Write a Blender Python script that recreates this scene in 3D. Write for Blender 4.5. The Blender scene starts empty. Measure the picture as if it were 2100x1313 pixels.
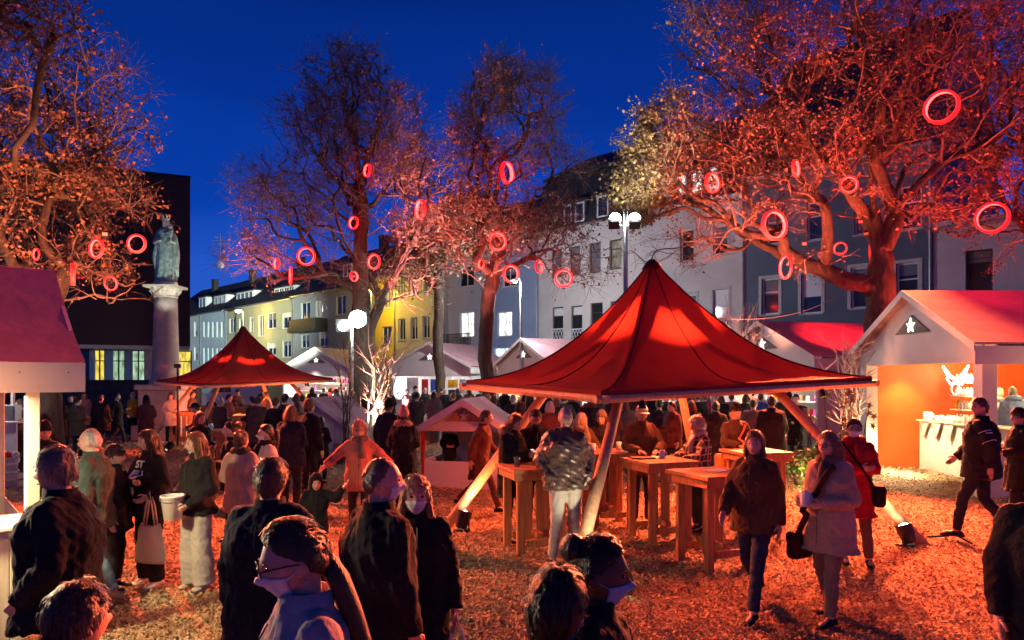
import bpy, bmesh, math, random
import numpy as np
from mathutils import Vector, Matrix

rnd = random.Random(7)
nrs = np.random.RandomState(11)
SC = bpy.context.scene
COL = SC.collection
R = math.radians

# ------------------------------------------------------------------ camera
CAM_Z, FPX, HORIZON = 2.2, 1500.0, 774.0
cam_data = bpy.data.cameras.new('camera')
cam_data.sensor_width = 36
cam_data.lens = 36 * FPX / 2100
cam_data.shift_y = (HORIZON - 656.5) / 2100
cam_data.clip_end = 900
cam = bpy.data.objects.new('camera', cam_data)
cam.location = (0, 0, CAM_Z)
cam.rotation_euler = (R(90), 0, 0)
COL.objects.link(cam)
SC.camera = cam

# ------------------------------------------------------------------ view
SC.view_settings.view_transform = 'Standard'
SC.view_settings.look = 'None'
SC.view_settings.exposure = 0.42
SC.view_settings.gamma = 1.0
SC.render.engine = 'CYCLES'
SC.cycles.use_denoising = True
SC.cycles.max_bounces = 5
SC.cycles.diffuse_bounces = 2
SC.cycles.glossy_bounces = 2
SC.cycles.transmission_bounces = 3
SC.cycles.transparent_max_bounces = 6
SC.cycles.sample_clamp_indirect = 4
SC.cycles.caustics_reflective = False
SC.cycles.caustics_refractive = False

# ------------------------------------------------------------------ dusk sky
W = bpy.data.worlds.new('World')
SC.world = W
W.use_nodes = True
nt = W.node_tree
for n in list(nt.nodes):
    nt.nodes.remove(n)
out = nt.nodes.new('ShaderNodeOutputWorld')
bg = nt.nodes.new('ShaderNodeBackground')
tc = nt.nodes.new('ShaderNodeTexCoord')
sep = nt.nodes.new('ShaderNodeSeparateXYZ')
ramp = nt.nodes.new('ShaderNodeValToRGB')
nz = nt.nodes.new('ShaderNodeTexNoise')
mp = nt.nodes.new('ShaderNodeMapping')
mp.inputs['Scale'].default_value = (1.2, 1.2, 5.0)
nz.inputs['Scale'].default_value = 2.2
nz.inputs['Detail'].default_value = 5
madd = nt.nodes.new('ShaderNodeMath'); madd.operation = 'MULTIPLY_ADD'
madd.inputs[1].default_value = 0.16
madd2 = nt.nodes.new('ShaderNodeMath'); madd2.operation = 'SUBTRACT'
madd2.inputs[1].default_value = 0.08
L = nt.links.new
L(tc.outputs['Generated'], sep.inputs[0]); L(tc.outputs['Generated'], mp.inputs[0]); L(mp.outputs[0], nz.inputs['Vector'])
L(nz.outputs['Fac'], madd.inputs[0]); L(sep.outputs['Z'], madd.inputs[2]); L(madd.outputs[0], madd2.inputs[0])
L(madd2.outputs[0], ramp.inputs[0])
e = ramp.color_ramp.elements
e[0].position = 0.0; e[0].color = (0.020, 0.085, 0.44, 1)
e[1].position = 0.9; e[1].color = (0.0004, 0.005, 0.045, 1)
for p, c in ((0.13, (0.013, 0.070, 0.42, 1)), (0.22, (0.002, 0.038, 0.31, 1)), (0.34, (0.001, 0.023, 0.215, 1)), (0.5, (0.0006, 0.013, 0.12, 1)), (0.7, (0.0005, 0.008, 0.07, 1))):
    q = e.new(p); q.color = c
L(ramp.outputs[0], bg.inputs[0]); bg.inputs[1].default_value = 1.0
L(bg.outputs[0], out.inputs[0])

# ------------------------------------------------------------------ helpers
def P(px, py, D):
    return Vector(((px - 1050) / FPX * D, D, CAM_Z - (py - HORIZON) / FPX * D))

def G(px, D):
    return Vector(((px - 1050) / FPX * D, D, 0.0))

def tag(o, label=None, cat=None, group=None, kind=None):
    if label: o['label'] = label
    if cat: o['category'] = cat
    if group: o['group'] = group
    if kind: o['kind'] = kind
    return o

def thing(name, label, cat, loc=(0, 0, 0), rz=0.0, group=None):
    o = bpy.data.objects.new(name, None)
    o.empty_display_size = 0.2
    COL.objects.link(o)
    o.location = loc
    o.rotation_euler = (0, 0, rz)
    return tag(o, label, cat, group)

def copy_tree(o, parent=None):
    c = o.copy(); COL.objects.link(c)
    if parent is not None: c.parent = parent
    for ch in list(o.children):
        copy_tree(ch, c)
    return c

class MB:
    def __init__(s):
        s.v = []; s.f = []; s.m = []
    def add(s, vs, fs, mi=0):
        b = len(s.v)
        s.v.extend([tuple(q) for q in vs])
        s.f.extend([tuple(b + i for i in f) for f in fs])
        s.m.extend([mi] * len(fs))
        return s
    def box(s, x0, x1, y0, y1, z0, z1, mi=0):
        return s.add([(x0, y0, z0), (x1, y0, z0), (x1, y1, z0), (x0, y1, z0), (x0, y0, z1), (x1, y0, z1), (x1, y1, z1), (x0, y1, z1)],
              [(0, 3, 2, 1), (4, 5, 6, 7), (0, 1, 5, 4), (1, 2, 6, 5), (2, 3, 7, 6), (3, 0, 4, 7)], mi)
    def cbox(s, x0, x1, y0, y1, z0, z1, c=0.012, mi=0):
        """box with chamfered edges"""
        vs = []; idx = {}
        for i, x in enumerate((x0, x1)):
            for j, y in enumerate((y0, y1)):
                for k, z in enumerate((z0, z1)):
                    sx, sy, sz = (1 - 2 * i) * c, (1 - 2 * j) * c, (1 - 2 * k) * c
                    idx[i, j, k, 0] = len(vs); vs.append((x, y + sy, z + sz))
                    idx[i, j, k, 1] = len(vs); vs.append((x + sx, y, z + sz))
                    idx[i, j, k, 2] = len(vs); vs.append((x + sx, y + sy, z))
        fs = []
        for i in (0, 1):
            q = [idx[i, 0, 0, 0], idx[i, 1, 0, 0], idx[i, 1, 1, 0], idx[i, 0, 1, 0]]; fs.append(q if i else q[::-1])
            q = [idx[0, i, 0, 1], idx[1, i, 0, 1], idx[1, i, 1, 1], idx[0, i, 1, 1]]; fs.append(q[::-1] if i else q)
            q = [idx[0, 0, i, 2], idx[1, 0, i, 2], idx[1, 1, i, 2], idx[0, 1, i, 2]]; fs.append(q if i else q[::-1])
        for a in (0, 1):
            for b in (0, 1):
                fs.append([idx[0, a, b, 1], idx[1, a, b, 1], idx[1, a, b, 2], idx[0, a, b, 2]])
                fs.append([idx[a, 0, b, 0], idx[a, 1, b, 0], idx[a, 1, b, 2], idx[a, 0, b, 2]])
                fs.append([idx[a, b, 0, 0], idx[a, b, 1, 0], idx[a, b, 1, 1], idx[a, b, 0, 1]])
                for c2 in (0, 1):
                    fs.append([idx[a, b, c2, 0], idx[a, b, c2, 1], idx[a, b, c2, 2]])
        # fix duplicate triangles (each corner visited once)
        return s.add(vs, fs, mi)
    def quad(s, a, b, c, d, mi=0):
        return s.add([a, b, c, d], [(0, 1, 2, 3)], mi)
    def prism(s, poly, axis_vec, mi=0):
        n = len(poly); a = Vector(axis_vec)
        vs = [Vector(p) for p in poly] + [Vector(p) + a for p in poly]
        fs = [tuple(range(n))[::-1], tuple(range(n, 2 * n))] + [(i, (i + 1) % n, n + (i + 1) % n, n + i) for i in range(n)]
        return s.add(vs, fs, mi)
    def tube(s, pts, rad, n=6, cap=True, mi=0, squash=None):
        pts = [Vector(p) for p in pts]
        if not hasattr(rad, '__len__'): rad = [rad] * len(pts)
        vs = []; up = None
        for i, p in enumerate(pts):
            t = (pts[min(i + 1, len(pts) - 1)] - pts[max(i - 1, 0)])
            if t.length < 1e-9: t = Vector((0, 0, 1))
            t.normalize()
            if up is None:
                up = Vector((0, 0, 1)) if abs(t.z) < 0.9 else Vector((1, 0, 0))
            x = t.cross(up)
            if x.length < 1e-6: x = t.cross(Vector((0, 1, 0)))
            x.normalize(); y = x.cross(t); up = y
            for k in range(n):
                a = 2 * math.pi * k / n
                ca, sa = math.cos(a), math.sin(a)
                if squash: ca *= squash
                vs.append(p + (x * ca + y * sa) * rad[i])
        fs = []
        for i in range(len(pts) - 1):
            for k in range(n):
                fs.append((i * n + k, i * n + (k + 1) % n, (i + 1) * n + (k + 1) % n, (i + 1) * n + k))
        if cap:
            fs.append(tuple(range(n))[::-1]); fs.append(tuple((len(pts) - 1) * n + k for k in range(n)))
        return s.add(vs, fs, mi)
    def rings(s, rings, n=16, cap=True, mi=0):
        """rings: (cx, cy, cz, rx, ry) horizontal ellipses"""
        vs = []
        for (cx, cy, cz, rx, ry) in rings:
            for k in range(n):
                a = 2 * math.pi * k / n
                vs.append((cx + rx * math.cos(a), cy + ry * math.sin(a), cz))
        fs = []
        for i in range(len(rings) - 1):
            for k in range(n):
                fs.append((i * n + k, i * n + (k + 1) % n, (i + 1) * n + (k + 1) % n, (i + 1) * n + k))
        if cap:
            fs.append(tuple(range(n))[::-1]); fs.append(tuple((len(rings) - 1) * n + k for k in range(n)))
        return s.add(vs, fs, mi)
    def lathe(s, prof, n=16, c=(0, 0, 0), mi=0):
        return s.rings([(c[0], c[1], c[2] + z, r, r) for (r, z) in prof], n, True, mi)
    def ball(s, c, r, nu=12, nv=8, mi=0, rot=None):
        if not hasattr(r, '__len__'): r = (r, r, r)
        vs = []; fs = []
        for i in range(nv + 1):
            th = math.pi * i / nv
            for k in range(nu):
                a = 2 * math.pi * k / nu
                q = Vector((r[0] * math.sin(th) * math.cos(a), r[1] * math.sin(th) * math.sin(a), r[2] * math.cos(th)))
                if rot: q = rot @ q
                vs.append(q + Vector(c))
        for i in range(nv):
            for k in range(nu):
                a, b, c2, d = i * nu + k, i * nu + (k + 1) % nu, (i + 1) * nu + (k + 1) % nu, (i + 1) * nu + k
                if i == 0: fs.append((a, d, c2))
                elif i == nv - 1: fs.append((a, d, b))
                else: fs.append((a, d, c2, b))
        return s.add(vs, fs, mi)
    def capsule(s, a, b, ra, rb, n=10):
        a = Vector(a); b = Vector(b); d = b - a
        L_ = max(d.length, 1e-6); t = d / L_
        pts = []; rad = []
        for k in (-0.98, -0.8, -0.45, 0.0):
            pts.append(a + t * ra * k); rad.append(ra * math.sqrt(max(0.001, 1 - k * k)))
        for k in (0.0, 0.45, 0.8, 0.98):
            pts.append(b + t * rb * k); rad.append(rb * math.sqrt(max(0.001, 1 - k * k)))
        return s.tube(pts, rad, n)
    def mesh(s, name, smooth=False):
        me = bpy.data.meshes.new(name)
        me.from_pydata(s.v, [], s.f)
        if any(s.m):
            me.polygons.foreach_set('material_index', s.m)
        if smooth:
            me.polygons.foreach_set('use_smooth', [True] * len(me.polygons))
        me.update()
        return me
    def build(s, name, mats, parent=None, smooth=False, loc=None):
        me = s.mesh(name, smooth)
        for m in (mats if isinstance(mats, (list, tuple)) else [mats]):
            me.materials.append(m)
        o = bpy.data.objects.new(name, me)
        COL.objects.link(o)
        if parent is not None: o.parent = parent
        if loc is not None: o.location = loc
        return o

def link(name, me, parent=None, loc=None):
    o = bpy.data.objects.new(name, me); COL.objects.link(o)
    if parent is not None: o.parent = parent
    if loc is not None: o.location = loc
    return o

def np_mesh(name, V, F, mats, parent=None, smooth=False):
    """V (n,3) float, F (m,k) int -> object"""
    V = np.asarray(V, dtype=np.float32); F = np.asarray(F, dtype=np.int32)
    me = bpy.data.meshes.new(name)
    me.vertices.add(len(V)); me.vertices.foreach_set('co', V.ravel())
    k = F.shape[1]
    me.loops.add(F.size); me.loops.foreach_set('vertex_index', F.ravel())
    me.polygons.add(len(F)); me.polygons.foreach_set('loop_start', np.arange(0, F.size, k, dtype=np.int32))
    if smooth: me.polygons.foreach_set('use_smooth', np.ones(len(F), dtype=bool))
    me.update(calc_edges=True)
    for m in (mats if isinstance(mats, (list, tuple)) else [mats]): me.materials.append(m)
    return link(name, me, parent)

# ------------------------------------------------------------------ materials
def mat(name, col, rough=0.7, var=0.25, scale=6.0, bump=0.0, bscale=40.0, metal=0.0, spec=0.3, island=0.0, stretch=None, dirt=None):
    m = bpy.data.materials.new(name); m.use_nodes = True
    t = m.node_tree; b = t.nodes['Principled BSDF']
    b.inputs['Roughness'].default_value = rough
    b.inputs['Metallic'].default_value = metal
    b.inputs['Specular IOR Level'].default_value = spec
    co = t.nodes.new('ShaderNodeTexCoord')
    vec = co.outputs['Object']
    if stretch:
        mpn = t.nodes.new('ShaderNodeMapping'); mpn.inputs['Scale'].default_value = stretch
        t.links.new(vec, mpn.inputs[0]); vec = mpn.outputs[0]
    n = t.nodes.new('ShaderNodeTexNoise'); n.inputs['Scale'].default_value = scale; n.inputs['Detail'].default_value = 4
    t.links.new(vec, n.inputs['Vector'])
    rp = t.nodes.new('ShaderNodeValToRGB')
    c = Vector(col)
    rp.color_ramp.elements[0].position = 0.3; rp.color_ramp.elements[1].position = 0.72
    rp.color_ramp.elements[0].color = (*(c * (1 - var)), 1)
    rp.color_ramp.elements[1].color = (*[min(1, q) for q in (c * (1 + var))], 1)
    t.links.new(n.outputs['Fac'], rp.inputs[0])
    cs = rp.outputs[0]
    if island:
        g = t.nodes.new('ShaderNodeNewGeometry')
        hs = t.nodes.new('ShaderNodeHueSaturation')
        mr = t.nodes.new('ShaderNodeMapRange'); mr.inputs['To Min'].default_value = 1 - island; mr.inputs['To Max'].default_value = 1 + island
        t.links.new(g.outputs['Random Per Island'], mr.inputs[0]); t.links.new(mr.outputs[0], hs.inputs['Value'])
        t.links.new(cs, hs.inputs['Color']); cs = hs.outputs[0]
    if dirt:
        n3 = t.nodes.new('ShaderNodeTexNoise'); n3.inputs['Scale'].default_value = dirt[1]; n3.inputs['Detail'].default_value = 6
        t.links.new(co.outputs['Object'], n3.inputs['Vector'])
        mr = t.nodes.new('ShaderNodeMapRange'); mr.inputs['From Min'].default_value = 0.5; mr.inputs['From Max'].default_value = 0.75
        mr.inputs['To Max'].default_value = dirt[2]
        t.links.new(n3.outputs['Fac'], mr.inputs[0])
        mx = t.nodes.new('ShaderNodeMix'); mx.data_type = 'RGBA'
        t.links.new(mr.outputs[0], mx.inputs['Factor']); t.links.new(cs, mx.inputs['A']); mx.inputs['B'].default_value = (*dirt[0], 1)
        cs = mx.outputs['Result']
    t.links.new(cs, b.inputs['Base Color'])
    if bump:
        n2 = t.nodes.new('ShaderNodeTexNoise'); n2.inputs['Scale'].default_value = bscale; n2.inputs['Detail'].default_value = 4
        t.links.new(vec, n2.inputs['Vector'])
        bp = t.nodes.new('ShaderNodeBump'); bp.inputs['Strength'].default_value = bump; bp.inputs['Distance'].default_value = 0.02
        t.links.new(n2.outputs['Fac'], bp.inputs['Height']); t.links.new(bp.outputs[0], b.inputs['Normal'])
    return m

def emit(name, col, strength):
    m = bpy.data.materials.new(name); m.use_nodes = True
    t = m.node_tree; b = t.nodes['Principled BSDF']
    b.inputs['Base Color'].default_value = (0.05, 0.05, 0.05, 1)
    b.inputs['Emission Color'].default_value = (*col, 1)
    b.inputs['Emission Strength'].default_value = strength
    return m

def lit_window(name, col, strength):
    """a lit room behind glass: uneven glow, curtain bands"""
    m = emit(name, col, strength); t = m.node_tree; b = t.nodes['Principled BSDF']
    co = t.nodes.new('ShaderNodeTexCoord'); n = t.nodes.new('ShaderNodeTexNoise'); n.inputs['Scale'].default_value = 2.5
    mpn = t.nodes.new('ShaderNodeMapping'); mpn.inputs['Scale'].default_value = (2.0, 1, 0.7)
    t.links.new(co.outputs['Object'], mpn.inputs[0]); t.links.new(mpn.outputs[0], n.inputs['Vector'])
    mr = t.nodes.new('ShaderNodeMapRange'); mr.inputs['From Min'].default_value = 0.3; mr.inputs['From Max'].default_value = 0.7
    mr.inputs['To Min'].default_value = 0.25 * strength; mr.inputs['To Max'].default_value = strength * 1.2
    t.links.new(n.outputs['Fac'], mr.inputs[0]); t.links.new(mr.outputs[0], b.inputs['Emission Strength'])
    return m

def fabric(name, col, trans=0.5):
    m = bpy.data.materials.new(name); m.use_nodes = True
    t = m.node_tree; b = t.nodes['Principled BSDF']; o = t.nodes['Material Output']
    b.inputs['Roughness'].default_value = 0.8
    b.inputs['Specular IOR Level'].default_value = 0.15
    co = t.nodes.new('ShaderNodeTexCoord'); n = t.nodes.new('ShaderNodeTexNoise'); n.inputs['Scale'].default_value = 1.5; n.inputs['Detail'].default_value = 5
    t.links.new(co.outputs['Object'], n.inputs['Vector'])
    rp = t.nodes.new('ShaderNodeValToRGB'); c = Vector(col)
    rp.color_ramp.elements[0].color = (*(c * 0.75), 1); rp.color_ramp.elements[1].color = (*(c * 1.2), 1)
    t.links.new(n.outputs['Fac'], rp.inputs[0]); t.links.new(rp.outputs[0], b.inputs['Base Color'])
    tr = t.nodes.new('ShaderNodeBsdfTranslucent'); t.links.new(rp.outputs[0], tr.inputs[0])
    mx = t.nodes.new('ShaderNodeMixShader'); mx.inputs[0].default_value = trans
    t.links.new(b.outputs[0], mx.inputs[1]); t.links.new(tr.outputs[0], mx.inputs[2]); t.links.new(mx.outputs[0], o.inputs[0])
    wv = t.nodes.new('ShaderNodeTexNoise'); wv.inputs['Scale'].default_value = 7
    t.links.new(co.outputs['Object'], wv.inputs['Vector'])
    bp = t.nodes.new('ShaderNodeBump'); bp.inputs['Strength'].default_value = 0.25; bp.inputs['Distance'].default_value = 0.03
    t.links.new(wv.outputs['Fac'], bp.inputs['Height']); t.links.new(bp.outputs[0], b.inputs['Normal'])
    return m

def glass(name, col=(0.02, 0.025, 0.03)):
    m = bpy.data.materials.new(name); m.use_nodes = True
    b = m.node_tree.nodes['Principled BSDF']
    b.inputs['Base Color'].default_value = (*col, 1); b.inputs['Roughness'].default_value = 0.08
    b.inputs['Specular IOR Level'].default_value = 0.6
    return m

M = {}
M['ground'] = mat('mulch ground', (0.28, 0.175, 0.10), 0.95, 0.5, 9, 1.0, 22, spec=0.1)
M['chip'] = mat('wood chip', (0.46, 0.30, 0.18), 0.85, 0.25, 3, island=0.38, spec=0.12, dirt=((0.20, 0.12, 0.07), 0.55, 0.7))
M['asphalt'] = mat('asphalt', (0.05, 0.05, 0.052), 0.9, 0.3, 3, 0.3, 80)
M['paving'] = mat('paving', (0.18, 0.17, 0.16), 0.9, 0.3, 2, 0.3, 50)
M['white_board'] = mat('white painted board', (0.62, 0.56, 0.51), 0.6, 0.07, 1.4, 0.12, 30, dirt=((0.4, 0.34, 0.28), 1.7, 0.3))
M['pine_board'] = mat('pale pine board', (0.66, 0.56, 0.42), 0.6, 0.16, 3, 0.15, 20, stretch=(9, 9, 0.7), dirt=((0.30, 0.2, 0.1), 5, 0.25))
M['orange_board'] = mat('orange painted board', (0.66, 0.15, 0.035), 0.6, 0.1, 2, 0.1)
M['roof_cloth'] = mat('roof membrane', (0.42, 0.22, 0.235), 0.75, 0.14, 2.0, 0.35, 5, spec=0.2, dirt=((0.25, 0.17, 0.17), 1.3, 0.4))
M['hut_roof'] = mat('small hut roof', (0.42, 0.38, 0.44), 0.8, 0.12, 2.0, 0.3, 8)
M['timber'] = mat('larch timber', (0.40, 0.175, 0.07), 0.6, 0.28, 4, 0.2, 25, stretch=(8, 8, 0.8))
M['timber_flat'] = mat('larch timber top', (0.50, 0.28, 0.14), 0.55, 0.28, 4, 0.2, 25, stretch=(0.8, 9, 8))
M['pole_wood'] = mat('peeled round pole', (0.56, 0.33, 0.18), 0.6, 0.2, 5, 0.2, 20, stretch=(6, 6, 1))
M['canopy'] = fabric('red tent cloth', (0.28, 0.034, 0.03), 0.36)
M['seam'] = mat('dark red seam', (0.13, 0.012, 0.01), 0.8)
M['steel'] = mat('galvanised steel', (0.35, 0.36, 0.37), 0.45, 0.15, 6, metal=0.8)
M['black_metal'] = mat('black metal', (0.018, 0.018, 0.02), 0.5, 0.3, 6)
M['bark'] = mat('oak bark', (0.062, 0.042, 0.03), 0.9, 0.45, 9, 0.9, 20, stretch=(1, 1, 0.3))
M['lit_twig_bark'] = mat('lit oak twig bark', (0.17, 0.115, 0.085), 0.85, 0.35, 9, 0.4, 30)  # paler than the trunk bark, so thin branches look lit
M['leaf'] = mat('dry oak leaf', (0.25, 0.115, 0.06), 0.65, 0.35, 1.2, island=0.55, spec=0.25)
M['leaf_flood_tint'] = mat('floodlit tint oak leaf', (0.22, 0.15, 0.055), 0.65, 0.35, 1.0, island=0.5, spec=0.25)  # olive tint carries the white floodlight on the oak's flank
M['birch'] = mat('bare pale branch', (0.5, 0.38, 0.3), 0.7, 0.3, 12, 0.3, 30)
M['dark_twig'] = mat('dark willow twig', (0.07, 0.045, 0.035), 0.8)
M['sandstone'] = mat('sandstone', (0.42, 0.36, 0.30), 0.9, 0.2, 4, 0.4, 25, dirt=((0.18, 0.15, 0.13), 2, 0.5))
M['bronze'] = mat('green bronze', (0.26, 0.36, 0.32), 0.45, 0.5, 7, 0.2, 20, metal=0.35)
M['dark_wall'] = mat('dark garden wall', (0.06, 0.052, 0.048), 0.9, 0.3, 3, 0.5, 25)
M['brown_clad'] = mat('dark brown cladding', (0.055, 0.028, 0.024), 0.8, 0.2, 2.5, 0.4, 12, stretch=(1, 1, 6))
M['slate'] = mat('slate roof', (0.028, 0.028, 0.034), 0.7, 0.35, 4, 0.5, 16)
M['roof_tile'] = mat('brown roof tile', (0.05, 0.034, 0.03), 0.8, 0.3, 5, 0.5, 16)
def plaster(n, c): return mat('plaster ' + n, c, 0.9, 0.08, 0.6, 0.15, 30, spec=0.15, dirt=(tuple(q * 0.55 for q in c), 0.5, 0.35))
M['p_white'] = plaster('white', (0.62, 0.62, 0.62)); M['p_pale'] = plaster('pale blue', (0.48, 0.56, 0.62))
M['p_olive'] = plaster('olive', (0.42, 0.42, 0.30)); M['p_grey'] = plaster('grey', (0.36, 0.38, 0.40))
M['p_yellow'] = plaster('yellow', (0.62, 0.46, 0.10)); M['p_cream'] = plaster('cream', (0.60, 0.55, 0.42))
M['p_lilac'] = plaster('lilac grey', (0.46, 0.45, 0.50)); M['p_blue'] = plaster('blue', (0.28, 0.36, 0.52))
M['p_beige'] = plaster('beige', (0.60, 0.55, 0.52)); M['p_navy'] = plaster('slate blue', (0.12, 0.15, 0.20))
M['p_pink'] = plaster('pinkish white', (0.62, 0.52, 0.52)); M['trim'] = mat('stone trim', (0.5, 0.47, 0.44), 0.8, 0.1)
M['frame_w'] = mat('white window frame', (0.68, 0.68, 0.68), 0.5, 0.05); M['frame_d'] = mat('dark brown window frame', (0.07, 0.04, 0.03), 0.5, 0.15)
M['pane'] = glass('dark window glass'); M['pane_grey'] = glass('curtained glass', (0.16, 0.16, 0.17))
M['lit_white'] = lit_window('lit white room', (0.95, 1.0, 0.92), 1.6); M['lit_warm'] = lit_window('lit warm room', (1.0, 0.75, 0.35), 0.9)
M['lit_green'] = lit_window('lit greenish room', (0.62, 0.95, 0.60), 0.55); M['lit_yellow'] = lit_window('lit yellow foyer', (1.0, 0.76, 0.12), 0.9)
M['lit_shop'] = lit_window('lit shop front', (0.75, 0.9, 1.0), 1.6)
M['lit_dim'] = lit_window('dimly lit room', (0.9, 0.8, 0.6), 0.22)
M['blue_panel'] = mat('pale blue panel', (0.22, 0.34, 0.48), 0.6, 0.1)
M['ring_hot'] = emit('hot red tube', (1.0, 0.03, 0.026), 9.0)
M['ring_halo'] = emit('red halo hoop', (1.0, 0.005, 0.006), 2.6)  # glow of the hoop body stands in for the red halo
M['lamp_hot'] = emit('hot lamp face', (1.0, 0.80, 0.55), 25)
M['lamp_white'] = emit('white flood lens', (0.86, 1.0, 0.9), 60)
M['lamp_yellow'] = emit('sodium lamp lens', (1.0, 0.72, 0.10), 30)
M['bulb'] = emit('warm bulb', (1.0, 0.86, 0.6), 12); M['bulb_white'] = emit('white bulb', (1, 0.97, 0.9), 14)
M['flood_red'] = emit('red flood lens', (1.0, 0.04, 0.03), 2.0)
M['star'] = emit('white star light', (1.0, 0.93, 0.82), 2.2)
M['star_board'] = mat('olive triangle board', (0.13, 0.125, 0.095), 0.7, 0.15)
M['red_paint'] = mat('red painted post', (0.45, 0.03, 0.02), 0.5)
M['white_plastic'] = mat('white plastic', (0.75, 0.74, 0.72), 0.4, 0.04)
M['ceramic'] = mat('white mug', (0.75, 0.73, 0.7), 0.3, 0.04)
M['canvas'] = mat('natural canvas', (0.66, 0.58, 0.42), 0.9, 0.08, 8, 0.3, 60)
M['greenery'] = mat('evergreen sprig', (0.05, 0.11, 0.03), 0.7, 0.4, 8, island=0.5)
M['planter'] = mat('planter', (0.16, 0.11, 0.08), 0.8, 0.2)
def plain(n, c, r=0.6): return mat(n, c, r, 0.12, 8)
for n, c in dict(c_blue=(0.03, 0.10, 0.45), c_yellow=(0.75, 0.50, 0.03), c_magenta=(0.6, 0.03, 0.25), c_red=(0.5, 0.03, 0.02), c_white=(0.7, 0.68, 0.64),
                 c_green=(0.06, 0.3, 0.05), c_black=(0.02, 0.02, 0.022), c_orange=(0.6, 0.2, 0.03), c_brown=(0.16, 0.08, 0.04)).items():
    M[n] = plain(n, c)

# ------------------------------------------------------------------ lights
def point(name, loc, col, w, r=0.1, parent=None):
    l = bpy.data.lights.new(name, 'POINT'); l.color = col; l.energy = w; l.shadow_soft_size = r
    o = bpy.data.objects.new(name, l); COL.objects.link(o)
    if parent is not None: o.parent = parent
    o.location = loc
    return o

def spot(name, loc, aim, col, w, deg=70, blend=0.6, r=0.06, parent=None):
    l = bpy.data.lights.new(name, 'SPOT'); l.color = col; l.energy = w; l.shadow_soft_size = r
    l.spot_size = R(deg); l.spot_blend = blend
    o = bpy.data.objects.new(name, l); COL.objects.link(o)
    if parent is not None: o.parent = parent
    o.location = loc
    o.rotation_euler = (Vector(aim) - Vector(loc)).to_track_quat('-Z', 'Y').to_euler()
    return o

def area(name, loc, aim, col, w, sx, sy, parent=None):
    l = bpy.data.lights.new(name, 'AREA'); l.color = col; l.energy = w; l.shape = 'RECTANGLE'; l.size = sx; l.size_y = sy
    o = bpy.data.objects.new(name, l); COL.objects.link(o)
    if parent is not None: o.parent = parent
    o.location = loc
    o.rotation_euler = (Vector(aim) - Vector(loc)).to_track_quat('-Z', 'Y').to_euler()
    return o

RED = (1.0, 0.17, 0.055); DEEPRED = (1.0, 0.02, 0.025); PINK = (1.0, 0.30, 0.22); WARM = (1.0, 0.72, 0.38); WHITE = (1.0, 0.93, 0.82); SODIUM = (1.0, 0.66, 0.06)
M['print_blue'] = mat('pale blue print', (.42, .45, .75), .7, .05); M['screen'] = emit('phone screen', (1.0, .55, .5), 1.2)
M['zip'] = mat('dark zip', (.06, .06, .065), .4, .1, metal=.6)
# ================================================================== ground
def ground_z(x, y):
    return 0.035 * np.sin(x * 0.9 + 1.3) * np.cos(y * 0.7) + 0.02 * np.sin(x * 2.3 + y * 1.7)

def make_ground():
    xs = np.concatenate([np.linspace(-400, -40, 8), np.linspace(-30, 30, 121), np.linspace(40, 400, 8)])
    ys = np.concatenate([np.linspace(-60, 0, 5), np.linspace(1, 45, 111), np.linspace(50, 600, 10)])
    X, Y = np.meshgrid(xs, ys)
    near = np.clip(1 - np.maximum(np.abs(X) / 35, (Y - 5) / 45), 0, 1)
    Z = ground_z(X, Y) * np.minimum(near * 4, 1) - 0.03
    V = np.stack([X, Y, Z], -1).reshape(-1, 3)
    nx = len(xs); ny = len(ys)
    i = np.arange(nx * ny).reshape(ny, nx)
    F = np.stack([i[:-1, :-1], i[:-1, 1:], i[1:, 1:], i[1:, :-1]], -1).reshape(-1, 4)
    o = np_mesh('ground', V, F, M['ground'], smooth=True)
    tag(o, 'brown mulch ground of the market square', kind='structure')
    # street in front of the houses
    mb = MB()
    a = Vector((3.44, 43, 0)); ed = Vector((0.695, -0.719, 0)); n = Vector((-0.719, -0.695, 0))
    def strip(o0, o1, z0, z1, s0=-75, s1=40):
        q = [a + ed * s0 + n * o0, a + ed * s1 + n * o0, a + ed * s1 + n * o1, a + ed * s0 + n * o1]
        mb.prism([(p.x, p.y, z0) for p in q], (0, 0, z1 - z0))
    strip(2.2, 8.5, -0.2, 0.02); tag(mb.build('street', M['asphalt']), 'asphalt street before the houses', kind='structure')
    mb = MB(); strip(0.0, 2.2, -0.2, 0.13); tag(mb.build('pavement', M['paving']), 'pavement along the house fronts', kind='structure')

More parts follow.
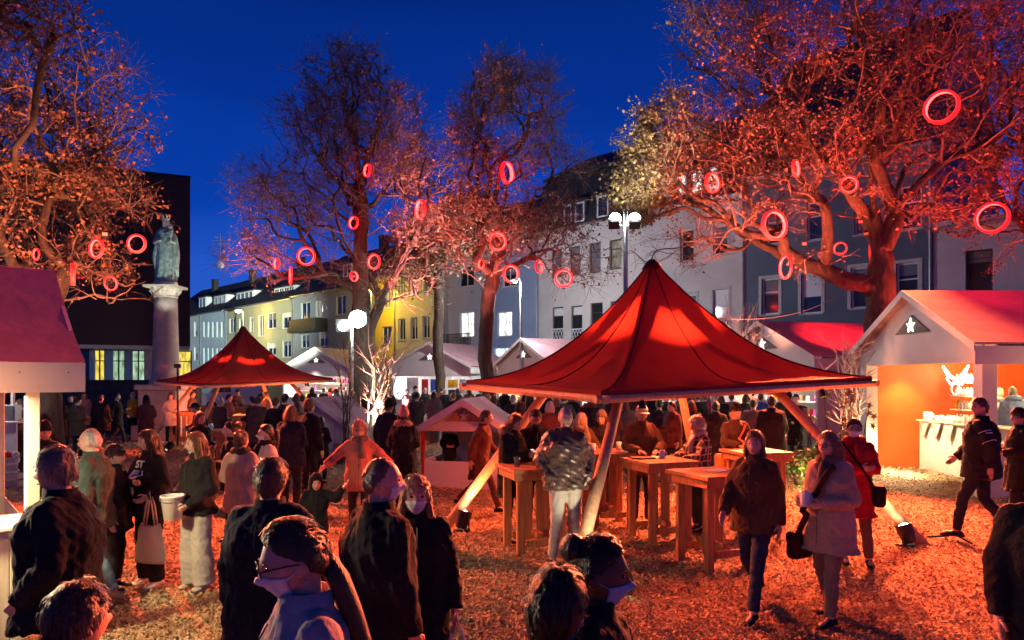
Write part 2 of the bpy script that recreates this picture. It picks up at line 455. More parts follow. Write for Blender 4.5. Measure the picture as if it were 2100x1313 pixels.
def make_chips(n=400000):
    # real wood chips scattered over the ground in view, denser where nearer
    u = nrs.rand(n)
    D = 4.2 * (27 / 4.2) ** (u ** 1.05)
    k = (nrs.rand(n) * 1.56 - 0.78)
    x = k * D; y = D
    z = ground_z(x, y) * np.minimum(np.clip(1 - np.maximum(np.abs(x) / 35, (y - 5) / 45), 0, 1) * 4, 1) - 0.03
    ln = (0.013 + 0.025 * nrs.rand(n) ** 1.6) * (0.8 + D / 22); wd = ln * (0.3 + 0.35 * nrs.rand(n))
    az = nrs.rand(n) * 2 * np.pi
    tilt = nrs.randn(n) * 0.42; roll = nrs.randn(n) * 0.5
    ax = np.stack([np.cos(az) * np.cos(tilt), np.sin(az) * np.cos(tilt), np.sin(tilt)], -1)
    bx = np.stack([-np.sin(az) * np.cos(roll), np.cos(az) * np.cos(roll), np.sin(roll)], -1)
    c = np.stack([x, y, z + 0.008 + np.abs(np.sin(tilt)) * ln * 0.5 + 0.012 * nrs.rand(n)], -1)
    A = ax * ln[:, None] * 0.5; B = bx * wd[:, None] * 0.5
    V = np.stack([c - A - B * 0.7, c + A * 0.9 - B, c + A + B * 0.8, c - A * 0.9 + B], 1).reshape(-1, 3)
    F = np.arange(4 * n).reshape(n, 4)
    o = np_mesh('wood_chips', V, F, M['chip'])
    tag(o, 'loose wood chips strewn all over the square', 'wood chips', kind='stuff')

make_ground(); make_chips()

# ================================================================== houses
F0 = Vector((3.44, 43.0, 0)); FE = Vector((0.695, -0.719, 0)); FTH = math.atan2(-0.719, 0.695)
def fs(px, py=None):
    k = (px - 1050) / FPX
    s = (43 * k - 3.44) / (0.695 + 0.719 * k)
    if py is None: return s
    return s, CAM_Z + (HORIZON - py) / FPX * (43 - 0.719 * s)

def wall_holes(w, h, holes, depth=0.2, x0=0.0):
    mb = MB()
    xs = sorted({x0, x0 + w, *[q for hl in holes for q in hl[:2]]}); zs = sorted({0.0, h, *[q for hl in holes for q in hl[2:4]]})
    for j in range(len(zs) - 1):
        run = None
        for i in range(len(xs) - 1):
            cx, cz = (xs[i] + xs[i + 1]) / 2, (zs[j] + zs[j + 1]) / 2
            solid = not any(a < cx < b and c < cz < d for a, b, c, d in holes)
            if solid: run = xs[i] if run is None else run
            if run is not None and (not solid or i == len(xs) - 2):
                e_ = xs[i + 1] if solid else xs[i]
                mb.quad((run, 0, zs[j]), (e_, 0, zs[j]), (e_, 0, zs[j + 1]), (run, 0, zs[j + 1])); run = None
    for a, b, c, d in holes:
        mb.quad((a, 0, c), (a, 0, d), (a, depth, d), (a, depth, c)); mb.quad((b, 0, c), (b, depth, c), (b, depth, d), (b, 0, d))
        mb.quad((a, 0, c), (a, depth, c), (b, depth, c), (b, 0, c)); mb.quad((a, 0, d), (b, 0, d), (b, depth, d), (a, depth, d))
    return mb

def frame_mesh(w, h, t=0.06, d=0.06, mull=1, trans=0):
    mb = MB()
    mb.box(-w / 2, -w / 2 + t, 0, d, 0, h); mb.box(w / 2 - t, w / 2, 0, d, 0, h)
    mb.box(-w / 2 + t, w / 2 - t, 0, d, 0, t); mb.box(-w / 2 + t, w / 2 - t, 0, d, h - t, h)
    for i in range(mull):
        x = -w / 2 + (i + 1) * w / (mull + 1); mb.box(x - t * 0.4, x + t * 0.4, 0.004, d - 0.004, t, h - t)
    if trans: mb.box(-w / 2 + t, w / 2 - t, 0.006, d - 0.006, h * trans - t * 0.4, h * trans + t * 0.4)
    return mb

def make_window(house, x0, x1, z0, z1, fm, pm, mull=1, trans=0, y=0.11, sill=True, surround=None, lab=None):
    w, h = x1 - x0, z1 - z0; cx = (x0 + x1) / 2
    t = min(0.07, w * 0.12)
    o = frame_mesh(w, h, t, 0.06, mull, trans).build('window', fm, house, loc=(cx, y, z0))
    if lab: o['label'] = lab
    MB().quad((-w / 2 + 0.01, 0.04, 0.01), (w / 2 - 0.01, 0.04, 0.01), (w / 2 - 0.01, 0.04, h - 0.01), (-w / 2 + 0.01, 0.04, h - 0.01)).build('pane', pm, o)
    if pm in (M['pane'], M['pane_grey']) and rnd.random() < 0.6:   # half-drawn curtain or blind
        hh = rnd.choice((0.25, 0.4, 0.55)) * h
        MB().box(-w / 2 + t, w / 2 - t, 0.028, 0.036, h - t - hh, h - t).build('blind', M['frame_w'] if rnd.random() < 0.3 else M['pane_grey'], o)
    if sill: MB().box(-w / 2 - 0.06, w / 2 + 0.06, -0.17, 0.0, -0.06, -0.003).build('sill', M['trim'], o)
    if surround is not None:
        q = 0.14
        mb = MB(); zz = -y - 0.03
        mb.box(-w / 2 - q, -w / 2, zz, zz + 0.06, 0, h + q); mb.box(w / 2, w / 2 + q, zz, zz + 0.06, 0, h + q); mb.box(-w / 2, w / 2, zz, zz + 0.06, h, h + q)
        mb.build('surround', surround, o)
    return o

def make_house(label, pa, pb, h, wall, wins, roofm, ridge=4.0, mansard=0.0, dormers=(), depth=10, eave_trim=None, pipe=True, split=None):
    sa, sb = fs(pa), fs(pb); w = sb - sa - 0.006
    o = F0 + FE * sa
    H = thing('town_house', label, 'house', o, FTH, 'terrace of houses along the street')
    holes = []; specs = []
    for wd in wins:
        (a, b, t, bt), fm, pm = wd[0], wd[1], wd[2]
        kw = wd[3] if len(wd) > 3 else {}
        pm_ = (a + b) / 2
        _, z1 = fs(pm_, t); _, z0 = fs(pm_, bt)
        x0, x1 = fs(a) - sa, fs(b) - sa
        holes.append((x0, x1, z0, z1)); specs.append((fm, pm, kw))
    mb = wall_holes(w, h, holes)
    mb.quad((0, 0, 0), (0, 0, h), (0, depth, h), (0, depth, 0)); mb.quad((w, 0, 0), (w, depth, 0), (w, depth, h), (w, 0, h))
    mb.quad((0, depth, 0), (0, depth, h), (w, depth, h), (w, depth, 0))
    zr = h + mansard
    r1 = 0.7 if mansard else 0.0
    if ridge:  # gable ends
        for x in (0.0, w):
            mb.add([(x, r1, zr), (x, depth - r1, zr), (x, depth / 2, zr + ridge)], [(0, 1, 2)])
    mb.build('wall', wall, H)
    for hl, (fm, pm, kw) in zip(holes, specs):
        make_window(H, *hl, fm, pm, **kw)
    rf = MB()
    if mansard:
        mm = MB(); mm.prism([(0, -0.15, h + 0.02), (0, r1, zr), (0, depth - r1, zr), (0, depth, h + 0.02)], (w, 0, 0)); mm.build('mansard', roofm, H)
    if ridge:
        e0 = -0.35 if not mansard else r1 - 0.3
        zz = zr + (0.0 if not mansard else 0.01); sl = ridge / (depth / 2)
        for sgn in (0, 1):
            ya, yb = (e0, depth / 2) if sgn == 0 else (depth - e0, depth / 2)
            za = zz - 0.1 + 0.02
            rf.prism([(0, ya, za), (0, yb, zz + ridge + 0.06), (0, yb, zz + ridge + 0.26), (0, ya, za + 0.18)], (w, 0, 0))
        R_ = rf.build('roof', roofm, H)
        if rnd.random() < 0.7:
            cx = w * rnd.uniform(0.25, 0.75)
            c = MB(); c.box(cx - 0.35, cx + 0.35, depth / 2 - 0.9, depth / 2 - 0.3, zr + ridge - 1.0, zr + ridge + 1.0); c.box(cx - 0.42, cx + 0.42, depth / 2 - 0.97, depth / 2 - 0.23, zr + ridge + 1.0, zr + ridge + 1.1)
            c.build('chimney', M['roof_tile'], R_)
    else:
        MB().box(0, w, -0.12, depth, h, h + 0.25).build('parapet', M['trim'], H)
    g = MB(); g.tube([(0.02, -0.42 if ridge and not mansard else -0.22, h - 0.04), (w - 0.02, -0.42 if ridge and not mansard else -0.22, h - 0.04)], 0.075, 8)
    g.build('gutter', M['steel'], H)
    if pipe: MB().tube([(w - 0.1, -0.08, 0.1), (w - 0.1, -0.08, h - 0.5), (w - 0.1, -0.2, h - 0.08)], 0.05, 6).build('drainpipe', M['steel'], H)
    for (a, b, t, bt), pm, proud in dormers:
        pc = (a + b) / 2; _, z1 = fs(pc, t); _, z0 = fs(pc, bt); x0, x1 = fs(a) - sa, fs(b) - sa
        d = MB(); yy = -proud
        back = 3.2
        d.box(x0 - 0.14, x1 + 0.14, yy + 0.05, back, z0 - 0.12, z1 + 0.06)
        dm = d.build('dormer', M['frame_w'] if not mansard else roofm, H)
        MB().prism([(x0 - 0.25, yy - 0.12, z1 + 0.063), (x0 - 0.25, yy - 0.12, z1 + 0.17), (x0 - 0.25, back + 0.3, z1 + 0.27), (x0 - 0.25, back + 0.3, z1 + 0.063)], (x1 - x0 + 0.5, 0, 0)).build('dormer_roof', roofm, dm)
        n = max(1, round((x1 - x0) / 1.1)); ww = (x1 - x0) / n
        for i in range(n):
            f = frame_mesh(ww - 0.04, z1 - z0, 0.09, 0.05, 0 if ww < 1.0 else 1)
            f.quad((-ww / 2 + 0.08, 0.03, 0.05), (ww / 2 - 0.08, 0.03, 0.05), (ww / 2 - 0.08, 0.03, z1 - z0 - 0.05), (-ww / 2 + 0.08, 0.03, z1 - z0 - 0.05), 1)
            f.build('window', [M['frame_w'], pm], dm, loc=(x0 + ww * (i + 0.5), yy, z0))
    return H, sa

fw, fd, pn, pg = M['frame_w'], M['frame_d'], M['pane'], M['pane_grey']
ns = dict(mull=0, sill=False)
def row(xs, w, t, b, fm=fw, pm=pn, **k): return [((x, x + w, t, b), fm, pm, k) for x in xs]

make_house('narrow white house half hidden by the dark brown building', 330, 413, 9.3, M['p_white'],
           row([352, 398], 7, 660, 690, mull=0) + row([352, 398], 7, 712, 740, mull=0), M['roof_tile'], dormers=[((392, 405, 610, 634), pg, -0.9)])
make_house('pale blue house with rows of five slim windows', 413, 465, 9.35, M['p_pale'],
           row([417, 426, 435, 444, 453], 5, 660, 692, mull=0, sill=True) + row([417, 426, 435, 444, 453], 5, 714, 746, mull=0), M['roof_tile'], dormers=[((422, 446, 606, 631), pg, -0.9)], pipe=True)
make_house('olive cream house with yellow lower half beside the pale blue house', 465, 603, 9.45, M['p_olive'],
           row([470, 490], 11, 653, 683) + row([512], 9, 650, 680) + row([530], 11, 646, 690, pm=pg) + row([548, 579], 18, 641, 674)
           + row([548], 18, 702, 729) + row([579], 18, 698, 733), M['slate'], dormers=[((468, 501, 598, 620), pg, -0.9), ((545, 585, 588, 612), pn, -0.9)])
Hc, sc_ = make_house('grey house with a dark balcony on its upper floor', 603, 770, 9.6, M['p_grey'],
           row([617], 19, 620, 656) + row([647], 13, 617, 650, pm=M['lit_dim']) + row([689], 20, 606, 645) + row([617], 17, 686, 714) + row([654], 18, 680, 711) + row([715], 20, 672, 712) + row([745], 16, 600, 640),
           M['slate'], dormers=[((683, 699, 540, 570), pn, -1.0)])
s0, zb = fs(618, 682); s1, zt = fs(676, 655)
b = MB(); x0, x1 = s0 - sc_, fs(672) - sc_
b.box(x0, x1, -1.2, 0.0, zb - 0.12, zb)
b.box(x0, x1, -1.2, -1.15, zb, zb + 1.0); b.box(x0, x0 + 0.05, -1.15, 0, zb, zb + 1.0); b.box(x1 - 0.05, x1, -1.15, 0, zb, zb + 1.0)
b.build('balcony', M['black_metal'], Hc)
make_house('deep yellow house lit by the sodium street lamp', 770, 812, 10.0, M['p_yellow'],
           row([783], 19, 670, 706) + row([785], 16, 587, 632, pm=M['lit_dim']), M['slate'])
make_house('cream house with four slim windows on each floor', 812, 915, 10.3, M['p_cream'],
           row([817], 14, 654, 698, mull=1) + row([842], 14, 651, 697) + row([866], 15, 648, 694) + row([889], 15, 644, 690) + row([818, 845, 869], 13, 565, 604, pm=pg) + row([893], 13, 560, 601, pm=pn), M['slate'])
Hf, sf_ = make_house('lilac grey house with one lit window over a railing balcony', 915, 1003, 10.6, M['p_lilac'],
           [((943, 972, 640, 692), fw, M['lit_white'], dict(mull=1))] + row([941], 31, 546, 588, pm=pn), M['slate'])
x0, x1 = fs(918) - sf_, fs(985) - sf_; _, zb = fs(950, 716); b = MB()
b.box(x0, x1, -0.9, 0, zb - 0.1, zb)
for i in range(25):
    xx = x0 + 0.03 + i * (x1 - x0 - 0.06) / 24; b.box(xx - 0.015, xx + 0.015, -0.88, -0.85, zb, zb + 0.95)
b.box(x0, x1, -0.9, -0.83, zb + 0.95, zb + 1.0); b.build('balcony', M['black_metal'], Hf)
make_house('sky blue house behind the tall bare street lamp', 1003, 1105, 10.6, M['p_blue'],
           [((1020, 1050, 639, 690), fw, M['lit_white'], dict(mull=1))] + row([1030], 28, 545, 588) + [((1012, 1075, 712, 742), fw, M['lit_shop'], dict(mull=2, sill=False))], M['slate'])
wb = []
for a, b_, t, bt in ((1132, 1155, 630, 697), (1171, 1194, 627, 697), (1211, 1236, 621, 692), (1252, 1280, 617, 690)):
    wb.append(((a, b_, t, bt), fd, pn, dict(mull=0, trans=0.72)))
for a, b_, t, bt in ((1130, 1152, 512, 570), (1168, 1190, 505, 566), (1208, 1232, 498, 560), (1250, 1275, 491, 553)):
    wb.append(((a, b_, t, bt), fd, pg if a != 1250 else M['lit_dim'], dict(mull=0, trans=0.7)))
for a, b_, t, bt in ((1395, 1423, 470, 536), (1462, 1492, 462, 522)):
    wb.append(((a, b_, t, bt), fw, pn, dict(mull=0, surround=M['trim'])))
for a, b_, t, bt in ((1405, 1428, 604, 676), (1462, 1494, 594, 672)):
    wb.append(((a, b_, t, bt), fw, pn, dict(mull=0, trans=0.75, surround=M['trim'])))
Hh, sh_ = make_house('big beige corner house with slate mansard storey and lit attic windows', 1105, 1530, 11.05, M['p_beige'], wb, M['slate'], ridge=2.2, mansard=3.2,
    dormers=[((1158, 1175, 421, 460), pn, 0.12), ((1181, 1201, 415, 456), pn, 0.12), ((1226, 1251, 402, 446), pn, 0.12),
             ((1360, 1380, 365, 405), M['lit_white'], 0.15), ((1388, 1412, 357, 402), M['lit_white'], 0.15), ((1420, 1446, 350, 396), M['lit_white'], 0.15), ((1452, 1476, 344, 391), M['lit_white'], 0.15)])
for a, b_, t, bt in ((1132, 1155, 674, 697), (1171, 1194, 674, 697), (1211, 1236, 668, 692)):      # white lattice railings before the French windows
    pc = (a + b_) / 2; _, z1 = fs(pc, t); _, z0 = fs(pc, bt); xa, xb = fs(a) - sh_, fs(b_) - sh_
    r = MB(); r.box(xa, xb, -0.05, -0.01, z1 - 0.06, z1); r.box(xa, xb, -0.05, -0.01, z0, z0 + 0.06)
    n = 4
    for i in range(n):
        u0, u1 = xa + (xb - xa) * i / n, xa + (xb - xa) * (i + 1) / n
        r.tube([(u0, -0.03, z0 + 0.05), (u1, -0.03, z1 - 0.05)], 0.02, 4); r.tube([(u1, -0.035, z0 + 0.05), (u0, -0.035, z1 - 0.05)], 0.02, 4)
    r.build('railing', fw, Hh)
wi = []
for a, b_, t, bt in ((1562, 1597, 571, 645), (1643, 1685, 559, 643), (1745, 1782, 548, 632), (1838, 1884, 539, 627)):
    wi.append(((a, b_, t, bt), fw, pn, dict(mull=0, trans=0.62, surround=M['trim'])))
for a, b_, t, bt in ((1572, 1606, 428, 500), (1655, 1697, 412, 492), (1752, 1795, 396, 480), (1846, 1890, 380, 470)):
    wi.append(((a, b_, t, bt), fw, pn, dict(mull=0, trans=0.62)))
make_house('slate blue house behind the thick trunk of the big oak', 1530, 1915, 11.6, M['p_navy'], wi, M['slate'], ridge=4.5, mansard=2.4)
make_house('low pinkish white house with a flat parapet roof', 1915, 2330, 8.1, M['p_pink'],
           [((1980, 2036, 512, 600), fd, pn, dict(mull=0, trans=0.8)), ((2140, 2200, 495, 595), fd, pn, dict(mull=0, trans=0.8))], M['slate'], ridge=0)

# roof aerial on the far left house
def aerial(px, py, D):
    p = P(px, py, D); t = thing('roof_aerial', 'thin television aerial on the far dark roof', 'aerial', p)
    m = MB(); m.tube([(0, 0, 0), (0, 0, 4.2)], 0.04, 5); m.build('mast', M['steel'], t)
    m = MB()
    for z, w in ((3.9, 0.6), (3.5, 0.9), (3.1, 1.1), (2.6, 0.5)): m.tube([(-w, 0, z), (w, 0, z)], 0.025, 4)
    m.build('antenna_rods', M['steel'], t)
    m = MB(); m.rings([(0, 0, 0.7 - 0.4 * math.cos(a), 0.5 * math.sin(a) + 0.01, 0.12) for a in np.linspace(0.05, 3.1, 8)], 12); m.build('dish', M['steel'], t)
aerial(452, 556, 84)

# ================================================================== dark brown building on the left
def left_building():
    o = P(390, 774, 46); o.z = 0
    th = math.atan2(0.416, 0.909)
    B = thing('modern_building', 'dark brown windowless box building raised over a glazed ground floor', 'building', o, th)
    m = MB(); m.box(-28, 0, 0, 14, 4.15, 14.7); m.build('upper_block', M['brown_clad'], B)
    m = MB(); m.box(-28.03, 0.03, -0.03, 14.03, 14.7, 14.86); m.build('roof_edge', M['black_metal'], B)
    m = MB(); m.box(-27.9, -0.04, 0.05, 13.9, 3.93, 4.15); m.build('soffit', M['trim'], B)
    # ground floor: piers and lit panes, set back
    m = MB(); m.box(-28, 0, 3.2, 13.5, 0, 3.93); m.build('core', M['dark_wall'], B)
    ca, sa = math.cos(th), math.sin(th)
    def lx(px, y):   # local x where the ray of px meets local depth y
        k = (px - 1050) / FPX
        # world = o + x*(ca,sa) + y*(-sa,ca)
        return (k * (o.y + y * ca) - (o.x - y * sa)) / (ca - k * sa)
    for a, b in ((183, 194), (215, 231), (256, 271), (297, 316), (120, 150), (60, 85)):
        xa, xb = lx(a, 1.2), lx(b, 1.2)
        m = MB(); m.box(xa, xb, 1.2, 1.6, 0, 3.93); m.build('pier', M['blue_panel'] if a < 290 else M['trim'], B)
    for a, b, mm in ((150, 183, 'pane'), (194, 215, 'lit_yellow'), (231, 256, 'lit_green'), (271, 297, 'lit_green'), (318, 392, 'lit_yellow')):
        xa, xb = lx(a, 2.0), lx(b, 2.0)
        f = MB()
        for x in np.linspace(xa, xb, 3): f.box(x - 0.04, x + 0.04, 1.95, 2.05, 0, 3.93)
        for z in (0.02, 1.1, 3.2, 3.86): f.box(xa, xb, 1.96, 2.04, z, z + 0.06)
        w = f.build('window', M['black_metal'], B)
        MB().quad((xa, 2.02, 0.1), (xb, 2.02, 0.1), (xb, 2.02, 3.9), (xa, 2.02, 3.9)).build('pane', M[mm], w)
left_building()

# ================================================================== garden wall and statue column
def garden_wall():
    a, b = P(60, 774, 29.5), P(402, 774, 28.4); d = b - a; L_ = d.length
    t = thing('garden_wall', 'dark high garden wall behind the statue column', 'wall', (a.x, a.y, 0), math.atan2(d.y, d.x))
    m = MB(); m.box(0, L_, 0, 0.4, -0.1, 2.0); m.build('wall', M['dark_wall'], t)
    x = 0
    while x < L_ - 0.3:
        w = min(0.9, L_ - x); MB().cbox(x + 0.006, x + w - 0.006, -0.05, 0.45, 2.0, 2.1, 0.012).build('coping_stone', M['dark_wall'], t); x += 0.9
    a, b = P(404, 774, 28.4), P(600, 774, 29); d = b - a; L_ = d.length
    t = thing('low_wall', 'low dark wall behind the far red tent', 'wall', (a.x, a.y, 0), math.atan2(d.y, d.x))
    m = MB(); m.box(0, L_, 0, 0.4, -0.1, 0.95); m.build('wall', M['dark_wall'], t)
    m = MB(); m.cbox(0, L_, -0.04, 0.44, 0.95, 1.03); m.build('coping', M['dark_wall'], t)
garden_wall()

def statue_column():
    D = 26.5; o = G(340, D); s = D / FPX
    t = thing('stone_column', 'pale stone column with carved capital carrying a statue', 'column', o)
    m = MB(); m.cbox(-0.85, 0.85, -0.85, 0.85, -0.1, 0.5, 0.04); m.cbox(-0.68, 0.68, -0.68, 0.68, 0.5, 1.75, 0.03); m.cbox(-0.78, 0.78, -0.78, 0.78, 1.75, 1.95, 0.04)
    m.build('pedestal', M['sandstone'], t)
    z0 = 1.95; z1 = CAM_Z + (774 - 612) * s
    m = MB(); m.lathe([(0.56, z0), (0.56, z0 + 0.12), (0.48, z0 + 0.2), (0.46, z0 + 0.3)] + [(0.455 - 0.07 * (i / 8) ** 1.3, z0 + 0.3 + (z1 - z0 - 0.3) * i / 8) for i in range(9)], 28)
    m.build('shaft', M['sandstone'], t, True)
    z2 = CAM_Z + (774 - 587) * s
    m = MB(); m.lathe([(0.385, z1), (0.42, z1 + 0.04), (0.40, z1 + 0.08), (0.42, z1 + 0.2), (0.52, z2 - 0.1), (0.55, z2 - 0.08)], 24); m.box(-0.56, 0.56, -0.56, 0.56, z2 - 0.08, z2)
    cap = m.build('capital', M['sandstone'], t)
    for rowi, (zz, rr, n) in enumerate(((z1 + 0.09, 0.43, 11), (z1 + 0.22, 0.48, 11))):
        me = None
        for k in range(n):
            a = 2 * math.pi * (k + 0.5 * rowi) / n
            l = MB(); l.add([(0, 0, 0), (-0.06, -0.02, 0.08), (0, -0.06, 0.09), (0.06, -0.02, 0.08), (-0.04, -0.07, 0.17), (0, -0.12, 0.15), (0.04, -0.07, 0.17)],
                            [(0, 2, 1), (0, 3, 2), (1, 2, 5, 4), (2, 3, 6, 5)])
            if me is None: q = l.build('carved_leaf', M['sandstone'], cap); me = q.data
            else: q = link('carved_leaf', me, cap)
            q.location = (rr * math.sin(a), -rr * math.cos(a), zz); q.rotation_euler = (0, 0, a)
    # statue: crowned robed woman with a child on her arm
    S = thing('statue', 'green bronze crowned woman holding a child on top of the column', 'statue', (o.x, o.y, z2))
    H = 2.45
    def robe(n=40):
        rings = [(0, .34, .30), (.1, .36, .31), (.35, .34, .28), (.8, .33, .25), (1.1, .30, .23), (1.4, .27, .20), (1.65, .30, .20), (1.82, .28, .17), (1.92, .13, .12)]
        V = []
        for (z, rx, ry) in rings:
            for k in range(n):
                a = 2 * math.pi * k / n
                f = 1 + (0.10 * math.sin(a * 9 + z * 0.8) + 0.06 * math.sin(a * 5 - z * 1.7)) * max(0.15, 1 - z / 1.9)
                sh = 0.03 * math.sin(z * 2.2)
                V.append((rx * f * math.cos(a) + sh, ry * f * math.sin(a), z))
        Fs = []
        for i in range(len(rings) - 1):
            for k in range(n): Fs.append((i * n + k, i * n + (k + 1) % n, (i + 1) * n + (k + 1) % n, (i + 1) * n + k))
        Fs.append(tuple(range(n))[::-1]); Fs.append(tuple((len(rings) - 1) * n + k for k in range(n)))
        return V, Fs
    m = MB(); m.lathe([(0.40, 0), (0.40, 0.12), (0.34, 0.2)], 16); m.build('plinth', M['bronze'], S)
    m = MB(); V, Fs = robe(); m.add([(x, y, z + 0.18) for x, y, z in V], Fs); 
    m.capsule((-.26, -.02, 1.88), (-.33, -.12, 1.55), .085, .075); m.capsule((-.33, -.12, 1.55), (-.08, -.27, 1.62), .075, .05)
    m.capsule((.26, -.02, 1.88), (.34, -.1, 1.55), .085, .075); m.capsule((.34, -.1, 1.55), (.24, -.3, 1.62), .075, .055)
    m.capsule((0, 0, 2.02), (0.0, -.01, 2.18), .065, .06); m.ball((0, -.02, 2.27), (.105, .12, .145), 16, 12); m.ball((0, -.14, 2.25), (.02, .03, .03), 6, 5)
    m.build('figure', M['bronze'], S, True)
    m = MB()   # cloak hanging open at both sides, hair veil
    for sg in (-1, 1):
        pts = []
        for i in range(9):
            z = 1.95 - i * 0.2
            pts.append((sg * (0.20 + 0.16 * min(1, i / 3) + 0.02 * math.sin(i * 1.7)), 0.06 + 0.03 * math.sin(i), z))
        m.tube(pts, [0.09, 0.11, 0.12, 0.12, 0.12, 0.11, 0.10, 0.09, 0.06], 8)
    m.rings([(0, 0.05, 2.0, .14, .1), (0, .04, 2.2, .135, .13), (0, .02, 2.34, .12, .13), (0, 0, 2.42, .06, .07)], 12)
    m.build('cloak', M['bronze'], S, True)
    m = MB()
    m.rings([(0, -.01, 2.38, .115, .125), (0, -.01, 2.44, .13, .14)], 14)
    for k in range(7):
        a = 2 * math.pi * k / 7; m.prism([(0.13 * math.cos(a - .2), -.01 + .14 * math.sin(a - .2), 2.44), (0.13 * math.cos(a + .2), -.01 + .14 * math.sin(a + .2), 2.44), (0.16 * math.cos(a), -.01 + .17 * math.sin(a), 2.57)], (0.01, 0.01, 0.0))
    m.build('crown', M['bronze'], S)
    m = MB(); m.capsule((.26, -.28, 1.66), (.28, -.24, 1.93), .085, .075); m.ball((.29, -.25, 2.09), (.075, .08, .09), 12, 8)
    m.capsule((.22, -.3, 1.9), (.1, -.36, 1.82), .035, .025); m.capsule((.33, -.28, 1.9), (.42, -.34, 1.98), .035, .025)
    m.capsule((.24, -.32, 1.66), (.2, -.42, 1.5), .05, .035); m.capsule((.31, -.32, 1.66), (.3, -.42, 1.5), .05, .035)
    m.build('child_figure', M['bronze'], S, True)
    # the little flood lamp at its foot
    L_ = thing('statue_light', 'small flood on a post aimed up at the statue', 'floodlight', (o.x + 1.8, o.y - 3.0, 0)); MB().tube([(0, 0, 0), (0, 0, 2.5)], .03, 6).build('post', M['black_metal'], L_); q = MB(); q.cbox(-.1, .1, -.06, .06, 2.5, 2.63, .01); q.build('housing', M['black_metal'], L_)
    spot('statue_beam', (0, 0, 2.72), (-1.75, 2.8, z2 + 1.1), (0.85, 1.0, 0.86), 1000, 40, 0.6, .05, L_)
statue_column()
# ================================================================== trees
def grow(base, pts, lean=0.35):
    """balanced spanning tree over pts (Prim with path-length cost) -> parent index, nodes"""
    N = len(pts) + 1
    X = np.vstack([base, pts]); par = np.full(N, -1); pl = np.zeros(N)
    cost = np.full(N, 1e9); best = np.zeros(N, int); done = np.zeros(N, bool); done[0] = True
    d = np.linalg.norm(X - X[0], axis=1); cost[:] = d; order = [0]
    for _ in range(N - 1):
        c = np.where(done, 1e12, cost); j = int(np.argmin(c))
        par[j] = best[j]; pl[j] = pl[par[j]] + np.linalg.norm(X[j] - X[par[j]]); done[j] = True; order.append(j)
        d = np.linalg.norm(X - X[j], axis=1)
        c2 = d + lean * pl[j] + 0.25 * np.maximum(0, X[j, 2] - X[:, 2])
        b = c2 < cost
        cost = np.where(b, c2, cost); best = np.where(b, j, best)
    return X, par, order

def tube_np(A, B, ra, rb, k=5):
    """many cones at once"""
    n = len(A); d = B - A; L_ = np.linalg.norm(d, axis=1, keepdims=True); t = d / np.maximum(L_, 1e-6)
    u = np.cross(t, np.array([0.31, 0.17, 0.93])); u /= np.maximum(np.linalg.norm(u, axis=1, keepdims=True), 1e-6); v = np.cross(t, u)
    an = 2 * np.pi * np.arange(k) / k
    ring = u[:, None, :] * np.cos(an)[None, :, None] + v[:, None, :] * np.sin(an)[None, :, None]
    VA = A[:, None, :] + ring * ra[:, None, None]; VB = B[:, None, :] + ring * rb[:, None, None]
    V = np.concatenate([VA, VB], 1).reshape(-1, 3)
    i = np.arange(k); f = np.stack([i, (i + 1) % k, k + (i + 1) % k, k + i], -1)
    F = (np.arange(n)[:, None, None] * 2 * k + f[None]).reshape(-1, 4)
    return V, F

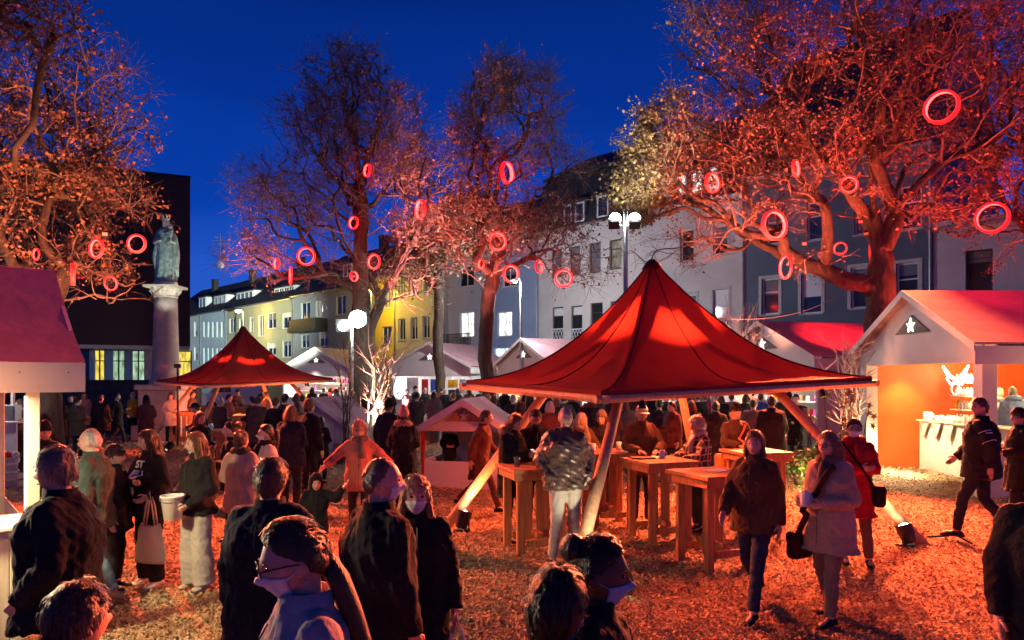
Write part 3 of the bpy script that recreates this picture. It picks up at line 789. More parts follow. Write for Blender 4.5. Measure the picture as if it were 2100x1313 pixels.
TREE_NODES = {}
def make_tree(key, label, base_px, D, blobs, trunk_pts, trunk_r, n_pts, n_leaf, leaf_size, leafm='leaf', seed=1, twigs=3, lean=0.35, twig_len=0.6, group='leaf-clad oaks of the square', pieces=None):
    rs = np.random.RandomState(seed)
    base = G(base_px, D); s = D / FPX
    T = thing('oak_tree', label, 'tree', base, 0, group)
    o = np.array(base)
    tp = [np.array(P(x, y, D + dd)) for (x, y, dd) in trunk_pts]
    # attraction points in pixel-shaped blobs with real depth
    w = np.array([b[2] * b[3] * b[5] for b in blobs], float); w /= w.sum()
    pts = []; dens = []
    for bi, (px, py, rx, ry, rz, wt, lf) in enumerate(blobs):
        m = int(round(w[bi] * n_pts))
        q = rs.randn(m, 3); q /= np.linalg.norm(q, axis=1, keepdims=True); q *= (rs.rand(m, 1) ** (1 / 2.2))
        off = (rz[1] if isinstance(rz, tuple) else 0); rzz = rz[0] if isinstance(rz, tuple) else rz
        c = np.array(P(px, py, D + off)); s_ = (D + off) / FPX
        p = c + q * np.array([rx * s_, rzz, ry * s_])
        pts.append(p); dens += [lf] * m
    pts = np.vstack(pts); dens = np.array([0.0] * (len(tp) + 1) + dens)
    keep = pts[:, 2] > 2.4
    pts = pts[keep]; dens = np.concatenate([dens[:len(tp) + 1], dens[len(tp) + 1:][keep]])
    X, par, order = grow(np.array(base), np.vstack([np.array(tp), pts]), lean)
    # force the trunk chain
    for i in range(1, len(tp) + 1): par[i] = i - 1
    # pipe-model radii
    kids = [[] for _ in X]
    for j in range(1, len(X)): kids[par[j]].append(j)
    depth = np.zeros(len(X), int)
    seq = []; st = [0]
    while st:
        a = st.pop(); seq.append(a)
        for c in kids[a]: st.append(c)
    area = np.full(len(X), 0.0)
    for j in reversed(seq):
        area[j] = max(1.0, sum(area[c] for c in kids[j]))
    r = 0.012 * area ** 0.5
    r = r * (trunk_r / r[0]) ** (np.clip(np.log(area) / np.log(area[0]), 0, 1))
    r = np.clip(r, 0.009, trunk_r)
    # branch paths: follow the thickest child, side shoots start their own path
    def smooth(path, rad):
        Pn = [path[0]] + list(path) + [path[-1]]; out = []; ro = []
        for i in range(1, len(Pn) - 2):
            p0, p1, p2, p3 = Pn[i - 1], Pn[i], Pn[i + 1], Pn[i + 2]; L_ = np.linalg.norm(p2 - p1); ns_ = 1 if L_ < .25 else (3 if L_ < 1.0 else 5)
            for q in range(ns_):
                t = q / ns_; out.append(.5 * ((2 * p1) + (-p0 + p2) * t + (2 * p0 - 5 * p1 + 4 * p2 - p3) * t * t + (-p0 + 3 * p1 - 3 * p2 + p3) * t ** 3) + (rs.randn(3) * .018 * L_ if q else 0)); ro.append(rad[i - 1] + (rad[i] - rad[i - 1]) * t)
        out.append(path[-1]); ro.append(rad[-1]); return out, ro
    TB = MB(); BB = MB(); starts = [(0, None)]
    while starts:
        j, pa = starts.pop(); pth = [j] if pa is None else [pa, j]
        while kids[pth[-1]]:
            ks = sorted(kids[pth[-1]], key=lambda c: -area[c]); cur = pth[-1]
            if cur < len(tp) and cur + 1 in ks: ks.remove(cur + 1); ks.insert(0, cur + 1)
            for c in ks[1:]: starts.append((c, cur))
            pth.append(ks[0])
        pp = [X[i] - o + (rs.randn(3) * .05 if 0 < k < len(pth) - 1 and i > len(tp) else 0) for k, i in enumerate(pth)]
        rd = [r[i] for i in pth]
        if pa is not None: rd[0] = min(rd[0], rd[1] * 1.25)
        pp, rd = smooth(pp, rd)
        if pa is None:   # root flare
            rd = [q * (1 + .45 * math.exp(-max(0, p[2]) / .5)) for p, q in zip(pp, rd)]
        mx_ = max(rd)
        (TB if mx_ > .05 else BB).tube(pp, rd, 12 if mx_ > .15 else (8 if mx_ > .05 else (5 if mx_ > .02 else 4)))
    TB.build('trunk', M['bark'], T, True)
    V = np.array(BB.v); F = [f for f in BB.f if len(f) == 4]
    F = np.array(F)
    # twigs at the tips
    tips = np.array([j for j in range(len(tp) + 1, len(X)) if len(kids[j]) <= 1])
    ta = np.repeat(X[tips], twigs, 0) - o
    dirs = X[tips] - X[par[tips]]; dirs /= np.maximum(np.linalg.norm(dirs, axis=1, keepdims=True), 1e-6)
    td = np.repeat(dirs, twigs, 0) + rs.randn(len(ta), 3) * 0.75; td[:, 2] += 0.05
    td /= np.linalg.norm(td, axis=1, keepdims=True)
    tl = twig_len * (0.4 + 0.9 * rs.rand(len(ta), 1))
    mid = ta + td * tl * 0.5 + rs.randn(len(ta), 3) * 0.04; te = ta + td * tl + np.array([0, 0, -0.04]) + rs.randn(len(ta), 3) * 0.08
    rr = np.full(len(ta), 0.0075 * D / 25)
    V2, F2 = tube_np(ta, mid, rr, rr * 0.8, 3); V3, F3 = tube_np(mid, te, rr * 0.8, rr * 0.45, 3)
    b1 = np_mesh('branches', np.vstack([V, V2, V3]), np.vstack([F, F2[:, :4] + len(V), F3 + len(V) + len(V2)]), M['lit_twig_bark'], T)
    b1['kind'] = 'stuff'
    # leaves along twigs
    td_dens = np.repeat(dens[tips] * np.exp(rs.randn(len(tips)) * 1.1), twigs); p = td_dens / td_dens.sum()
    ch = rs.choice(len(ta), n_leaf, p=p)
    f = rs.rand(n_leaf, 1) ** 0.7
    c = np.where(f < 0.5, ta[ch] + (mid[ch] - ta[ch]) * f * 2, mid[ch] + (te[ch] - mid[ch]) * (f * 2 - 1)) + rs.randn(n_leaf, 3) * 0.075
    ax = rs.randn(n_leaf, 3) + td[ch] * 0.7 + np.array([0, 0, -0.7]); ax /= np.linalg.norm(ax, axis=1, keepdims=True)
    bx = np.cross(ax, rs.randn(n_leaf, 3)); bx /= np.maximum(np.linalg.norm(bx, axis=1, keepdims=True), 1e-6); nx = np.cross(ax, bx)
    ls = leaf_size * (0.55 + 0.9 * rs.rand(n_leaf, 1)); lw = ls * (0.3 + 0.2 * rs.rand(n_leaf, 1))
    Vl = np.stack([c, c + ax * ls * 0.5 - bx * lw + nx * ls * 0.12, c + ax * ls, c + ax * ls * 0.5 + bx * lw + nx * ls * 0.12], 1).reshape(-1, 3)
    Fl = np.arange(4 * n_leaf).reshape(-1, 4)
    # leaves left of a pixel border may carry floodlight as an olive tint
    if pieces:
        wx = (Vl[0::4] + o); pxl = wx[:, 0] / wx[:, 1] * FPX + 1050
        sel = pxl + rs.randn(n_leaf) * 35 < pieces
        F_a = Fl[sel]; F_b = Fl[~sel]
        for Fx, mm, nm in ((F_b, leafm, 'crown'), (F_a, 'leaf_flood_tint', 'crown_edge')):
            idx = Fx.ravel(); k = np.arange(len(idx)).reshape(-1, 4)
            oo = np_mesh(nm, Vl[idx], k, M[mm], T); oo['kind'] = 'stuff'
        oo['label'] = 'leaves tinted olive for the floodlight on the street side'
    else:
        oo = np_mesh('crown', Vl, Fl, M[leafm], T); oo['kind'] = 'stuff'
    TREE_NODES[key] = X
    return T

# blobs: px, py, rx, ry, rz, weight, leafiness
make_tree('left', 'tall oak on the left lit orange above the near stall', 112, 17.5,
    [(60, 120, 120, 130, 2.5, .55, .5), (210, 190, 80, 130, 1.8, .6, .15), (100, 260, 130, 90, 2.5, 1.0, 1.2), (190, 300, 60, 50, 1.5, 1.1, 1.3), (255, 262, 55, 14, .8, .9, .5), (90, 390, 140, 70, 2.5, 1.2, 1.3), (190, 380, 55, 60, 1.5, 1.0, 1.3),
     (110, 520, 150, 45, 2.2, .9, .8), (285, 410, 50, 45, 1.2, .5, .35), (25, 20, 80, 60, (1.2, -7), 1.0, .6), (-60, 60, 60, 60, (2.5, -3.5), .4, .4), (-60, 300, 100, 250, 2.5, .6, .8), (225, 590, 60, 50, 1.5, .35, .3)],
    [(108, 620, 0), (104, 520, 0), (110, 420, 0.1), (108, 330, 0), (112, 230, 0), (118, 140, 0)], 0.24, 1000, 14000, 0.078, seed=3, twigs=6)
make_tree('mid', 'broad tall oak in the middle with dark bare crown and pink right side', 738, 33,
    [(720, 190, 110, 90, 3, 1.0, .7), (650, 270, 90, 80, 3, .9, .5), (810, 280, 80, 80, 3, .9, .9), (850, 360, 70, 60, 2.5, 1.1, 1.6), (560, 390, 85, 50, 3, .9, .3), (640, 440, 150, 80, 3.5, .8, .3), (520, 520, 70, 40, 2, .9, 1.1),
     (700, 560, 150, 40, 3, .5, .2), (860, 480, 90, 60, 3, .9, 1.0), (920, 330, 40, 60, 2, .6, .2), (840, 600, 100, 35, 3, .4, .25), (735, 330, 140, 90, 3, .9, .6), (720, 130, 45, 35, 1.5, 1.0, .5)],
    [(738, 720, 0), (740, 600, 0), (738, 520, 0), (744, 430, 0), (735, 340, 0), (725, 250, 0), (722, 170, 0)], 0.46, 1500, 9000, 0.10, seed=5, twig_len=0.95, twigs=7)
make_tree('mid2', 'slimmer oak with a forked leaning trunk right of the broad oak', 1000, 31,
    [(1015, 190, 75, 65, 2, 1.1, 1.0), (965, 260, 45, 60, 2, 1.1, 1.3), (1110, 240, 55, 90, 2, .8, .25), (1090, 330, 80, 60, 2.5, .7, .3), (1180, 345, 50, 30, 1.5, .7, .2), (1000, 350, 70, 80, 2, .6, .5), (970, 440, 90, 55, 2.5, 1.2, 1.5),
     (1100, 470, 120, 50, 2.5, 1.0, .9), (1000, 530, 110, 40, 2.5, .5, .5), (1180, 540, 90, 50, 2, .5, .3), (1130, 420, 60, 40, 2, .7, .2), (1060, 160, 60, 35, 2, .8, .6)],
    [(996, 700, 0), (1003, 600, 0), (1018, 500, 0), (1038, 400, 0), (1040, 330, 0), (1028, 240, 0)], 0.30, 1100, 8000, 0.11, seed=8, twig_len=0.85, twigs=7)
make_tree('right', 'huge spreading oak on the right glowing red with a floodlit olive flank', 1800, 21,
    [(1345, 320, 70, 110, 1.6, 1.5, 2.6), (1310, 400, 55, 60, 1.4, 1.6, 2.8), (1400, 250, 60, 70, 1.6, 1.0, 1.6), (1500, 300, 100, 90, 2, 1.0, 1.1), (1560, 130, 120, 130, 2.5, 1.1, 1.2), (1750, 80, 150, 110, 3, .9, 1.0), (1930, 110, 130, 110, (3, -3), .8, .6),
     (2060, 200, 90, 200, 2.5, .7, .5), (1640, 300, 160, 60, 2.5, 1.2, 1.4), (1850, 300, 120, 60, 2.5, .9, .9), (1520, 470, 110, 45, 1.6, .8, .15), (1640, 400, 150, 50, 2.2, .8, .7), (1830, 440, 110, 45, 2, .6, .5), (1990, 400, 120, 50, (2.5, -2.5), .6, .35),
     (1450, 60, 70, 80, 2, .9, .8), (1600, -40, 220, 60, 3, .8, 1.0), (1900, -60, 220, 60, 3, .8, .8), (1450, 400, 90, 40, 1.8, .8, .6), (1390, 520, 90, 40, 1.5, .5, .15), (1660, 540, 60, 30, 1.5, .4, .3), (2080, 500, 60, 40, 2, .5, .3)],
    [(1803, 690, 0), (1806, 600, 0), (1806, 520, 0), (1790, 420, 0), (1785, 330, 0), (1788, 230, 0), (1775, 110, 0)], 0.40, 2100, 31000, 0.078, seed=12, twig_len=0.6, pieces=1385, lean=0.4, twigs=7)
make_tree('far_right', 'dark red oak at the right edge behind the big oak', 2140, 23,
    [(2060, 250, 110, 170, 3, 1, .8), (2150, 100, 150, 200, 3, 1, .8), (2040, 420, 110, 60, 2, .8, .7), (2250, 350, 150, 200, 3, .7, .8)],
    [(2138, 600, 0), (2130, 480, 0), (2140, 350, 0), (2145, 200, 0)], 0.4, 600, 11000, 0.10, seed=21, twig_len=0.8)
make_tree('back', 'low dark tree in front of the roofs between the two middle oaks', 900, 36,
    [(890, 500, 90, 70, 2.5, 1, 1.5), (960, 470, 70, 60, 2.5, 1, 1.5), (830, 560, 70, 40, 2, .6, .8)],
    [(898, 700, 0), (900, 600, 0), (905, 530, 0)], 0.25, 400, 12000, 0.14, seed=31, twig_len=0.8)

# ================================================================== red hoop lamps hanging in the trees
RINGS = [('left', 280, 500, 36, 36, 0, 'plain round glowing hoop beside the statue'), ('left', 198, 510, 36, 38, 25, 'round glowing hoop behind the left oak branches'),
    ('left', 74, 522, 22, 22, 30, 'small glowing hoop at the far left above the near stall roof'), ('left', 150, 563, 22, 42, 58, 'tall narrow glowing crescent hoop over the near stall roof'), ('left', 227, 581, 12, 28, -66, 'thin upright glowing hoop between near stall and statue column'),
    ('mid', 753, 350, 18, 24, 50, 'topmost small glowing crescent hoop on the broad oak trunk'), ('mid', 862, 430, 18, 38, 58, 'bright crescent hoop on the pink side of the broad oak'), ('mid', 725, 457, 24, 24, 35, 'small glowing hoop low on the broad oak trunk'),
    ('mid', 567, 541, 14, 22, 50, 'little glowing crescent hoop left of the big round hoop over the roofs'), ('mid', 596, 566, 13, 36, 68, 'narrow upright glowing hoop below the round hoop over the roofs'), ('mid', 628, 526, 36, 36, 5, 'large full round hoop before the dark tiled roofs'),
    ('mid', 767, 537, 32, 30, 28, 'open glowing hoop over the sodium street lamp'), ('mid', 726, 567, 11, 19, -55, 'dim small hoop near the trunk of the broad oak'),
    ('mid2', 1040, 355, 20, 42, -60, 'tall glowing crescent hoop high in the slimmer oak'), ('mid2', 1020, 495, 34, 37, -20, 'round hoop on the trunk of the slimmer oak'), ('mid2', 987, 542, 12, 19, 52, 'tiny glowing hoop left of the slim trunk'),
    ('mid2', 1048, 562, 30, 35, -30, 'round hoop beside the tall grey street lamp'), ('mid2', 1106, 547, 14, 24, -55, 'small crescent hoop at the drainpipe of the beige house'), ('mid2', 1156, 571, 34, 35, 6, 'full round hoop before the beige house wall'),
    ('right', 1931, 220, 42, 62, 48, 'largest glowing crescent hoop high in the big oak'), ('right', 1632, 346, 20, 32, -50, 'small crescent hoop amid the orange leaves'), ('right', 1741, 379, 34, 33, 14, 'small full round hoop in the middle of the big oak'),
    ('right', 1588, 462, 54, 58, -22, 'big round hoop on the low left limb of the big oak'), ('right', 1723, 510, 22, 24, 35, 'bright small hoop in the fork of the big oak'), ('right', 1611, 548, 6, 46, 82, 'hoop seen edge on below the low limb'),
    ('right', 2035, 447, 40, 58, 46, 'large crescent hoop above the low pinkish house'), ('right', 1461, 375, 30, 38, -35, 'hoop hanging before the lit attic windows')]
TD = dict(left=16.2, mid=31.5, mid2=29.8, right=19.3)
def hoop(key, px, py, w, h, yaw, lab):
    D = 14.6 if px in (1931, 2035) else TD[key]; r = h / 2 / FPX * D * 0.94; c = P(px, py, D)
    yaw = -yaw; t = thing('light_hoop', lab, 'hoop lamp', c, R(yaw), 'red light hoops hanging in the trees')
    cres = abs(yaw) > 30; d = r * ((0.10 if abs(yaw) > 63 else 0.2) if cres else 0.14); n = 40; tk = 0.11 * r + 0.01
    m = MB(); vs = []; fs = []
    prof = [(r, -d), (r + tk, -d), (r + tk, d), (r, d)]
    for k in range(n):
        a = 2 * math.pi * k / n
        for (q, y) in prof: vs.append((q * math.cos(a), y, q * math.sin(a)))
    for k in range(n):
        a, b = k * 4, ((k + 1) % n) * 4
        for q in range(3): fs.append((a + q, b + q, b + q + 1, a + q + 1))
    m.add(vs, fs); m.build('hoop_body', M['ring_halo'], t, True)
    m = MB(); vs = []; fs = []
    ri, ro = r * 0.915, r - 0.002
    prof = [(ro, -d * 0.93), (r * .985 if cres else ri, -d * (.9 if cres else .6)), (r * .985 if cres else ri, d * (.9 if cres else .6)), (ro, d * 0.93)]
    for k in range(n):
        a = 2 * math.pi * k / n
        for (q, y) in prof: vs.append((q * math.cos(a), y, q * math.sin(a)))
    for k in range(n):
        a, b = k * 4, ((k + 1) % n) * 4
        for q in range(4): fs.append((a + q, a + (q + 1) % 4, b + (q + 1) % 4, b + q))
    m.add(vs, fs); m.build('light_tube', M['ring_hot'], t, True)
    X = TREE_NODES[key]; up = X[(X[:, 2] > c.z + r + 0.1)]
    if len(up):
        j = np.argmin(np.linalg.norm((up - np.array(c)) * np.array([1, .6, 1]), axis=1)); top = Vector(up[j]) - c
        Mi = Matrix.Rotation(-R(yaw), 3, 'Z')
        MB().tube([(0, 0, r), Mi @ top], 0.008, 4).build('hanging_wire', M['black_metal'], t)
    point('hoop_glow', (0, 0, 0), DEEPRED, (150 if px in (1931, 2035) else 22 * (r / 0.3)) * (2.0 if D > 25 else 1.0), r * 0.6, t)
for q in RINGS: hoop(*q)
# ================================================================== red tents
def tent(label, loc, rz, sc=1.0, glow=1.0, name_tail=''):
    T = thing('red_tent', label, 'tent', loc, rz, 'red pointed tents with wooden poles')
    T.scale = (sc, sc, 1.0 if sc == 1.0 else .985)
    C0 = Vector((2.225, 11.0, 0))
    cor = [Vector(p) - C0 for p in ((-.71, 11.5, 2.14), (1.05, 8.5, 2.03), (5.16, 10.5, 2.2), (3.4, 13.5, 2.12))]
    ap = Vector((2.11, 11.0, 3.97)) - C0
    nt_, na = 22, 96
    V = []; F = []
    for i in range(nt_ + 1):
        t = i / nt_
        for k in range(na):
            q = k / na * 4; e_ = int(q) % 4; f = q - int(q)
            a, b = cor[e_], cor[(e_ + 1) % 4]
            rim = a.lerp(b, f)
            tt = 0.03 + 0.97 * t
            xy = Vector((ap.x, ap.y, 0)).lerp(rim, tt)
            corner = abs(f - 0.5) * 2          # 1 at the corners, 0 at the middle of an edge
            # folds gather towards the tip; cloth sags between the corner seams
            z = rim.z + (ap.z - rim.z) * (1 - tt) ** (2.12 + 0.22 * (1 - corner))
            z += 0.035 * corner ** 6 * math.sin(math.pi * tt)
            wob = 0.012 * math.sin(k * 1.7 + t * 9) * math.sin(math.pi * t)
            V.append((xy.x + wob, xy.y + wob, z + wob))
    for i in range(nt_):
        for k in range(na):
            F.append((i * na + k, i * na + (k + 1) % na, (i + 1) * na + (k + 1) % na, (i + 1) * na + k))
    c = MB(); c.add(V, F); c.build('canopy', M['canopy'], T, True)
    for j in range(8):    # stitched seams, corner and mid-edge
        k = j * na // 8
        pts = [Vector(V[i * na + k]) + Vector((0, 0, 0.006)) for i in range(nt_ + 1)]
        MB().tube(pts, 0.014 if j % 2 == 0 else 0.009, 5).build('seam', M['seam'], T)
    # hem hanging over the beams and tip cap
    h = MB()
    for e_ in range(4):
        a, b = cor[e_], cor[(e_ + 1) % 4]; n = Vector(((b - a).y, -(b - a).x, 0)).normalized() * -0.0
        h.prism([a + Vector((0, 0, .012)), b + Vector((0, 0, .012)), b + Vector((0, 0, -.05)), a + Vector((0, 0, -.05))], Vector(((b - a).y, -(b - a).x, 0)).normalized() * 0.012)
    h.build('hem', M['canopy'], T)
    MB().lathe([(0.16, -0.09), (0.10, 0.0), (0.05, 0.05), (0.01, 0.06)], 14, (ap.x, ap.y, ap.z - 0.05)).build('tip_cap', M['seam'], T, True)
    for e_ in range(4):
        a, b = cor[e_], cor[(e_ + 1) % 4]; d = (b - a).normalized()
        MB().tube([a - d * 0.1 + Vector((0, 0, -.085)), b + d * 0.1 + Vector((0, 0, -.085))], 0.05, 8).build('edge_beam', M['pole_wood'], T)
    hub = Vector((-0.03, 0, 2.72))
    bases = [Vector(p) - C0 for p in ((-1.04, 10.8, -.1), (.62, 7.75, -.1), (5.56, 9.8, -.1), (3.5, 13.4, -.1))]
    tops = [Vector(p) - C0 for p in ((.64, 10.88, 2.16), (1.405, 9.4, 2.05), (3.60, 10.35, 2.16), (2.72, 11.9, 2.12))]
    for i in range(4):
        q = MB(); q.tube([bases[i], bases[i].lerp(tops[i], .5), tops[i]], [0.078, 0.074, 0.066], 10); q.build('pole', M['pole_wood'], T, True)
        MB().tube([tops[i] + Vector((0, 0, -.02)), hub], [0.07, 0.065], 8).build('brace', M['pole_wood'], T, True)
        b = MB(); dd = (tops[i] - bases[i]).normalized()
        b.tube([tops[i] - dd * .12, tops[i] + dd * .02], 0.082, 10); b.build('pole_sleeve', M['steel'], T)
    MB().tube([hub - Vector((0, 0, .12)), ap - Vector((0, 0, .05))], [0.07, 0.05], 10).build('mast', M['pole_wood'], T, True)
    MB().lathe([(0.05, -.16), (0.12, -.12), (0.12, .1), (0.05, .14)], 12, hub).build('hub', M['steel'], T)
    # double ended lamp hung under the hub, rim lamps below the beams
    MB().tube([hub, hub + Vector((0, 0, -.62))], .012, 5).build('lamp_rod', M['black_metal'], T)
    MB().lathe([(.05, -.14), (.075, -.10), (.08, 0.02), (.07, .02), (.06, -.04)], 14, hub + Vector((0, 0, -.68))).build('uplight', M['black_metal'], T, True)
    spot('uplight_beam', hub + Vector((.0, 0, -.64)), ap, (1, .16, .05), 1900 * glow, 112, .8, .02, T)
    for e_, f, w in ((0, .5, 1.2), (1, .12, 1.2), (1, .78, 1.7), (2, .5, .35), (3, .5, .7)):
        a, b = cor[e_], cor[(e_ + 1) % 4]; p = a.lerp(b, f) + Vector((0, 0, -.2)); nrm = Vector(((b - a).y, -(b - a).x, 0)).normalized()
        if nrm.dot(p) < 0: nrm = -nrm
        m = MB(); m.tube([p + Vector((0, 0, .08)), p + nrm * .03 + Vector((0, 0, -.03))], [.03, .05], 10); m.build('rim_lamp', M['black_metal'], T)
        spot('rim_beam', p + nrm * .05 + Vector((0, 0, -.05)), p + nrm * 2.2 + Vector((0, 0, -1.15)), (1, .13, .04), 420 * w * (glow if glow > .9 else .6), 92, .9, .07, T)
    # guy rope at the right base
    b = bases[2]; MB().tube([b + Vector((0, 0, .16)), b + Vector((.35, -.05, .2)), b + Vector((.6, -.12, .06)), b + Vector((.75, -.1, -.02))], 0.012, 5).build('rope', M['black_metal'], T)
    return T

def ground_spot(label, loc, aim, col, w, deg=75, lens='lamp_hot', lens_r=0.062, loc_l=None):
    """round black can lamp on the ground with a bright lens"""
    loc = Vector(loc); aim = Vector(aim)
    t = thing('ground_spotlight', label, 'spotlight', loc, 0, 'spotlights on the mulch')
    d = (aim - (loc + Vector((0, 0, 0.14)))).normalized()
    q = d.to_track_quat('Z', 'Y'); Rm = q.to_matrix()
    hc = Vector((0, 0, 0.17))
    m = MB(); K_ = 1.3; pr = [(x_ * K_, y_ * K_) for x_, y_ in ((0.035, -0.12), (0.06, -0.115), (0.075, -0.04), (0.085, 0.07), (0.088, 0.075), (0.078, 0.075), (0.07, 0.05))]
    n = 18
    for a, b in zip(pr[:-1], pr[1:]):
        for k in range(n):
            a0, a1 = 2 * math.pi * k / n, 2 * math.pi * (k + 1) / n
            m.quad(*[hc + Rm @ Vector(p) for p in ((a[0] * math.cos(a0), a[0] * math.sin(a0), a[1]), (a[0] * math.cos(a1), a[0] * math.sin(a1), a[1]), (b[0] * math.cos(a1), b[0] * math.sin(a1), b[1]), (b[0] * math.cos(a0), b[0] * math.sin(a0), b[1]))])
    m.build('can', M['black_metal'], t)
    m = MB(); vs = [hc + Rm @ Vector((0, 0, 0.115))] + [hc + Rm @ Vector((0.096 * math.cos(2 * math.pi * k / n), 0.096 * math.sin(2 * math.pi * k / n), 0.080)) for k in range(n)]
    m.add(vs, [(0, 1 + k, 1 + (k + 1) % n) for k in range(n)]); m.build('lens', M[lens], t)
    m = MB(); m.box(-.1, .1, -.05, .05, -0.03, 0.012); sx = Rm @ Vector((1, 0, 0)); sx.z = 0
    if sx.length < .1: sx = Vector((1, 0, 0))
    sx.normalize()
    for sg in (-1, 1): m.tube([hc + sx * sg * .118, sx * sg * .118 + Vector((0, 0, 0.0))], 0.01, 4)
    m.build('stand', M['black_metal'], t)
    l = spot('spot_beam', hc + d * 0.13, hc + d * 2, col, w, deg, 0.7, lens_r, t)
    return t

T1C = Vector((2.225, 11.0, 0))
tent('large red pointed tent over the standing tables', T1C, 0)
hub1 = T1C + Vector((0, 0, 2.6))
ground_spot('spotlight at the foot of the left pole of the large tent', (-.70, 10.55, 0), (-.55, 10.70, .75), (1, .15, .045), 260, 84)
ground_spot('spotlight at the foot of the right pole of the large tent', (5.18, 9.62, 0), (5.02, 9.78, .75), (1, .15, .045), 260, 84)
ground_spot('small spotlight behind the tables at the rear pole of the large tent', (3.30, 13.2, 0), (2.3, 11.4, 1.7), RED, 500, 75)
ground_spot('white spotlight hidden at the foot of the front pole of the large tent', (1.12, 7.45, 0), (.66, 8.5, 1.05), (1.0, 0.82, 0.55), 62, 48)
# red lamps fixed under the tent roof at the hub, lighting tables and mulch
def hub_lamp(label, hub, w):
    t = thing('tent_lamp', label, 'lamp', hub + Vector((0, 0, -.25)), 0, 'lamps under the tent hubs')
    m = MB(); m.lathe([(0.02, .16), (0.03, .1), (0.09, .05), (0.10, 0.0)], 14); m.build('lamp_shade', M['black_metal'], t, True)
    m = MB(); m.ball((0, 0, 0.0), 0.05, 10, 8); m.build('bulb', M['ring_hot'], t, True)
    spot('tent_bulb', (0, 0, -.07), (0, 0, -2), RED, w, 165, .35, .09, t)
hub_lamp('red lamp hanging under the hub of the large tent', T1C + Vector((-.03, 0, 2.62)), 420)
T2C = G(506, 24.6)
tent('small far red tent left of the branch arrangement', T2C, R(19), 0.95, .95)
hub_lamp('red lamp hanging under the hub of the far tent', T2C + Vector((-.03, 0, 2.4)), 420)
ground_spot('glaring spotlight beyond the women by the far tent', G(347, 21.5), G(470, 24.5) + Vector((0, 0, 2.3)), RED, 300, 90)
ground_spot('spotlight at the right side of the far tent', G(640, 23.0), T2C + Vector((0, 0, 2.3)), RED, 500, 90)

# ================================================================== standing tables
def high_table(label, px, D, rz, w=0.8, h=1.08, proto=[None]):
    loc = G(px, D)
    if proto[0] is None:
        t = thing('standing_table', label, 'table', loc, rz, 'wooden standing tables')
        hw = w / 2
        for i in range(4):
            a = -hw + i * w / 4
            MB().cbox(a + 0.002, a + w / 4 - 0.002, -hw, hw, h - 0.045, h, 0.004).build('top_plank', M['timber'], t)
        for sg in (-1, 1):
            MB().cbox(-hw + 0.02, hw - 0.02, sg * (hw - 0.05) - 0.015, sg * (hw - 0.05) + 0.015, h - 0.14, h - 0.047, 0.004).build('apron', M['timber'], t)
            MB().cbox(sg * (hw - 0.05) - 0.015, sg * (hw - 0.05) + 0.015, -hw + 0.07, hw - 0.07, h - 0.14, h - 0.047, 0.004).build('apron', M['timber'], t)
        for sx in (-1, 1):
            for sy in (-1, 1):
                x, y = sx * (hw - 0.13), sy * (hw - 0.13)
                MB().cbox(x - 0.05, x + 0.05, y - 0.032, y + 0.032, -0.06, h - 0.047, 0.006).build('leg', M['timber'], t)
            MB().cbox(sx * .085 - 0.06, sx * .085 + 0.06, -0.018, 0.018, 0.12, h - 0.047, 0.005).build('centre_board', M['timber'], t)
        for sy in (-1, 1): MB().cbox(-hw + .2, hw - .2, sy * (hw - .13) - .02, sy * (hw - .13) + .02, 0.12, 0.2, 0.005).build('rail', M['timber'], t)
        MB().cbox(-.045, .045, -hw + .17, hw - .17, 0.205, 0.27, 0.005).build('rail', M['timber'], t)
        proto[0] = t
        return t
    t = copy_tree(proto[0]); t.location = loc; t.rotation_euler = (0, 0, rz); t['label'] = label
    return t
TA = high_table('standing table with two glasses beside the man in the shiny jacket', 1095, 9.3, R(18))
TB = high_table('middle standing table before the man in the pale cap', 1352, 10.0, R(20))
TCc = high_table('nearest standing table with a pale sheet on its top', 1462, 8.7, R(24))
TDd = high_table('standing table with two white mugs behind the front tent pole', 1246, 11.1, R(10))
TE = high_table('standing table of the bearded man with the orange strap', 1550, 11.2, R(15))
high_table('orange lit standing table under the far tent', 508, 22.0, R(15))
high_table('dark standing table near the woman at the far tent', 440, 15.6, R(5))
high_table('standing table beside the woman in the pale coat', 372, 24.0, R(30))

def on_table(t, x, y, z=1.08): return Matrix.Translation(t.location) @ Matrix.Rotation(t.rotation_euler.z, 4, 'Z') @ Vector((x, y, z))
def tumbler(label, p, r=0.036, h=0.10, m='glass', group='glasses and mugs on the tables'):
    if m == 'glass':
        t = thing('drinking_glass', label, 'glass', p, 0, group)
        q = MB(); q.lathe([(r * .8, 0.0), (r, h), (r * .93, h), (r * .74, 0.012)], 14); q.build('tumbler', M['clear'], t, True)
        q = MB(); q.lathe([(r * .72, 0.014), (r * .84, h * .55)], 12); q.build('drink', M['c_orange'], t, True)
    else:
        t = thing('mug', label, 'mug', p, rnd.uniform(-1, 1), group)
        q = MB(); q.lathe([(r * .9, 0.0), (r, 0.01), (r, h), (r * .88, h), (r * .86, 0.02)], 16); q.build('cup', M['ceramic'], t, True)
        q = MB(); q.tube([(r * .95, 0, h * .78)] + [(r + 0.024 * math.sin(a), 0, h * .5 + 0.028 * math.cos(a)) for a in np.linspace(0.3, 2.8, 7)] + [(r * .95, 0, h * .22)], 0.006, 5); q.build('handle', M['ceramic'], t, True)
    return t
def clear_glass():
    m = bpy.data.materials.new('clear glass'); m.use_nodes = True; b = m.node_tree.nodes['Principled BSDF']
    b.inputs['Transmission Weight'].default_value = 0.85; b.inputs['Roughness'].default_value = 0.05; b.inputs['Base Color'].default_value = (0.9, 0.9, 0.9, 1)
    return m
M['clear'] = clear_glass()
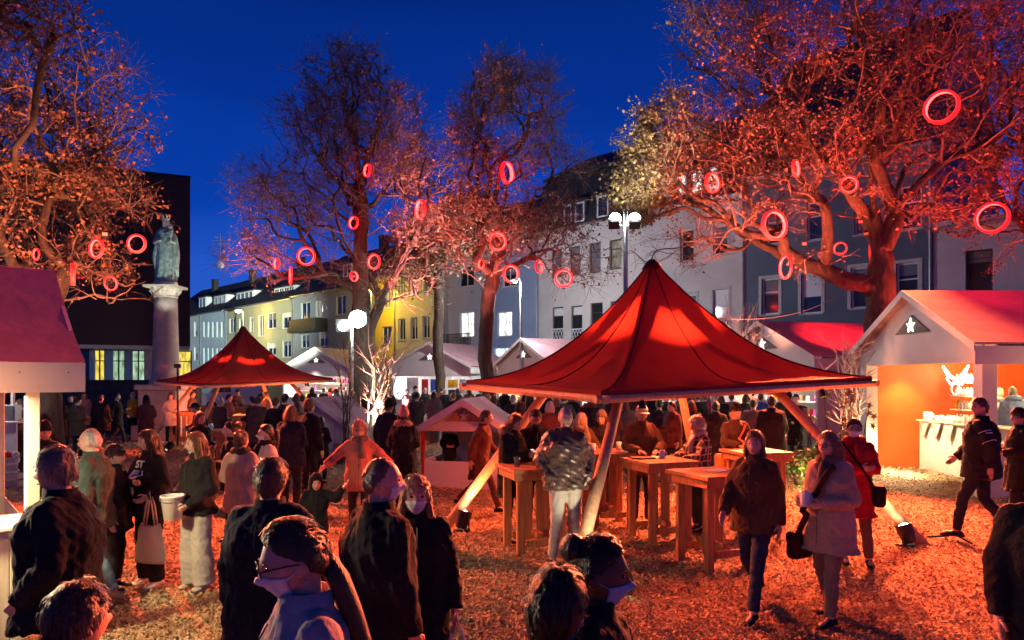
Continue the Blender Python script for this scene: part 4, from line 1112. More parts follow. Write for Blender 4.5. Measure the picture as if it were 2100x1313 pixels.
tumbler('clear glass near the left corner of the table by the shiny jacket', on_table(TA, -.24, -.05), .042, .12)
tumbler('clear glass at the right of the table by the shiny jacket', on_table(TA, .16, .12), .042, .12)
tumbler('white mug left of the front tent pole', on_table(TDd, -.26, -.1), .045, .13, 'mug')
tumbler('white mug right of the front tent pole', on_table(TDd, .20, .05), .045, .13, 'mug')
tumbler('paper cup in reach of the woman with pale curls', on_table(TB, .12, .12), .04, .11, 'mug')
tumbler('mug on the bearded man table', on_table(TE, -.1, .1), .04, .11, 'mug')
tumbler('pale cup on the dark table at the far tent', G(432, 15.6) + Vector((0, 0, 1.08)), .045, .13, 'mug')
for lab, T_, x, y, r_, mm in (('white sheet lying on the nearest standing table', TCc, .12, .05, .2, 'c_white'), ('menu sheet between man in pale cap and curly woman', TB, .05, .22, .35, 'c_white'), ('dark tray beside the menu sheet', TB, -.18, .15, -.2, 'c_brown')):
    p = on_table(T_, x, y, 1.082); t = thing('paper_sheet' if mm == 'c_white' else 'tray', lab, 'paper' if mm == 'c_white' else 'tray', p, r_ + T_.rotation_euler.z)
    q = MB(); q.cbox(-.16, .16, -.11, .11, 0, .004 if mm == 'c_white' else .02, .001); q.build('sheet' if mm == 'c_white' else 'plate', M[mm], t)

# ================================================================== market stalls
def star_mesh(r=0.16, d=0.03):
    m = MB(); pts = []
    for k in range(10):
        a = math.pi / 2 + k * math.pi / 5; q = r if k % 2 == 0 else r * 0.42
        pts.append((q * math.cos(a), 0, q * math.sin(a)))
    vs = pts + [(x * .9, -d, z * .9) for x, y, z in pts] + [(0, -d - .012, 0)]
    fs = [(i, (i + 1) % 10, 10 + (i + 1) % 10, 10 + i) for i in range(10)] + [(10 + i, 10 + (i + 1) % 10, 20) for i in range(10)]
    m.add(vs, fs); return m

STALL_GROUP = 'white gabled market stalls'
def stall(label, p0, th, w, d, ez, az, zo=2.25, roofm='roof_cloth', wallm='white_board', left=True, right=True, right_open=False, counter_y=0.05, counter=True, counter_z=1.0,
          post=0.12, front_panels=None, back='white_board', star=True, inner_left=None, opening=(None, None), sag=0.0, star_s=1.0):
    S = thing('market_stall', label, 'market stall', (p0[0], p0[1], 0), th, STALL_GROUP)
    wm = M[wallm]
    # gable panel above the opening
    m = MB(); m.prism([(0, 0, zo), (w, 0, zo), (w, 0, ez), (w / 2, 0, az - .03), (0, 0, ez)], (0, .05, 0)); m.build('gable_panel', wm, S)
    m = MB(); m.prism([(0.02, d - .06, 0), (w - .02, d - .06, 0), (w - .02, d - .06, ez - .02), (w / 2, d - .06, az - .05), (0.02, d - .06, ez - .02)], (0, .05, 0)); m.build('back_wall', M[back], S)
    for sg, nm in ((0, 'l'), (1, 'r')):
        xa, xb = (-.14, w / 2) if sg == 0 else (w + .14, w / 2)
        sl = (az - ez) / (w / 2)
        za, zb = ez - .14 * sl + .02, az + .02
        nseg = 5; r = MB()
        for k in range(nseg):   # membrane sags a little between ridge and eave
            f0, f1 = k / nseg, (k + 1) / nseg
            def pt(f, dz): return (xa + (xb - xa) * f, -.22, za + (zb - za) * f - 0.05 * math.sin(math.pi * f) + dz)
            r.prism([pt(f0, 0), pt(f1, 0), pt(f1, .035), pt(f0, .035)], (0, d + .4, 0))
        r.build('roof', M[roofm], S)
        x0, x1 = (-.10, -.06) if sg == 0 else (w + .06, w + .10)
        r = MB(); r.box(x0, x1, -.2, d + .16, ez - .42, ez - .085); r.build('eave_board', wm, S)
    # verge strips along the gable
    for sg in (0, 1):
        xa = -.14 if sg == 0 else w + .14; sl = (az - ez) / (w / 2); za = ez - .14 * sl
        r = MB(); r.prism([(xa, -.245, za - .10), (w / 2, -.245, az - .09), (w / 2, -.245, az + .06), (xa, -.245, za + .05)], (0, .022, 0)); r.build('verge_board', wm, S)
    for x in (0, w - post):
        q = MB(); q.cbox(x, x + post, 0.002, post, -.08, zo, .006); q.build('post', wm, S)
    if left:
        m = MB(); m.box(0, .05, post, d - .06, -.08, ez - .02); m.build('side_wall', M[inner_left] if inner_left else wm, S)
        if inner_left: m = MB(); m.box(-.03, -.002, 0, d, -.08, ez - .02); m.build('outer_cladding', wm, S)
    if right:
        if right_open:
            m = MB(); m.box(w - .05, w, post, d - .06, zo, ez - .02); m.build('side_header', wm, S)
            for yy in (d * .5, d - .2): 
                q = MB(); q.cbox(w - post, w, yy, yy + post, -.08, zo, .006); q.build('post', wm, S)
            m = MB(); m.box(w - .06, w - .01, post, d - .06, -.08, 0.93); m.build('side_counter_front', wm, S)
            m = MB(); m.cbox(w - .45, w + .06, post + .01, d - .08, .932, .97, .006); m.build('side_counter_top', M['pine_board'], S)
        else:
            m = MB(); m.box(w - .05, w, post, d - .06, -.08, ez - .02); m.build('side_wall', wm, S)
    for (xa, xb) in (front_panels or ()):
        m = MB(); m.box(xa, xb, .01, .05, -.08, zo - .002); m.build('front_panel', wm, S)
    if counter:
        a, b = opening; a = post + .01 if a is None else a; b = w - post - .01 if b is None else b
        m = MB(); m.box(a, b, counter_y + .04, counter_y + .09, -.08, counter_z - .04); m.build('counter_front', wm, S)
        m = MB(); m.cbox(a, b, counter_y - .05, counter_y + .55, counter_z - .038, counter_z, .006); m.build('counter_top', M['pine_board'], S)
    if star:
        bz = ez + (az - ez) * .25; hz = (az - ez) * .34 * star_s; bw = w * .145 * star_s
        m = MB(); m.prism([(w / 2 - bw, -.03, bz), (w / 2 + bw, -.03, bz), (w / 2, -.03, bz + hz)], (0, .027, 0)); m.build('star_board', M['star_board'], S)
        q = star_mesh(.17 * star_s * w / 4.5).build('star_lamp', M['star'], S); q.location = (w / 2, -.034, bz + hz * .42)
    return S
def in_stall(S, x, y, z): return Matrix.Translation(S.location) @ Matrix.Rotation(S.rotation_euler.z, 4, 'Z') @ Vector((x, y, z))

# right foreground stall, gable towards the left
S2 = stall('large white stall on the right with red lit roof and orange wall inside', (8.68, 18.2), R(-90), 4.7, 5.0, 2.86, 4.03, zo=2.48, right_open=True, counter_y=1.25, counter_z=1.17, opening=(.3, 4.1), inner_left='orange_board', post=.28, back='orange_board')
point('stall_lamp', in_stall(S2, 2.2, 2.4, 2.35), (1, .5, .16), 150, .15)
point('stall_counter_lamp', in_stall(S2, 1.6, 1.7, 2.2), WARM, 60, .1)
spot('stall_wall_lamp', in_stall(S2, .8, 1.0, 2.5), in_stall(S2, .0, .9, .8), (1, .6, .15), 150, 80, .8, .05)
point('stall_side_lamp', in_stall(S2, 3.6, 2.6, 2.2), WARM, 90, .1)
spot('counter_under_lamp', in_stall(S2, 1.4, .9, 1.0), in_stall(S2, 1.4, -1.2, 0), (1, .85, .5), 900, 130, .8, .1)
spot('counter_front_lamp', in_stall(S2, 1.3, -.1, 2.35), in_stall(S2, 1.2, 1.0, .5), (1, .78, .42), 700, 80, .9, .08)
S3 = stall('white stall with red lit roof behind the large tent right of centre', (7.75, 27.4), R(-75), 5.6, 4.2, 2.85, 4.05, counter_y=.1)
S4 = stall('white stall with mauve roof just left of the large tent', (-.72, 36.0), R(-57), 4.7, 5.0, 2.8, 3.98)
S5 = stall('white stall hung with coloured shirts left of the slim oak trunk', (-6.6, 40.0), R(-28), 5.1, 5.0, 2.8, 4.02)
S9 = stall('white stall behind the large tent with bright counter between the standing people', (2.9, 31.2), R(-44), 4.6, 4.0, 2.75, 3.7, counter_y=.05)
S6 = stall('white stall beside the far red tent with yellow lit roof', (-13.9, 44.2), R(-12), 4.5, 5.0, 2.75, 3.95)
for S_, w_, pw, col in ((S3, 5.4, 230, WHITE), (S4, 4.7, 420, WARM), (S9, 4.6, 480, WHITE), (S5, 5.1, 420, (.9, .95, 1.0)), (S6, 4.5, 420, WHITE)):
    point('stall_lamp', in_stall(S_, w_ * .5, 1.1, 2.15), col, pw, .2)
spot('stall_front_lamp', in_stall(S6, 2.2, -.35, 2.9), in_stall(S6, 2.2, -1.2, 0), WHITE, 160, 120, .8, .1)

L_ = thing('added_clip_lamp', 'unseen clip lamp added at the eave of the right stall', 'lamp', in_stall(S2, 5.55, 1.9, 2.5), R(-90), 'unseen clip lamps added at the right stall')  # lamp out of view, added to warm the eave and post
MB().tube([(-.75, 0, .1), (-.2, 0, .08), (0, 0, 0)], .012, 5).build('arm', M['black_metal'], L_); q = MB(); q.lathe([(.02, .05), (.06, -.05), (.055, -.05), (.018, .04)], 12); q.build('shade', M['black_metal'], L_, True)
q = MB(); q.ball((0, 0, -.03), .03, 8, 6); q.build('bulb', M['bulb'], L_, True); spot('clip_fill_beam', (0, 0, -.09), (-.8, -.5, -.3), (1, .45, .2), 60, 165, .6, .05, L_)
# miniature huts for children
def mini_hut(label, p0, th, w, d, ez, az, posts_red=True, solid=False):
    S = stall(label, p0, th, w, d, ez, az, zo=ez - .06 if not solid else 0.0, roofm='hut_roof', left=solid, right=solid, counter=False, post=.07, star=not solid, star_s=1.55)
    if not solid:
        for ch in S.children:
            if ch.name.startswith('post'): ch.data.materials[0] = M['red_paint']
        m = MB(); m.box(0, w, .012, .05, -.08, .5); m.build('front_panel', M['white_board'], S)
        for ch in S.children:
            if ch.name.startswith('star_lamp'): ch.data.materials[0] = M['white_board']; ch.name = 'star_plate'
            if ch.name.startswith('star_board'): ch.data.materials[0] = M['timber']
        for x in (0.0, w - .04): m = MB(); m.box(x, x + .04, .07, d - .07, -.08, .5); m.build('side_panel', M['white_board'], S)
    return S
S7 = mini_hut('miniature white hut with lilac roof and low open front', (-1.86, 14.9), R(-11), 1.85, 1.5, 1.17, 1.72)
S8 = mini_hut('closed miniature white hut behind the crowd left of centre', (-6.2, 19.8), R(-14), 2.0, 1.7, .98, 1.62, solid=True)

# left foreground stall seen from its counter side
def near_stall():
    th = math.atan2(.64, .768)
    S = thing('market_stall', 'near stall at the left edge with bright counter and pine boards', 'market stall', (-3.5, 6.0, 0), th, STALL_GROUP)
    m = MB(); nx = 14; X0, X1 = -4.2, 0.0
    V = []; F = []
    for i in range(9):
        f = i / 8
        for k in range(nx + 1):
            x = X0 + (X1 - X0) * k / nx
            V.append((x, 0.0 + 1.56 * f, 2.325 + .93 * f - .06 * math.sin(math.pi * f) + .006 * math.sin(x * 5)))
    for i in range(8):
        for k in range(nx): F.append((i * (nx + 1) + k, i * (nx + 1) + k + 1, (i + 1) * (nx + 1) + k + 1, (i + 1) * (nx + 1) + k))
    m.add(V, F); m.prism([(X0, 3.1, 2.3), (X0, 1.56, 3.255), (X0, 1.56, 3.22), (X0, 3.1, 2.26)], (X1 - X0, 0, 0)); m.build('roof', M['roof_cloth'], S, True)
    m = MB(); m.box(X0, 0, -.001, .03, 2.08, 2.318); f_ = m.build('fascia', M['white_board'], S)
    for x in (-3.3, -2.2, -1.1, -.12, -.45): MB().lathe([(.006, -.002), (.006, .002)], 8).build('screw', M['black_metal'], f_, loc=(x, -.002, 2.24)).rotation_euler = (R(90), 0, 0)
    m = MB(); m.prism([(-.03, .03, 2.1), (-.03, 3.0, 2.1), (-.03, 3.0, 2.28), (-.03, 1.56, 3.2), (-.03, .05, 2.3)], (.03, 0, 0)); m.build('gable_panel', M['white_board'], S)
    for x, y in ((-.385, .16), (-.385, 2.8), (-4.1, .16), (-4.1, 2.8)):
        q = MB(); q.cbox(x, x + .09, y, y + .09, -.08, 2.09 if y < 1 else 2.2, .006); q.build('post', M['pine_board'], S)
    x = -4.0
    while x < -.31:
        q = MB(); q.cbox(x + .002, x + .138, .20 - .05, .175, -.08, .985, .004); q.build('board', M['pine_board'], S); x += .14
    q = MB(); q.cbox(-4.0, -.29, .10, .75, .987, 1.02, .005); q.build('counter_top', M['white_board'], S)
    q = MB(); q.box(-.30, -.295, .25, 2.8, -.08, .9); q.build('end_wall', M['pine_board'], S)
    q = MB(); q.box(-4.0, -3.0, 2.82, 2.86, -.08, 2.2); q.build('back_wall', M['white_board'], S)
    # light strip on the inner side of the post
    q = MB(); q.box(-.40, -.388, .172, .196, 1.03, 2.05); q.build('light_strip', M['strip'], S)
    area('strip_glow', in_stall(S, -1.1, .5, 2.05), in_stall(S, -1.1, .5, 0), (.95, 1.0, .72), 20, 1.6, .3)
    spot('stall_ground_lamp', in_stall(S, -1.25, -.12, 2.05), (-2.9, 6.9, 0), (1.0, .80, .40), 480, 84, .9, .10)
    spot('stall_outward_lamp', in_stall(S, -1.6, -.03, 2.05), (-1.6, 3.2, .6), (1.0, .72, .45), 520, 95, .9, .12)
    for x in (-.95, -2.3):      # unseen clip lamps added to warm the fascia and front boards
        L_ = thing('added_clip_lamp', ('first' if x > -1 else 'second') + ' added unseen clip lamp from the stall post under the near stall eave', 'lamp', in_stall(S, x, -.62, 2.12), th, 'unseen clip lamps added at the near stall')
        MB().tube([(0, .6, .08), (0, .1, .06), (0, 0, .0)], .012, 5).build('arm', M['black_metal'], L_); q = MB(); q.lathe([(.02, .05), (.06, -.05), (.055, -.05), (.018, .04)], 12); q.build('shade', M['black_metal'], L_, True)
        q = MB(); q.ball((0, 0, -.03), .03, 8, 6); q.build('bulb', M['bulb'], L_, True); spot('clip_fill_beam', (0, .02, -.09), (.25, .8, -.55), (1, .45, .2), 26, 160, .6, .05, L_)
    return S
M['strip'] = emit('light strip', (.95, 1.0, .85), 1.6)
S1 = near_stall()
def bottle(label, p, body, cap, h=.24, r=.04):
    t = thing('bottle', label, 'bottle', p)
    q = MB(); q.lathe([(r, 0), (r * 1.02, .02), (r, h * .62), (r * .9, h * .7), (r * .55, h * .78), (r * .55, h * .8)], 16); q.build('body', M[body], t, True)
    q = MB(); q.lathe([(r * .62, h * .8), (r * .62, h * .9), (r * .3, h * .95), (r * .2, h)], 14); q.build('cap', M[cap], t, True)
    q = MB(); q.lathe([(r * 1.03, h * .2), (r * 1.03, h * .5)], 16); q.build('label_band', M['c_green'], t, True)
bottle('yellow squeeze bottle with green cap on the near counter', in_stall(S1, -.93, .42, 1.02), 'c_yellow', 'c_green', .30, .042)
def easel(p):
    t = thing('small_easel', 'small wooden easel standing on the near stall counter', 'easel', p, R(30))
    for sg in (-1, 1): MB().tube([(sg * .07, -.03, 0), (sg * .008, .02, .2)], .008, 5).build('leg', M['timber'], t)
    MB().tube([(0, .09, 0), (0, .02, .19)], .007, 5).build('leg', M['timber'], t)
    MB().box(-.06, .06, -.035, -.02, .05, .06).build('ledge', M['timber'], t)
easel(in_stall(S1, -.62, .36, 1.02))
q = thing('till_box', 'low white box at the left edge of the near counter', 'box', in_stall(S1, -1.05, .66, 1.02), R(40))
m = MB(); m.cbox(-.15, .15, -.1, .1, 0, .055, .008); m.build('box', M['white_plastic'], q); m = MB(); m.cbox(-.152, .152, -.102, .102, .056, .066, .004); m.build('lid', M['pane_grey'], q)

# counter and crates beyond the near stall
def far_counter():
    p = P(-40, 774, 15.5); t = thing('sales_counter', 'pale sales counter beyond the near stall at the left edge', 'counter', (p.x, p.y, 0), R(4))
    m = MB(); m.box(-1.5, .72, 0, .06, -.05, 1.22); m.build('front', M['white_board'], t); m = MB(); m.cbox(-1.55, .8, -.05, .7, 1.222, 1.27, .008); m.build('top', M['pine_board'], t)
    m = MB(); m.cbox(.55, .61, .1, .16, 1.27, 2.6, .005); m.build('post', M['white_board'], t)
    b = thing('grey_box', 'grey box on the pale counter beyond the near stall', 'box', (p.x + .45, p.y + .2, 1.27), R(10))
    m = MB(); m.cbox(-.2, .2, -.15, .15, 0, .34, .01); m.build('case', M['steel'], b); m = MB(); m.cbox(-.17, .17, -.157, -.151, .05, .3, .002); m.build('front_plate', M['pane_grey'], b)
    point('counter_lamp', (p.x - .2, p.y - .3, 2.5), WHITE, 110, .1)
    c = thing('crate', 'wooden crate of red and white goods before the pale counter', 'crate', P(8, 774, 14.6) * 1, R(12)); c.location.z = 0
    for z in (0, .16, .32, .48):
        for y in (-.18, .17): MB().box(-.32, .32, y, y + .012, z + .02, z + .12).build('slat', M['pine_board'], c)
        for x in (-.32, .308): MB().box(x, x + .012, -.166, .168, z + .02, z + .12).build('slat', M['pine_board'], c)
    for i in range(7):
        m = MB(); m.ball((-.22 + .075 * i, -.05 + .1 * (i % 2), .66), .07, 10, 7); m.build('parcel', M['c_red' if i % 3 else 'c_white'], c, True)
far_counter()

# ------------------------------------------------ goods in the stalls
ORD = ('first', 'second', 'third', 'fourth', 'fifth', 'sixth', 'seventh', 'eighth', 'ninth', 'tenth', 'eleventh', 'twelfth', 'thirteenth')
def goods():
    # right stall: glasses on the counter, shelf with goods, wing shaped light garland
    proto = None
    for i in range(16):
        x, y = .5 + (i % 8) * .22 + rnd.uniform(-.03, .03), 1.33 + (i // 8) * .16
        lab = ORD[i % 8] + ' candle glass in the ' + ('front', 'rear')[i // 8] + ' row on the right stall counter'
        t = tumbler(lab, in_stall(S2, x, y, 1.17), .05, rnd.choice((.12, .15, .2)), 'mug', 'candle glasses on the right counter'); t['category'] = 'glass'; t.name = 'candle_glass'
    sh = thing('display_rack', 'tiered display rack with bright glass goods in the right stall', 'rack', in_stall(S2, 1.0, 1.95, 1.1), R(-90))
    for z in (.0, .32, .64, .96): MB().cbox(-.32, .32, -.14, .14, z, z + .03, .004).build('shelf', M['pine_board'], sh)
    for x in (-.3, .3): MB().box(x - .015, x + .015, .1, .13, -1.0, 1.2).build('upright', M['timber'], sh)
    for z in (.03, .35, .67, .99):
        for k in range(5):
            g = thing('glass_ornament', ORD[k] + ' glass ornament from the left on the ' + {.03: 'lowest', .35: 'second', .67: 'third', .99: 'top'}[z] + ' tier of the bright rack', 'ornament', in_stall(S2, 1.0, 1.95, 1.1) + Vector((0, -.26 + .13 * k, z)), 0, 'glass ornaments on the tiered rack')
            m = MB(); m.lathe([(.03, 0), (.05, .05), (.045, .12), (.02, .17), (.02, .2)], 10); m.build('vase', M[rnd.choice(('ceramic', 'white_plastic', 'c_yellow', 'ceramic'))], g, True)
    ga = thing('light_garland', 'wing shaped white light garland hanging in the right stall', 'garland', in_stall(S2, .75, 1.9, 2.25))
    for sg in (-1, 1):
        m = MB(); m.tube([(0, sg * .02, -.10), (0, sg * .28, .0), (0, sg * .5, .22)], [.03, .045, .02], 8); m.build('wing', M['bulb_white'], ga, True)
        m = MB(); m.tube([(.02, sg * .05, -.15), (.02, sg * .22, -.22), (.02, sg * .38, -.08), (.02, sg * .3, .0)], .018, 6); m.build('loop', M['bulb_white'], ga, True)
    m = MB(); m.tube([(0, .16 * math.sin(a), -.33 + .13 * math.cos(a)) for a in np.linspace(0, 6.28, 14)], .014, 6); m.build('ring', M['star'], ga, True)
    MB().tube([(0, 0, -.1), (0, 0, .5)], .006, 4).build('cord', M['black_metal'], ga)
    wl = thing('white_globe', 'round white paper globe hanging in the right stall', 'globe lamp', in_stall(S2, 1.25, 2.2, 2.12))
    m = MB(); m.ball((0, 0, 0), .17, 18, 12); m.build('globe', M['paper'], wl, True); MB().tube([(0, 0, .17), (0, 0, .6)], .005, 4).build('cord', M['black_metal'], wl)
    cl = thing('candle_row', 'row of white candles on a dark board in the right stall', 'candles', in_stall(S2, 3.9, 3.6, 1.75), R(-90))
    m = MB(); m.cbox(-.6, .6, -.1, .1, -.04, 0, .005); m.build('board', M['c_brown'], cl)
    for k in range(7): m = MB(); m.lathe([(.035, 0), (.035, .1), (.01, .13)], 10, (-.5 + .16 * k, 0, 0)); m.build('candle', M['bulb_white'], cl, True)
    for k, x in enumerate((.62, 1.12, 1.62)):   # pennants hanging on the counter front
        p = thing('pennant', ('leftmost', 'middle', 'rightmost')[k] + ' tan triangle pennant hanging from the right stall counter', 'pennant', in_stall(S2, x, 1.235, 1.10), R(-90), 'pennants on the right stall counter')
        m = MB(); m.prism([(-.19, 0, 0), (.19, 0, 0), (0, 0, -.34)], (0, -.008, 0)); m.build('cloth', M['pine_board'], p)
        m = MB(); m.tube([(-.19, -.012, 0), (0, -.012, -.34), (.19, -.012, 0)], .009, 4); m.build('braid', M['timber'], p)
    # shirts of the middle stall
    for x, y, z, w, h, c, lab in ((1.15, .35, 1.25, .75, .95, 'c_white', 'white cloth hanging in the shirt stall'), (2.75, .3, 1.38, .75, .72, 'c_blue', 'blue shirt hanging in the shirt stall'), (2.5, .25, .78, .36, .52, 'c_yellow', 'yellow cloth below the blue shirt'),
                               (2.95, .25, .78, .36, .52, 'c_magenta', 'magenta cloth below the blue shirt'), (3.75, .3, .75, .5, .8, 'c_black', 'black shirt hanging at the right of the shirt stall'), (3.7, .42, 1.65, .6, .42, 'c_yellow', 'yellow scarf over the black shirt'),
                               (2.0, .3, 1.1, .4, 1.0, 'c_red', 'red cloth hanging in the shirt stall'), (4.35, .35, 1.2, .4, .9, 'c_white', 'pale towel at the right of the shirt stall')):
        t = thing('hanging_cloth', lab, 'clothes', in_stall(S5, x, y, z), R(-28), 'clothes hung in the shirt stall')
        m = MB(); n = 8
        V = [(-w / 2 + w * i / n, .03 * math.sin(i * 1.9) + s, zz) for s in (0, .02) for zz in (0, h) for i in range(n + 1)]
        q = n + 1; F = [(i, i + 1, q + i + 1, q + i) for i in range(n)] + [(2 * q + i, 3 * q + i, 3 * q + i + 1, 2 * q + i + 1) for i in range(n)] + [(i, 2 * q + i, 2 * q + i + 1, i + 1) for i in range(n)]
        m.add(V, F); m.build('cloth', M[c], t)
        MB().tube([(0, .01, h), (0, .01, h + .1), (.03, .01, h + .14)], .008, 4).build('hook', M['steel'], t)
    # shelves with boxes in the others
    for S_, w_, n, key, lab in ((S6, 4.5, 3, 'far tent stall', 'shelf'), (S4, 4.7, 2, 'mauve roofed stall', 'shelf'), (S9, 4.6, 3, 'stall behind the large tent', 'shelf'), (S3, 5.4, 3, 'red roofed stall', 'shelf')):
        sh = thing('goods_shelf', 'shelf board unit filled with goods in the ' + key, 'shelf', in_stall(S_, w_ / 2, 1.5, 0), S_.rotation_euler.z)
        for z in [.9, 1.35, 1.8][:n]: MB().cbox(-w_ * .42, w_ * .42, 0, .3, z, z + .03, .004).build('shelf_board', M['white_board'], sh)
        for z in [.93, 1.38, 1.83][:n]:
            for k in range(13):
                if rnd.random() < .2: continue
                x = -w_ * .4 + w_ * .8 * k / 12; h = rnd.uniform(.12, .3); c = rnd.choice(('c_red', 'c_white', 'c_white', 'c_magenta', 'c_brown', 'c_yellow', 'c_red'))
                g = MB()
                if rnd.random() < .5: g.cbox(-.09, .09, .05, .22, 0, h, .01)
                else: g.lathe([(.07, 0), (.08, h * .5), (.05, h * .8), (.03, h)], 10, (0, .13, 0))
                t = thing('shelf_item', {'c_red': 'red', 'c_white': 'white', 'c_magenta': 'magenta', 'c_brown': 'brown', 'c_yellow': 'yellow'}[c] + ' package, ' + ORD[k] + ' place from left on the ' + {.93: 'lower', 1.38: 'middle', 1.83: 'upper'}[z] + ' shelf, ' + key, 'goods', in_stall(S_, w_ / 2, 1.5, 0) + Matrix.Rotation(S_.rotation_euler.z, 3, 'Z') @ Vector((x, 0, z)), S_.rotation_euler.z, 'goods on the shelves of the ' + key)
                g.build('package', M[c], t)
M['paper'] = mat('paper globe', (.75, .6, .5), .9, .05)
goods()

# ================================================================== street lamps and flood lights
def street_lamp(label, px, py, D, col, w, lens, arm=0.6, double=None, r=.11, pole_px=None, lit=True, aimdown=True, pole=True, size=1.0):
    head = P(px, py, D); pp = pole_px if pole_px else px + 8
    base = G(pp, D + .05)
    t = thing('street_lamp', label, 'street lamp', base, 0, 'street lamps round the square')
    hl = head - base
    if pole:
        m = MB(); m.tube([(0, 0, -.1), (0, 0, 1.0), (0, 0, hl.z - .15), (0, 0, hl.z + .1)], [.075, .07, .05, .04], 10); m.build('pole', M['steel'], t, True)
        m = MB(); m.tube([(0, 0, hl.z + .05), (hl.x * .5, hl.y * .5, hl.z + .16), (hl.x, hl.y, hl.z + .12)], .03, 6); m.build('arm', M['steel'], t, True)
    m = MB(); m.ball((hl.x, hl.y, hl.z + .06), (.30 * size, .2 * size, .10 * size), 14, 8); m.build('lamp_head', M['steel'], t, True)
    m = MB(); m.ball((hl.x, hl.y - .04, hl.z - .02), (.21 * size, .17 * size, .12 * size), 14, 8); m.build('lens', M[lens], t, True)
    point('lamp_light', (hl.x, hl.y - .05, hl.z - .3), col, w, .16, t)
    return t
street_lamp('sodium street lamp before the olive cream house', 490, 637, 69, SODIUM, 700, 'lamp_yellow', pole_px=499, size=1.6)
street_lamp('sodium street lamp before the yellow house', 754, 592, 54, SODIUM, 800, 'lamp_yellow', pole_px=762, size=1.35)
street_lamp('tall white street lamp before the sky blue house', 1055, 577, 34, (.85, .95, 1.0), 1700, 'bulb_white', pole_px=1068, size=.6)
# flood masts
def flood_mast(label, pxs, D, mast_px, col, w, lens, aim, r=.2, deg=130, omni=0, aim2=None, ball=False):
    base = G(mast_px, D); t = thing('flood_mast', label, 'floodlight', base, 0, 'flood light masts')
    top = max(P(x, y, D).z for x, y in pxs)
    m = MB(); m.tube([(0, 0, -.1), (0, 0, top + .3)], [.07, .05], 8); m.build('mast', M['steel'], t, True)
    for x, y in pxs:
        p = P(x, y, D) - base; d = (Vector(aim) - P(x, y, D)).normalized(); q = d.to_track_quat('Z', 'Y').to_matrix()
        m = MB(); m.tube([(0, 0, p.z - .1), p + Vector((0, .12, 0))], .025, 5); m.build('bracket', M['steel'], t)
        h = MB(); h.prism([p + q @ Vector(v) for v in ((-r, -r * .8, -.02), (r, -r * .8, -.02), (r, r * .8, -.02), (-r, r * .8, -.02))], q @ Vector((0, 0, -.12))); f = h.build('flood_housing', M['black_metal'], t)
        n = 16; l = MB(); l.add([p + q @ Vector((0, 0, .03))] + [p + q @ Vector((r * .85 * math.cos(2 * math.pi * k / n), r * .7 * math.sin(2 * math.pi * k / n), .0)) for k in range(n)], [(0, 1 + k, 1 + (k + 1) % n) for k in range(n)])
        if ball: l = MB(); l.ball(p + q @ Vector((0, 0, .12)) + Vector((0, -.06, 0)), .14 if r < .3 else (.36 if x == pxs[0][0] else .2), 16, 12)  # oversized glowing ball stands in for the glare round the lamp
        l.build('flood_lens_glare', M[lens], t)
        if aim2 is not None and x == pxs[-1][0]: d2 = (Vector(aim2) - P(x, y, D)).normalized(); spot('flood_beam', p + d2 * .5, p + d2 * 3, col, 150000, 27, 1.0, r * .6, t)
        spot('flood_beam', p + d * ((.34 if r < .3 else .5) if ball else .1), p + d * 3, col, w, deg, .6, r * .6, t)
flood_mast('dazzling white floodlight behind the branch arrangement', [(735, 654), (705, 668)], 31, 722, (.82, 1.0, .88), 700, 'lamp_white', (-6, 10, 0), .34, 110, 0, P(432, 628, 78), ball=True)
flood_mast('pair of greenish white floodlights on a mast over the large tent', [(1260, 456), (1301, 456)], 17.5, 1283, (1.0, .96, .78), 600, 'lamp_white', (3.2, 20.5, 9.0), .13, 66, ball=True)

# cable with a bulb over the large tent
def cable():
    a, b = P(1445, 652, 17.5), P(1800, 560, 21); t = thing('string_light', 'white bulb lamp on a cable beside the large tent', 'lamp', a)
    pts = [(b - a) * f + Vector((0, 0, -.5 * math.sin(math.pi * f))) for f in np.linspace(0, 1, 12)]
    MB().tube(pts, .008, 5).build('cable', M['steel'], t)
    m = MB(); m.ball((-.05, 0, .02), (.11, .1, .1), 14, 10); m.build('bulb', M['lamp_white'], t, True)
    m = MB(); m.tube([(.08, 0, 0), (.2, 0, -.1), (.2, 0, -3.8)], [.05, .04, .045], 8); m.build('holder_pole', M['steel'], t)
    point('bulb_light', (-.1, -.12, 0), WHITE, 40, .1, t)
cable()

